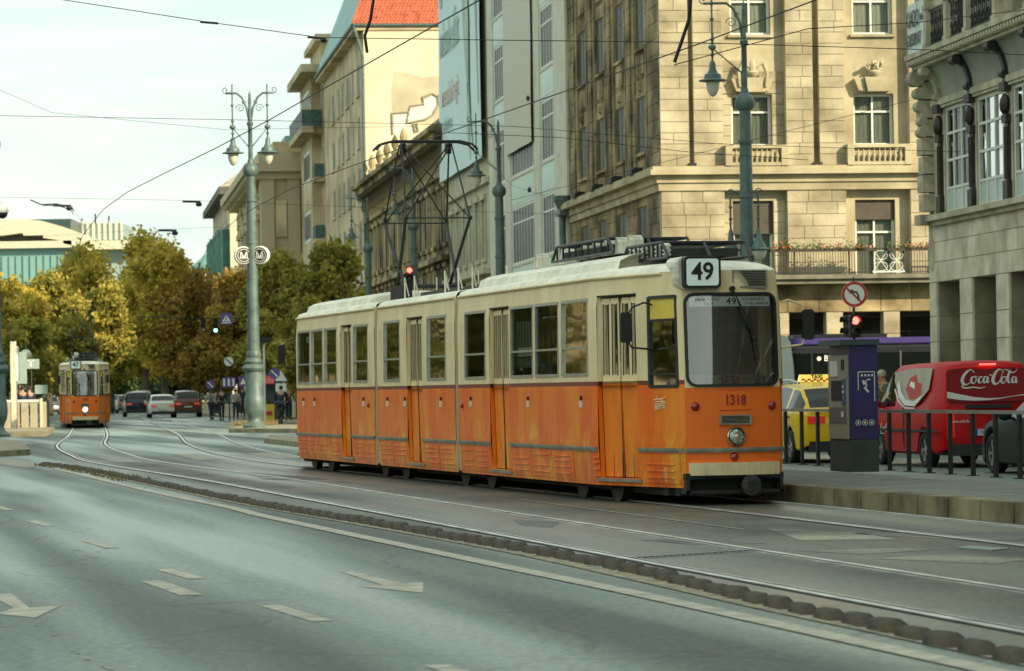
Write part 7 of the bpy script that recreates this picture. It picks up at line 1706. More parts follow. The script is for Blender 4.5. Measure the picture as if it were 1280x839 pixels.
    zl = interp(belt, .2) - (.16 if tail != 'van' else .38); hl = .13 if tail != 'van' else .42
    if tail == 'suv': zl -= .05
    yw = wf(0)
    for s in (1, -1):
        lm = MB(); a, b = yw * .55 if tail != 'van' else yw * .84, yw * 1.03
        lm.hexa([(-.02, min(s * a, s * b), zl - hl / 2), (.22 if tail != 'van' else .10, min(s * a, s * b), zl - hl / 2), (.22 if tail != 'van' else .10, max(s * a, s * b), zl - hl / 2), (-.02, max(s * a, s * b), zl - hl / 2), (-.01, min(s * a, s * b), zl + hl / 2), (.26 if tail != 'van' else .12, min(s * a, s * b), zl + hl / 2), (.26 if tail != 'van' else .12, max(s * a, s * b), zl + hl / 2), (-.01, max(s * a, s * b), zl + hl / 2)])
        lm.v = [(x, (y if abs(y) < yw * .9 else math.copysign(min(abs(y), wf(max(x, 0)) + .012), y)), z) for x, y, z in lm.v]
        lo = lm.build('tail_light', M_tail, t)
        hm = MB(); zh = interp(top, L - .15) - .12; hm.hexa([(L - .30, s * yw * .72 - .12, zh - .07), (L + .012, s * yw * .72 - .12, zh - .07), (L + .012, s * yw * .72 + .12, zh - .07), (L - .30, s * yw * .72 + .12, zh - .07), (L - .30, s * yw * .72 - .12, zh + .06), (L - .02, s * yw * .72 - .12, zh + .06), (L - .02, s * yw * .72 + .12, zh + .06), (L - .30, s * yw * .72 + .12, zh + .06)])
        hm.build('headlight', M_head if lights_on else M_rim, t)
        mi = MB(); mi.blob((x3 - .35, s * (w_ + .10), interp(belt, x3 - .4) + .06), .07, .12, .085, 10, 6).tube([(x3 - .35, s * (w_ - .08), interp(belt, x3 - .4)), (x3 - .35, s * (w_ + .05), interp(belt, x3 - .4) + .03)], .025, 6); mi.build('side_mirror', paint, t, smooth='all')
    if L < 6 and plate:
        po = MB().box(-.26, .26, -.055, .055, 0, .012).build('number_plate', M_plt, t); po.location = (-.055, 0, zl - .12 if tail == 'van' else interp(belt, .1) - .38); po.rotation_euler = (R(90), 0, R(-90)); po['tmp'] = 1; del po['tmp']
        text('lettering', plate, .115, M_ink, po, (.02, 0, .014), (0, 0, 0), sx=.85, depth=.001); MB().box(-.26, -.215, -.055, .055, .012, .014).build('blue_band', mat('plate_blue', (.03, .05, .4), .5), po)
    tr = MB()
    for s in (1, -1):
        for xd in pillars: 
            x = (xd[0] + xd[1]) / 2; tr.box(x - .005, x + .005, s * (w_ + .001) - .003, s * (w_ + .001) + .003, zb + .15, interp(belt, x) - .03)
            tr.box(x - .28, x - .12, s * (w_ + .008) - .01, s * (w_ + .008) + .01, interp(belt, x) - .16, interp(belt, x) - .13)
    if tr.f: tr.build('door_seam', M_plast, t)
    return t
M_seatd = mat('car_seat', (.03, .03, .03), .8, 0, .2)
def P_(n, c, rough=.28, coat=.5, metal=0): return mat(n, c, rough, metal, .03, 2, coat=coat, spec=.2)
SED = dict(L=4.55, W=1.78, top=[(0, .92), (.08, 1.0), (.65, 1.06), (1.25, 1.38), (1.9, 1.47), (2.6, 1.45), (3.35, 1.02), (4.2, .86), (4.5, .70), (4.55, .6)], belt=[(0, .88), (.6, .98), (3.3, .94), (4.2, .82), (4.55, .55)], cab=(.62, 1.3, 2.65, 3.4), pillars=((1.45, 1.53), (2.28, 2.36)), wheels=(.85, 3.6))
HAT = dict(L=4.3, W=1.78, top=[(0, .95), (.06, 1.02), (.3, 1.22), (.62, 1.42), (1.6, 1.50), (2.4, 1.47), (3.25, 1.03), (4.0, .88), (4.28, .7), (4.3, .6)], belt=[(0, .95), (.6, 1.02), (3.2, .95), (4.0, .84), (4.3, .55)], cab=(.05, .58, 2.45, 3.3), pillars=((.95, 1.06), (2.05, 2.13)), wheels=(.75, 3.38), tail='hatch')
SUV = dict(L=4.5, W=1.86, top=[(0, 1.05), (.05, 1.12), (.25, 1.4), (.5, 1.62), (1.6, 1.70), (2.5, 1.66), (3.3, 1.16), (4.2, 1.02), (4.48, .8), (4.5, .7)], belt=[(0, 1.05), (.6, 1.12), (3.2, 1.06), (4.2, .96), (4.5, .6)], cab=(.04, .48, 2.55, 3.35), pillars=((.95, 1.08), (2.05, 2.13)), wheels=(.8, 3.55), R_=.36, zb=.3, tail='suv')
VAN = dict(L=4.5, W=1.80, top=[(0, 1.55), (.03, 1.72), (.12, 1.80), (.5, 1.83), (2.6, 1.81), (3.0, 1.72), (3.75, 1.12), (4.3, .95), (4.48, .75), (4.5, .65)], belt=[(0, 1.1), (.5, 1.12), (3.4, 1.04), (4.2, .90), (4.5, .6)], cab=(.0, .05, 3.0, 3.8), pillars=((2.0, 2.1),), wheels=(.85, 3.55), tail='van', glassm='van', rw=.86)
# --- red drinks van
h = math.atan2(1, -.185); LOCV = AT(1236, 560, 60.3); c = (LOCV.x, 60.3, 0)
M_vr = P_('van_red', (.46, .004, .006), .5, .08); v = car('delivery_van', 'red drinks delivery van with white script lettering on its rear doors behind the railing', 'van', c, h, M_vr, plate='NTU-425', **VAN)
M_silver = mat('silver_paint', (.40, .34, .27), .5, .1, .1)
MB().grid([[(x, .895 + (.012 if 0 else .008) - max(0, z - 1.15) * .20, z) for x in (1.0, 1.4, 1.8, 2.2, 2.6, 2.95 - max(0, z - 1.5) * .9)] for z in (1.28, 1.40, 1.52, 1.62, 1.70)]).build('silver_side_print', M_silver, v) if False else None
def side_print(nm, pts, m_, off=.006):
    b = MB(); P = []
    for x, z in pts: y = .90 - max(0, z - 1.12) * .17 + off; P.append((x, y, z))
    b.v = P; b.f = [tuple(range(len(P)))]; return b.build(nm, m_, v)
side_print('silver_print', [(.55, 1.72), (.6, 1.35), (1.1, 1.12), (1.9, 1.10), (2.35, 1.25), (2.7, 1.5), (2.75, 1.66), (1.8, 1.72)], M_silver)
side_print('red_print', [(1.0, 1.2), (1.6, 1.18), (1.95, 1.35), (1.8, 1.55), (1.45, 1.62), (1.3, 1.48), (1.05, 1.45)], M_vr, .010)
side_print('white_print', [(1.4, 1.36), (1.75, 1.42), (1.7, 1.5), (1.45, 1.47)], M_white, .014)
side_print('white_ribbon', [(2.5, 1.45), (2.3, 1.22), (1.9, 1.08), (1.3, 1.06), (.95, 1.2), (.95, 1.26), (1.35, 1.15), (1.85, 1.18), (2.2, 1.32), (2.4, 1.52)], M_white, .014)
side_print('white_ribbon', [(2.62, 1.35), (2.3, 1.14), (1.9, 1.02), (1.3, 1.01), (1.3, 1.035), (1.9, 1.05), (2.28, 1.18), (2.58, 1.38)], M_white, .014)
# flowing script lettering drawn stroke by stroke
def catm(pts, n=6):
    out = []
    for i in range(len(pts) - 1):
        p0, p1, p2, p3 = pts[max(i - 1, 0)], pts[i], pts[i + 1], pts[min(i + 2, len(pts) - 1)]
        for k in range(n):
            t = k / n; out.append(tuple(.5 * (2 * p1[j] + (p2[j] - p0[j]) * t + (2 * p0[j] - 5 * p1[j] + 4 * p2[j] - p3[j]) * t * t + (3 * p1[j] - p0[j] - 3 * p2[j] + p3[j]) * t ** 3) for j in range(3)))
    out.append(pts[-1]); return out
SCRIPT = [  # (x, y, width)
 [(.95, .80, .05), (.80, .97, .05), (.55, .93, .08), (.25, .62, .12), (.12, .28, .13), (.25, .04, .11), (.5, .05, .07), (.72, .2, .04)],          # C
 [(.25, .04, .06), (.1, -.12, .05), (.4, -.2, .08), (.9, -.16, .07), (1.35, -.22, .06), (1.7, -.14, .03)],                                # tail under
 [(.95, .55, .05), (.78, .45, .09), (.75, .2, .09), (.9, .1, .07), (1.07, .28, .08), (1.05, .5, .07), (.93, .55, .04), (1.2, .55, .03)],     # o
 [(1.5, .5, .06), (1.35, .52, .06), (1.24, .3, .09), (1.3, .12, .08), (1.48, .2, .04)],                                                    # c
 [(1.85, .5, .06), (1.68, .52, .06), (1.58, .3, .09), (1.64, .12, .08), (1.80, .25, .05), (1.88, .5, .07), (1.84, .15, .09), (1.98, .2, .03)],  # a
 [(2.02, .62, .06), (2.13, .62, .06)],                                                                                                     # hyphen
 [(2.95, .78, .05), (2.78, .98, .05), (2.55, .93, .08), (2.32, .62, .12), (2.22, .28, .13), (2.34, .04, .11), (2.55, .08, .08), (2.75, .35, .05), (2.85, .7, .04), (2.95, .95, .03), (3.2, .95, .05), (3.5, .78, .07), (3.75, .82, .05), (3.9, 1.02, .03)],  # C with its flag
 [(2.98, .5, .05), (2.83, .42, .09), (2.8, .18, .09), (2.94, .08, .07), (3.1, .25, .08), (3.1, .46, .07), (2.98, .5, .04), (3.2, .5, .03)],    # o
 [(3.22, .35, .03), (3.42, .75, .05), (3.4, .9, .06), (3.28, .6, .09), (3.25, .2, .10), (3.38, .1, .05), (3.48, .2, .03)],                     # l
 [(3.78, .46, .06), (3.62, .48, .06), (3.53, .28, .09), (3.58, .1, .08), (3.73, .22, .05), (3.81, .46, .07), (3.79, .12, .10), (3.95, .18, .03)]]  # a
def script(parent, loc, rot, w_, name='lettering', mat_=M_white):
    k = w_ / 3.9; b = MB()
    for st in SCRIPT:
        q = catm(st); 
        for i in range(len(q) - 1):
            (x0, y0, a), (x1, y1, c_) = q[i], q[i + 1]; d = Vector((x1 - x0, y1 - y0, 0)); 
            if d.length < 1e-5: continue
            n = Vector((-d.y, d.x, 0)).normalized() + Vector((.35, 0, 0)); n = n * .62
            b.quad(((x0 - n.x * a) * k, (y0 - n.y * a) * k, 0), ((x1 - n.x * c_) * k, (y1 - n.y * c_) * k, 0), ((x1 + n.x * c_) * k, (y1 + n.y * c_) * k, 0), ((x0 + n.x * a) * k, (y0 + n.y * a) * k, 0))
        for (x, y, a) in q[::2]:
            pts = [((x + .55 * a * math.cos(t_ * .785)) * k, (y + .55 * a * math.sin(t_ * .785)) * k, 0) for t_ in range(8)]; b.quad(*pts)
    b.v = [(x, y, z + .0004 * (i % 7)) for i, (x, y, z) in enumerate(b.v)]
    o = b.build(name, mat_, parent); o.location = loc; o.rotation_euler = rot; return o
rp = MB(); rpt, _ = rrect(-.74, .74, 1.13, 1.68, .07); rp.v = [(-.022, -a, b) for a, b in rpt]; rp.f = [tuple(range(len(rp.v)))]; rp.build('rear_panel', mat('van_red_dark', (.30, .008, .015), .35, 0, .1, 1, coat=.6), v)
sm = MB(); 
for i in range(len(rpt)):
    a, b = rpt[i], rpt[(i + 1) % len(rpt)]; sm.beam((-.024, -a[0], a[1]), (-.024, -b[0], b[1]), .012, .004, (1, 0, 0))
sm.box(-.026, -.022, -.006, .006, .55, 1.13).build('panel_seam', M_plast, v)
script(v, (-.034, .50, 1.42), (R(90), 0, R(-90)), 1.02)
wv = MB(); N = 18
top_ = [(-.74, 1.31), (-.5, 1.26), (-.25, 1.21), (0, 1.185), (.2, 1.19), (.45, 1.225), (.74, 1.26)]; bot_ = [(-.74, 1.20), (-.5, 1.165), (-.25, 1.15), (0, 1.155), (.2, 1.175), (.45, 1.215), (.74, 1.235)]
for i in range(len(top_) - 1): wv.quad((-.030, -bot_[i][0], bot_[i][1]), (-.030, -bot_[i + 1][0], bot_[i + 1][1]), (-.030, -top_[i + 1][0], top_[i + 1][1]), (-.030, -top_[i][0], top_[i][1]))
wv.build('white_wave', M_white, v)
MB().box(-.05, -.01, -.42, .42, 1.02, 1.085).build('door_handle', M_plast, v); MB().box(-.03, .02, -.14, .14, 1.755, 1.785).build('brake_light', mat('high_brake_light', (.5, .02, .02), .3, emit=((1, .1, .08), 1.5)), v)
so_ = script(v, (3.42, .915, .60), (R(90), 0, R(180)), .62); MB().box(.02, 4.3, .905, .925, .62, .66).build('side_moulding', M_plast, v)
MB().box(2.0, 2.01, .898, .906, .3, 1.1).build('door_seam', M_plast, v)
text('lettering', 'coca-cola.hu', .07, M_white, v, (-.032, .5, .80), (R(90), 0, R(-90)))
# --- taxi
ct = AT(1057, 560, 65.6); tax = car('taxi', 'yellow taxi with a checkered roof sign between the front tram and the ticket machine', 'taxi', (ct.x, 65.6, 0), math.atan2(1, -.19), P_('taxi_yellow', (.80, .52, .01)), plate='', **HAT)
rsn = MB(); rsn.prism([(-.34, 0), (.34, 0), (.30, .15), (-.30, .15)], -.09, .09, 'yz').build('roof_sign', mat('taxi_sign', (.85, .65, .08), .4, 0, .05, emit=((1, .8, .2), .3)), tax).location = (2.0, 0, 1.51)
for i in range(10):
    for j in range(2):
        if (i + j) % 2 == 0: MB().box(1.900, 1.906, -.30 + .06 * i, -.24 + .06 * i, 1.52 + .03 * j, 1.55 + .03 * j).build('check', M_sgred, tax)
text('lettering', 'TAXI', .10, M_ink, tax, (1.895, 0, 1.615), (R(90), 0, R(-90)), bold=.003)
MB().tube([(.9, .62, 1.50), (1.5, .63, 1.56), (2.2, .63, 1.55), (2.7, .62, 1.46)], .02, 6).tube([(.9, -.62, 1.50), (1.5, -.63, 1.56), (2.2, -.63, 1.55), (2.7, -.62, 1.46)], .02, 6).build('roof_rail', M_rim, tax)
script(tax, (2.9, .91, .62), (R(90), 0, R(180)), .0001) if False else None
# --- dark roadster
RD = dict(L=4.1, W=1.78, top=[(0, .78), (.1, .86), (.6, .93), (1.1, 1.18), (1.6, 1.27), (2.0, 1.24), (2.55, .93), (3.6, .84), (4.05, .62), (4.1, .5)], belt=[(0, .78), (.7, .90), (2.6, .87), (3.6, .78), (4.1, .45)], cab=(.6, 1.1, 2.05, 2.6), pillars=((1.15, 1.3),), wheels=(.75, 3.25), R_=.32, zb=.16)
M_rd = P_('roadster_green', (.010, .020, .018), .6, .0)
u_ = AT(1216, 560, 57.5); hd_ = Vector((-.19, 1, 0)).normalized(); nose = Vector((u_.x + .89, 57.6, 0)) - Vector((0, 0, 0)); tail_ = nose - hd_ * 4.1
car('sports_car', 'dark green low sports car with its nose behind the railing at the right edge', 'car', tuple(tail_), math.atan2(hd_.y, hd_.x), M_rd, plate='', **RD)
# --- far cars
FAR = [(204, 524, 'SED', (.62, .60, .52), 'white saloon car stopped under the trees, seen from behind', 0), (235, 523.5, 'SUV', (.13, .03, .018), 'dark red car right of the white saloon', 0), (173, 523, 'SUV', (.015, .02, .03), 'black off road car left of the white saloon', 0), (177.5, 517, 'VAN', (.55, .58, .55), 'pale van ahead of the black off road car', 0), (159, 518, 'HAT', (.30, .31, .28), 'silver estate car left of the black off road car', 0), (154, 515.5, 'HAT', (.12, .015, .015), 'small dark red car far ahead of the silver one', 0), (144.5, 516.5, 'HAT', (.6, .6, .55), 'pale oncoming car with lit headlamps right of the small tram', 1), (49, 521, 'HAT', (.05, .06, .06), 'dark oncoming car with lit headlamps at the left by the platform', 1), (62, 520, 'SED', (.28, .30, .30), 'grey oncoming car with bright headlamps just left of the small tram', 1), (56, 514.5, 'SUV', (.45, .45, .42), 'pale car waiting behind the two oncoming cars', 1)]
for i, (px, py, k, colr, lb, onc) in enumerate(FAR):
    q = G(px, py - 1.6); q.z = 0; sp = {'SED': SED, 'HAT': HAT, 'SUV': SUV, 'VAN': VAN}[k]; hdv = Vector((-.14, 1, 0)).normalized()
    if onc: tl_ = q + hdv * sp['L']; hv = -hdv
    else: tl_ = q; hv = hdv
    car('parked_car' if False else 'car', lb, 'van' if k == 'VAN' else 'car', (tl_.x, tl_.y, 0), math.atan2(hv.y, hv.x), P_('paint_' + ('white black red pale silver maroon cream dark grey stone'.split()[i]), colr), plate='' if i > 1 else 'MKT-518', lights_on=bool(onc), group='cars on the far road', **sp)
# --- white van behind the taxi
wvn = thing('white_van', 'tall white van whose rear corner shows between the front tram and the purple bus', 'van', (AT(943, 560, 79).x, 79, 0), math.atan2(1, -.19)); M_wv = P_('van_white', (.62, .66, .60), .4, .3)
rows = []
for x, s in ((0, .96), (.04, .99), (.15, 1), (4.2, 1), (4.9, .96), (5.6, .9)):
    tz = 2.62 if x < 4.3 else (2.3 if x < 5 else 1.3); rows.append([(x, 1.0 * s * k_, z) for k_, z in ((.97, .35), (1, .6), (1, 1.3), (.97, 1.9), (.90, tz - .2), (.80, tz - .05), (0, tz), (-.80, tz - .05), (-.90, tz - .2), (-.97, 1.9), (-1, 1.3), (-1, .6), (-.97, .35))])
bv = MB().grid(rows); bv.f.append(tuple(range(13))); bv.build('body', M_wv, wvn, smooth=True)
MB().box(-.012, .0, -.008, .008, .5, 2.4).box(-.014, -.004, -.88, .88, 1.45, 1.46).build('door_seam', M_plast, wvn); MB().box(-.03, 0, -.9, -.82, 1.0, 1.5).build('hinge', M_plast, wvn)
for s in (1, -1): MB().box(-.03, .06, s * .93 - .07, s * .93 + .07, 1.05, 1.35).build('tail_light', M_tail, wvn)
MB().box(.1, .3, -.8, .8, 2.0, 2.3).build('rear_window', M_ink, wvn) if False else None
ty, rim, dk = wheel_parts(.34)
for xw in (1.0, 4.6):
    for s in (1, -1): wo = inst('wheel', ty, wvn, (xw, s * .88, .34), 0 if s > 0 else math.pi); inst('rim', rim, wo)
MB().box(-.05, .05, -.95, .95, .35, .55).build('bumper', M_plast, wvn)
# --- purple bus crossing behind
bus = thing('city_bus', 'long dark bus with a violet roof edge crossing in front of the limestone arcade', 'bus', (AT(948, 500, 112).x, 112, 0), R(2)); M_bv = P_('bus_violet', (.065, .045, .19), .5, .1); M_bd = mat('bus_dark', (.014, .016, .022), .35, 0, .1)
LB_ = 11.6; prof = [(-.0, .35), (-.04, .8), (-.04, 2.62), (.02, 2.8), (.2, 2.92)]
MB().grid([[(x, y, z) for y, z in prof] + [(x, 2.5 - y, z) for y, z in reversed(prof)] for x in (0, LB_)]).quad(*[(0, y, z) for y, z in prof], *[(0, 2.5 - y, z) for y, z in reversed(prof)]).build('body', M_bd, bus)
MB().box(-.02, LB_, -.10, 0, 2.72, 2.86).box(-.02, LB_, -.10, .3, 2.86, 2.93).build('roof_edge', M_bv, bus, bev=.03); MB().box(1.2, 4.2, .4, 2.1, 2.93, 3.06).box(6.5, 9.0, .4, 2.1, 2.93, 3.04).build('roof_unit', M_bd, bus)
for i in range(8): x = .35 + i * 1.42; wo = MB().box(x, x + 1.34, -.055, -.04, 1.15, 2.45).build('window', glass('bus_glass', (.2, .25, .25), .5, (.01, .015, .015), .03, ior=1.35), bus)
MB().box(.1, LB_, -.06, -.04, 1.05, 1.12).build('waist_line', M_plast, bus)
for i in (3, 6): x = .3 + i * 1.42; MB().box(x - .02, x + .02, -.06, -.04, .4, 2.5).build('door_edge', M_rim, bus)
lo = text('lettering', 'BKK', .26, M_white, bus, (2.35, -.065, 2.28), (R(90), 0, 0), bold=.004); MB().lathe([(.07, 0), (.07, .01)], (1.95, -.07, 2.28), 16, 'y').build('round_logo', M_white, bus); text('lettering', 'Budapesti Közlekedési', .10, M_white, bus, (2.7, -.065, 2.10), (R(90), 0, 0))
text('lettering', 'X9', .3, mat('orange_display', (.3, .12, .02), .5, emit=((1, .4, .05), 1.0)), bus, (9.3, -.065, 2.3), (R(90), 0, 0))
ty5, rim5, dk5 = wheel_parts(.48)
for xw in (2.6, 8.7): wo = inst('wheel', ty5, bus, (xw, .06, .48), math.pi); inst('rim', rim5, wo)

# ================================================================== PEOPLE
def skin_mesh(name, joints, edges, m, parent, sub=2):
    me = bpy.data.meshes.new(name); me.from_pydata([j[:3] for j in joints], edges, []); o = bpy.data.objects.new(name, me); COL.objects.link(o)
    md = o.modifiers.new('skin', 'SKIN'); md.use_smooth_shade = True
    for i, j in enumerate(joints):
        r = j[3]; r = r if isinstance(r, tuple) else (r, r); me.skin_vertices[0].data[i].radius = r
    me.skin_vertices[0].data[0].use_root = True
    if sub: s = o.modifiers.new('sub', 'SUBSURF'); s.levels = sub; s.render_levels = sub
    dg = bpy.context.evaluated_depsgraph_get(); m2 = bpy.data.meshes.new_from_object(o.evaluated_get(dg)); bpy.data.objects.remove(o); m2.materials.clear(); m2.materials.append(m)
    oo = bpy.data.objects.new(name, m2); COL.objects.link(oo); oo.parent = parent; return oo
M_skin = mat('skin', (.42, .24, .15), .6, 0, .08, 8)
CLOTH = {}
def cloth(c): 
    k = 'cloth_%d_%d_%d' % tuple(int(v * 100) for v in c); return mat(k, c, .85, 0, .18, 9)
def person(loc, face, label, top, legs, hair, pose='stand', H=1.74, lean=0, arms=(10, 10), parent=None, seated=False):
    """faces local -y; limbs from joint positions"""
    t = thing('person', label, 'person', loc, face); s = H / 1.74; S = lambda *p: tuple(v * s for v in p)
    ly = -math.sin(R(lean)); lz = math.cos(R(lean)); hz = .92 if not seated else .45
    def up(x, y, z): return (x, y + ly * (z - hz), hz + (z - hz) * lz) if z > hz else (x, y, z)
    if seated: kn = [(-.11, -.46, .48), (.11, -.46, .48)]; ft = [(-.11, -.44, .06), (.11, -.44, .06)]; toe = [(-.11, -.58, .03), (.11, -.58, .03)]; hip = [(-.10, 0, .46), (.10, 0, .46)]; d = -.46
    elif pose == 'walk': kn = [(-.09, -.16, .50), (.09, .05, .48)]; ft = [(-.09, -.28, .08), (.09, .34, .14)]; toe = [(-.09, -.42, .05), (.09, .26, .02)]; hip = [(-.09, 0, .92), (.09, 0, .92)]; d = 0
    elif pose == 'cycle': kn = [(-.10, -.36, .72), (.10, -.22, .56)]; ft = [(-.11, -.22, .34), (.11, -.12, .14)]; toe = [(-.11, -.36, .30), (.11, -.26, .10)]; hip = [(-.09, 0, .92), (.09, 0, .92)]; d = 0
    else: kn = [(-.10, -.02, .50), (.10, -.02, .50)]; ft = [(-.11, .02, .08), (.11, .02, .08)]; toe = [(-.12, -.12, .04), (.12, -.12, .04)]; hip = [(-.09, 0, .92), (.09, 0, .92)]; d = 0
    o = 0 if not seated else -.46
    Z = lambda z: z + o
    sh = [up(-.19, 0, Z(1.42)), up(.19, 0, Z(1.42))]
    if pose == 'cycle': el = [(-.25, -.34, 1.08), (.25, -.34, 1.08)]; ha = [(-.24, -.56, 1.02), (.24, -.56, 1.02)]
    elif seated: el = [(-.25, -.08, Z(1.14)), (.25, -.08, Z(1.14))]; ha = [(-.14, -.32, Z(1.06)), (.14, -.32, Z(1.06))]
    else:
        el = [up(-.25, .0 - .01 * arms[0] / 4, 1.14), up(.25, -.01 * arms[1] / 4, 1.14)]; ha = [up(-.27, -.02 * arms[0] / 4 - .04, .88 + .012 * arms[0]), up(.27, -.02 * arms[1] / 4 - .04, .88 + .012 * arms[1])]
    hips = (0, 0, hz + .03); sp1 = up(0, 0, Z(1.12)); sp2 = up(0, .01, Z(1.36)); nk = up(0, .0, Z(1.50)); hd = up(0, -.015, Z(1.62)); ht = up(0, -.01, Z(1.70))
    # continuous body
    J = [hips + ((.15, .10),), sp1 + ((.13, .09),), sp2 + ((.15, .10),), nk + (.05,), hd + ((.075, .092),), ht + ((.06, .075),)]
    E = [(0, 1), (1, 2), (2, 3), (3, 4), (4, 5)]
    for k in (0, 1):
        b = len(J); J += [sh[k] + (.055,), el[k] + (.04,), ha[k] + (.028,)]; E += [(2, b), (b, b + 1), (b + 1, b + 2)]
        hdx = Vector(ha[k]) - Vector(el[k]); hdx.normalize(); pl = Vector(ha[k]) + hdx * .07; b2 = len(J); J.append(tuple(pl) + ((.035, .018),)); E.append((b + 2, b2))
        for f in range(5):
            dv = Vector(((f - 2) * .012, -.01 * (f % 2), 0)) + hdx * (.05 + .02 * (f in (1, 2, 3))); b3 = len(J); J.append(tuple(pl + dv + Vector(((-1) ** k * -.02 if f == 4 else 0, 0, 0))) + (.009,)); E.append((b2, b3))
    for k in (0, 1):
        b = len(J); J += [hip[k] + (.085,), kn[k] + (.055,), ft[k] + (.038,), toe[k] + (.035,)]; E += [(0, b), (b, b + 1), (b + 1, b + 2), (b + 2, b + 3)]
    J = [(x * s, y * s, z * s, r if not isinstance(r, tuple) else r) for x, y, z, r in J]
    body = skin_mesh('body', J, E, M_skin, t, 1)
    # clothing
    J = [S(*hips) + ((.17, .125),), S(*sp1) + ((.16, .12),), S(*sp2) + ((.175, .125),), S(*up(0, 0, Z(1.45))) + ((.08, .07),)]; E = [(0, 1), (1, 2), (2, 3)]
    for k in (0, 1): b = len(J); J += [S(*sh[k]) + (.075,), S(*el[k]) + (.058,), S(*(Vector(el[k]).lerp(Vector(ha[k]), .85))) + (.045,)]; E += [(2, b), (b, b + 1), (b + 1, b + 2)]
    skin_mesh('jacket', J, E, cloth(top), t, 1)
    J = [S(*hips) + ((.165, .12),)]; E = []
    for k in (0, 1): b = len(J); J += [S(*hip[k]) + (.10,), S(*kn[k]) + (.072,), S(*(Vector(kn[k]).lerp(Vector(ft[k]), .92))) + (.058,)]; E += [(0, b), (b, b + 1), (b + 1, b + 2)]
    skin_mesh('trousers', J, E, cloth(legs), t, 1)
    hh = Vector(S(*hd)); hb = MB().blob((hh.x, hh.y + .018, hh.z + .035), .088, .10, .10, 12, 8); hb.f = [f for f in hb.f if sum(hb.v[i][2] for i in f) / len(f) > hh.z + .0 or sum(hb.v[i][1] for i in f) / len(f) > hh.y + .05]
    hb.build('hair', cloth(hair), t, smooth='all')
    fc = MB().blob((hh.x, hh.y - .098, hh.z - .01), .012, .02, .02, 6, 4); 
    fc.build('nose', M_skin, body, smooth='all')
    for sx in (-1, 1):
        MB().blob((hh.x + sx * .03, hh.y - .085, hh.z + .02), .011, .008, .008, 6, 4).build('eye', M_ink, body, smooth='all'); MB().blob((hh.x + sx * .084, hh.y + .005, hh.z + .0), .012, .02, .03, 6, 4).build('ear', M_skin, body, smooth='all')
    MB().box(hh.x - .02, hh.x + .02, hh.y - .096, hh.y - .088, hh.z - .055, hh.z - .047).build('mouth', M_sgred, body)
    for k in (0, 1): f = Vector(S(*ft[k])); e = Vector(S(*toe[k])); MB().tube([f + Vector((0, .03, -.04)), f + Vector((0, -.02, -.035)), e + Vector((0, -.03, 0))], [.045, .05, .035], 8).build('shoe', M_ink, t, smooth='all')
    return t
dark, navy, white, grey, olive = (.02, .02, .022), (.015, .025, .05), (.6, .6, .55), (.25, .24, .2), (.09, .09, .04)
pp = AT(1111, 500, 72); person((pp.x, 72, 0), R(-60), 'grey haired man in an olive jacket leaning forward beside the red van', olive, dark, (.42, .36, .24), H=1.76, lean=14, arms=(30, 30))
pp = AT(1096, 500, 76); person((pp.x, 76, 0), R(30), 'dark haired person in grey standing beside the grey haired man', grey, dark, (.03, .02, .015), H=1.66)
pp = AT(1127, 500, 78); person((pp.x, 78, 0), R(200), 'bystander whose dark head shows just above the red van windscreen', dark, dark, (.04, .03, .02), H=1.76)
for (px, Y, H, tp, hr, fc, lb) in ((17.5, 151, 1.76, (.30, .16, .10), (.05, .03, .02), 60, 'person in a brownish top at the left of the platform group'), (24, 150.5, 1.80, (.50, .52, .48), (.35, .31, .22), 150, 'fair haired person in a pale shirt on the left platform'), (29, 148.5, 1.74, navy, (.06, .03, .02), 190, 'person in a navy vest seen from behind on the left platform'), (37.5, 149.5, 1.72, (.02, .03, .06), (.05, .025, .015), 210, 'person in dark blue at the right of the left platform group')):
    pp = AT(px, 540, Y); person((pp.x, Y, .2), R(fc), lb, tp, dark, hr, H=H)
for (px, Y, H, tp, lg, fc, ps, lb) in ((264, 196, 1.74, (.30, .30, .28), navy, 20, 'walk', 'pedestrian in a light top left of the row under the trees'), (271, 198, 1.7, (.5, .5, .46), dark, 160, 'walk', 'pedestrian in white walking under the purple sign'), (277.5, 190, 1.8, dark, dark, 190, 'walk', 'pedestrian all in black beside the one in white'), (295, 194, 1.7, (.35, .33, .3), navy, 10, 'stand', 'pedestrian in grey standing just left of the metro lamp post'), (304, 200, 1.72, navy, dark, 30, 'stand', 'pedestrian in navy close to the metro lamp post'), (361, 170, 1.72, (.12, .02, .02), dark, 180, 'stand', 'pedestrian in dark red beside the tail of the front tram')):
    pp = AT(px, 530, Y); person((pp.x, Y, .13 if px > 300 else 0), R(fc), lb, tp, lg, (.03, .02, .015), pose=ps, H=H)
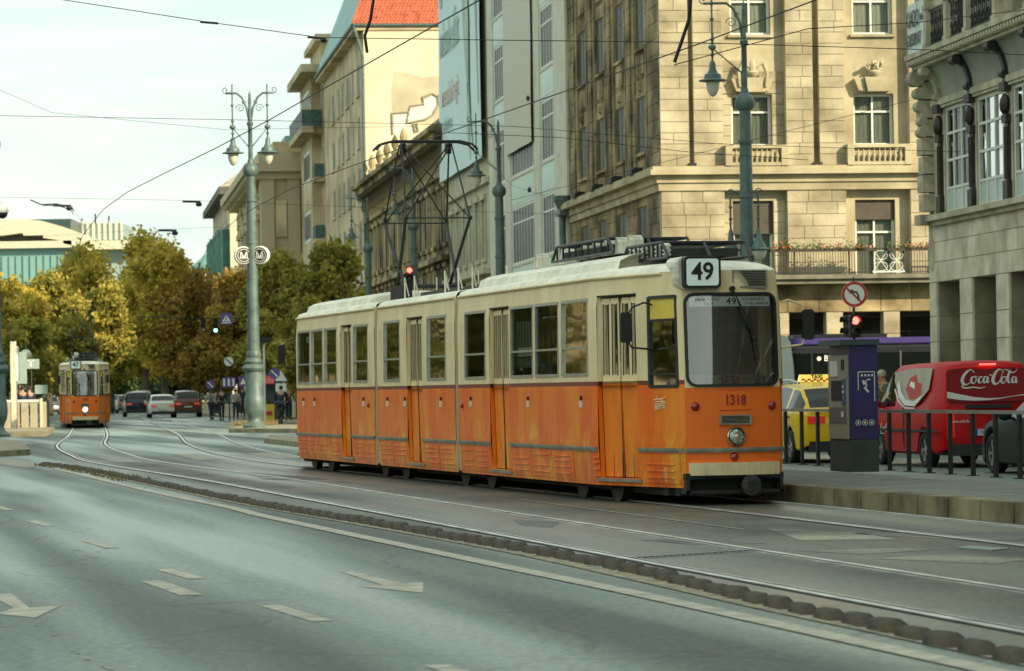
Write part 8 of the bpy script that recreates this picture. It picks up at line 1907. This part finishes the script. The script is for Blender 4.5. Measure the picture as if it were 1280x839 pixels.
# cyclist and bicycle
pp = AT(351, 530, 158); cy = person((pp.x, 158, .06), R(178), 'cyclist in a navy shirt riding away between the metro lamp post and the tram', navy, (.03, .04, .07), (.03, .02, .015), pose='cycle', lean=24, H=1.78)
bk = thing('bicycle', 'dark city bicycle ridden by the cyclist in navy', 'bicycle', (pp.x, 158, .02), R(88))
tyr = MB(); 
for k in range(24): a0, a1 = k * .2618, (k + 1) * .2618; tyr.beam((.34 * math.cos(a0), 0, .34 * math.sin(a0)), (.34 * math.cos(a1), 0, .34 * math.sin(a1)), .035, .035, (0, 1, 0))
for k in range(10): a0 = k * .628; tyr.beam((0, 0, 0), (.33 * math.cos(a0), 0, .33 * math.sin(a0)), .004, .004, (0, 1, 0))
tyr = tyr.mesh('wheel', M_ink)
for x in (-.52, .54): inst('wheel', tyr, bk, (x, 0, .36))
MB().tube([(-.52, 0, .36), (-.12, 0, .86)], .016, 6).tube([(-.52, 0, .36), (-.05, 0, .32)], .014, 6).tube([(-.05, 0, .32), (-.14, 0, .92)], .018, 6).tube([(-.12, 0, .84), (.36, 0, .88)], .018, 6).tube([(-.05, 0, .32), (.36, 0, .80)], .018, 6).tube([(.34, 0, .98), (.54, 0, .36)], .016, 6).build('frame', M_plast, bk, smooth='all')
MB().tube([(.42, -.28, 1.02), (.34, -.1, 1.0), (.34, .1, 1.0), (.42, .28, 1.02)], .014, 6).build('handlebar', M_rim, bk); MB().blob((-.15, 0, .94), .13, .08, .035, 10, 5).build('saddle', M_ink, bk, smooth='all'); MB().lathe([(.09, -.02), (.09, .02)], (-.05, 0, .32), 14, 'y').build('chainring', M_rim, bk)
# passengers seen through the tram windows
def in_tram(x, y, z): return TROOT + TU * x + TN * y + Vector((0, 0, z))
for i, (x, y, fc, tp, hr, lb) in enumerate(((4.0, .76, 0, (.05, .12, .12), (.05, .03, .02), 'passenger in teal seated behind the front door of the orange tram'), (5.7, .76, 0, (.45, .47, .42), (.3, .26, .2), 'grey haired passenger in white at the third window from the front door'), (6.9, .5, 0, (.10, .30, .28), (.04, .03, .02), 'passenger in green at the window next to the second door'), (9.2, .76, 0, (.50, .48, .40), (.08, .05, .03), 'passenger in a pale top in the last window before the first joint'), (11.9, .76, 0, (.30, .13, .05), (.10, .05, .02), 'passenger in rust brown in the middle section'), (15.2, .76, 180, (.4, .42, .4), (.05, .03, .02), 'passenger in light grey in the far window of the middle section'), (18.2, .76, 0, (.48, .55, .50), (.12, .07, .04), 'passenger in a mint shirt in the tail section before the door'), (21.3, .76, 0, (.14, .30, .32), (.04, .02, .02), 'passenger in blue in the tail section'), (22.4, .76, 0, (.35, .10, .10), (.3, .25, .2), 'passenger in red in the last but one tail window'), (23.6, .76, 0, (.2, .2, .18), (.04, .02, .02), 'passenger in dark grey at the very tail of the tram'))):
    q = in_tram(x, y, .80); person(tuple(q), TRZ - R(90) + R(fc) + R(180), lb, tp, dark, hr, seated=True, H=1.78)

# ================================================================== THE ONCOMING TRAM
EXCL = []
t2 = copy_tree(tram); q = G(105, 531.5); t2.location = (-19.35, 159.5, 0); t2.rotation_euler.z = math.atan2(1, -.128)
tag(t2, 'small oncoming orange tram numbered 47 with its headlight lit, left of the queue of cars', 'tram'); tram['group'] = t2['group'] = 'orange trams'
def walk(o):
    yield o
    for c in o.children: yield from walk(c)
m47 = text_mesh('47', .30, m=M_ink, bold=.006, sx=.95); m47s = text_mesh('47', .13, m=M_ink, bold=.001); mfl = text_mesh('1384', .175, m=M_inkred, bold=.003, sx=.8)
swap = {}
for a, b in zip(walk(tram), walk(t2)):
    if a.type != 'MESH': continue
    if a.data.name.startswith('lettering'):
        n = a.name.split('.')[0]
        if n == 'route_number': b.data = m47
        elif n == 'fleet_number': b.data = mfl
        elif n == 'lettering' and a.parent.name.startswith('destination_board') and abs(a.location.y) < .01: b.data = m47s
    if a.name.split('.')[0] == 'lens' and a.location.length < .01 and a.parent.location.x < 1:
        b.data = a.data.copy(); b.data.materials.clear(); b.data.materials.append(mat('lit_headlight', (.8, .75, .5), .3, 0, 0, emit=((1, .85, .55), 3)))
for b in walk(t2):
    if b.name.startswith('service_sign'): b.hide_render = False
q = t2.location; u2 = Vector((math.cos(t2.rotation_euler.z), math.sin(t2.rotation_euler.z), 0)); pos = q + u2 * .85 + Vector((0, 0, .86))
person(tuple(pos), t2.rotation_euler.z - R(90) + R(0) , 'tram driver in a white shirt behind the windscreen of the oncoming tram', white, dark, (.05, .03, .02), seated=True, H=1.8)
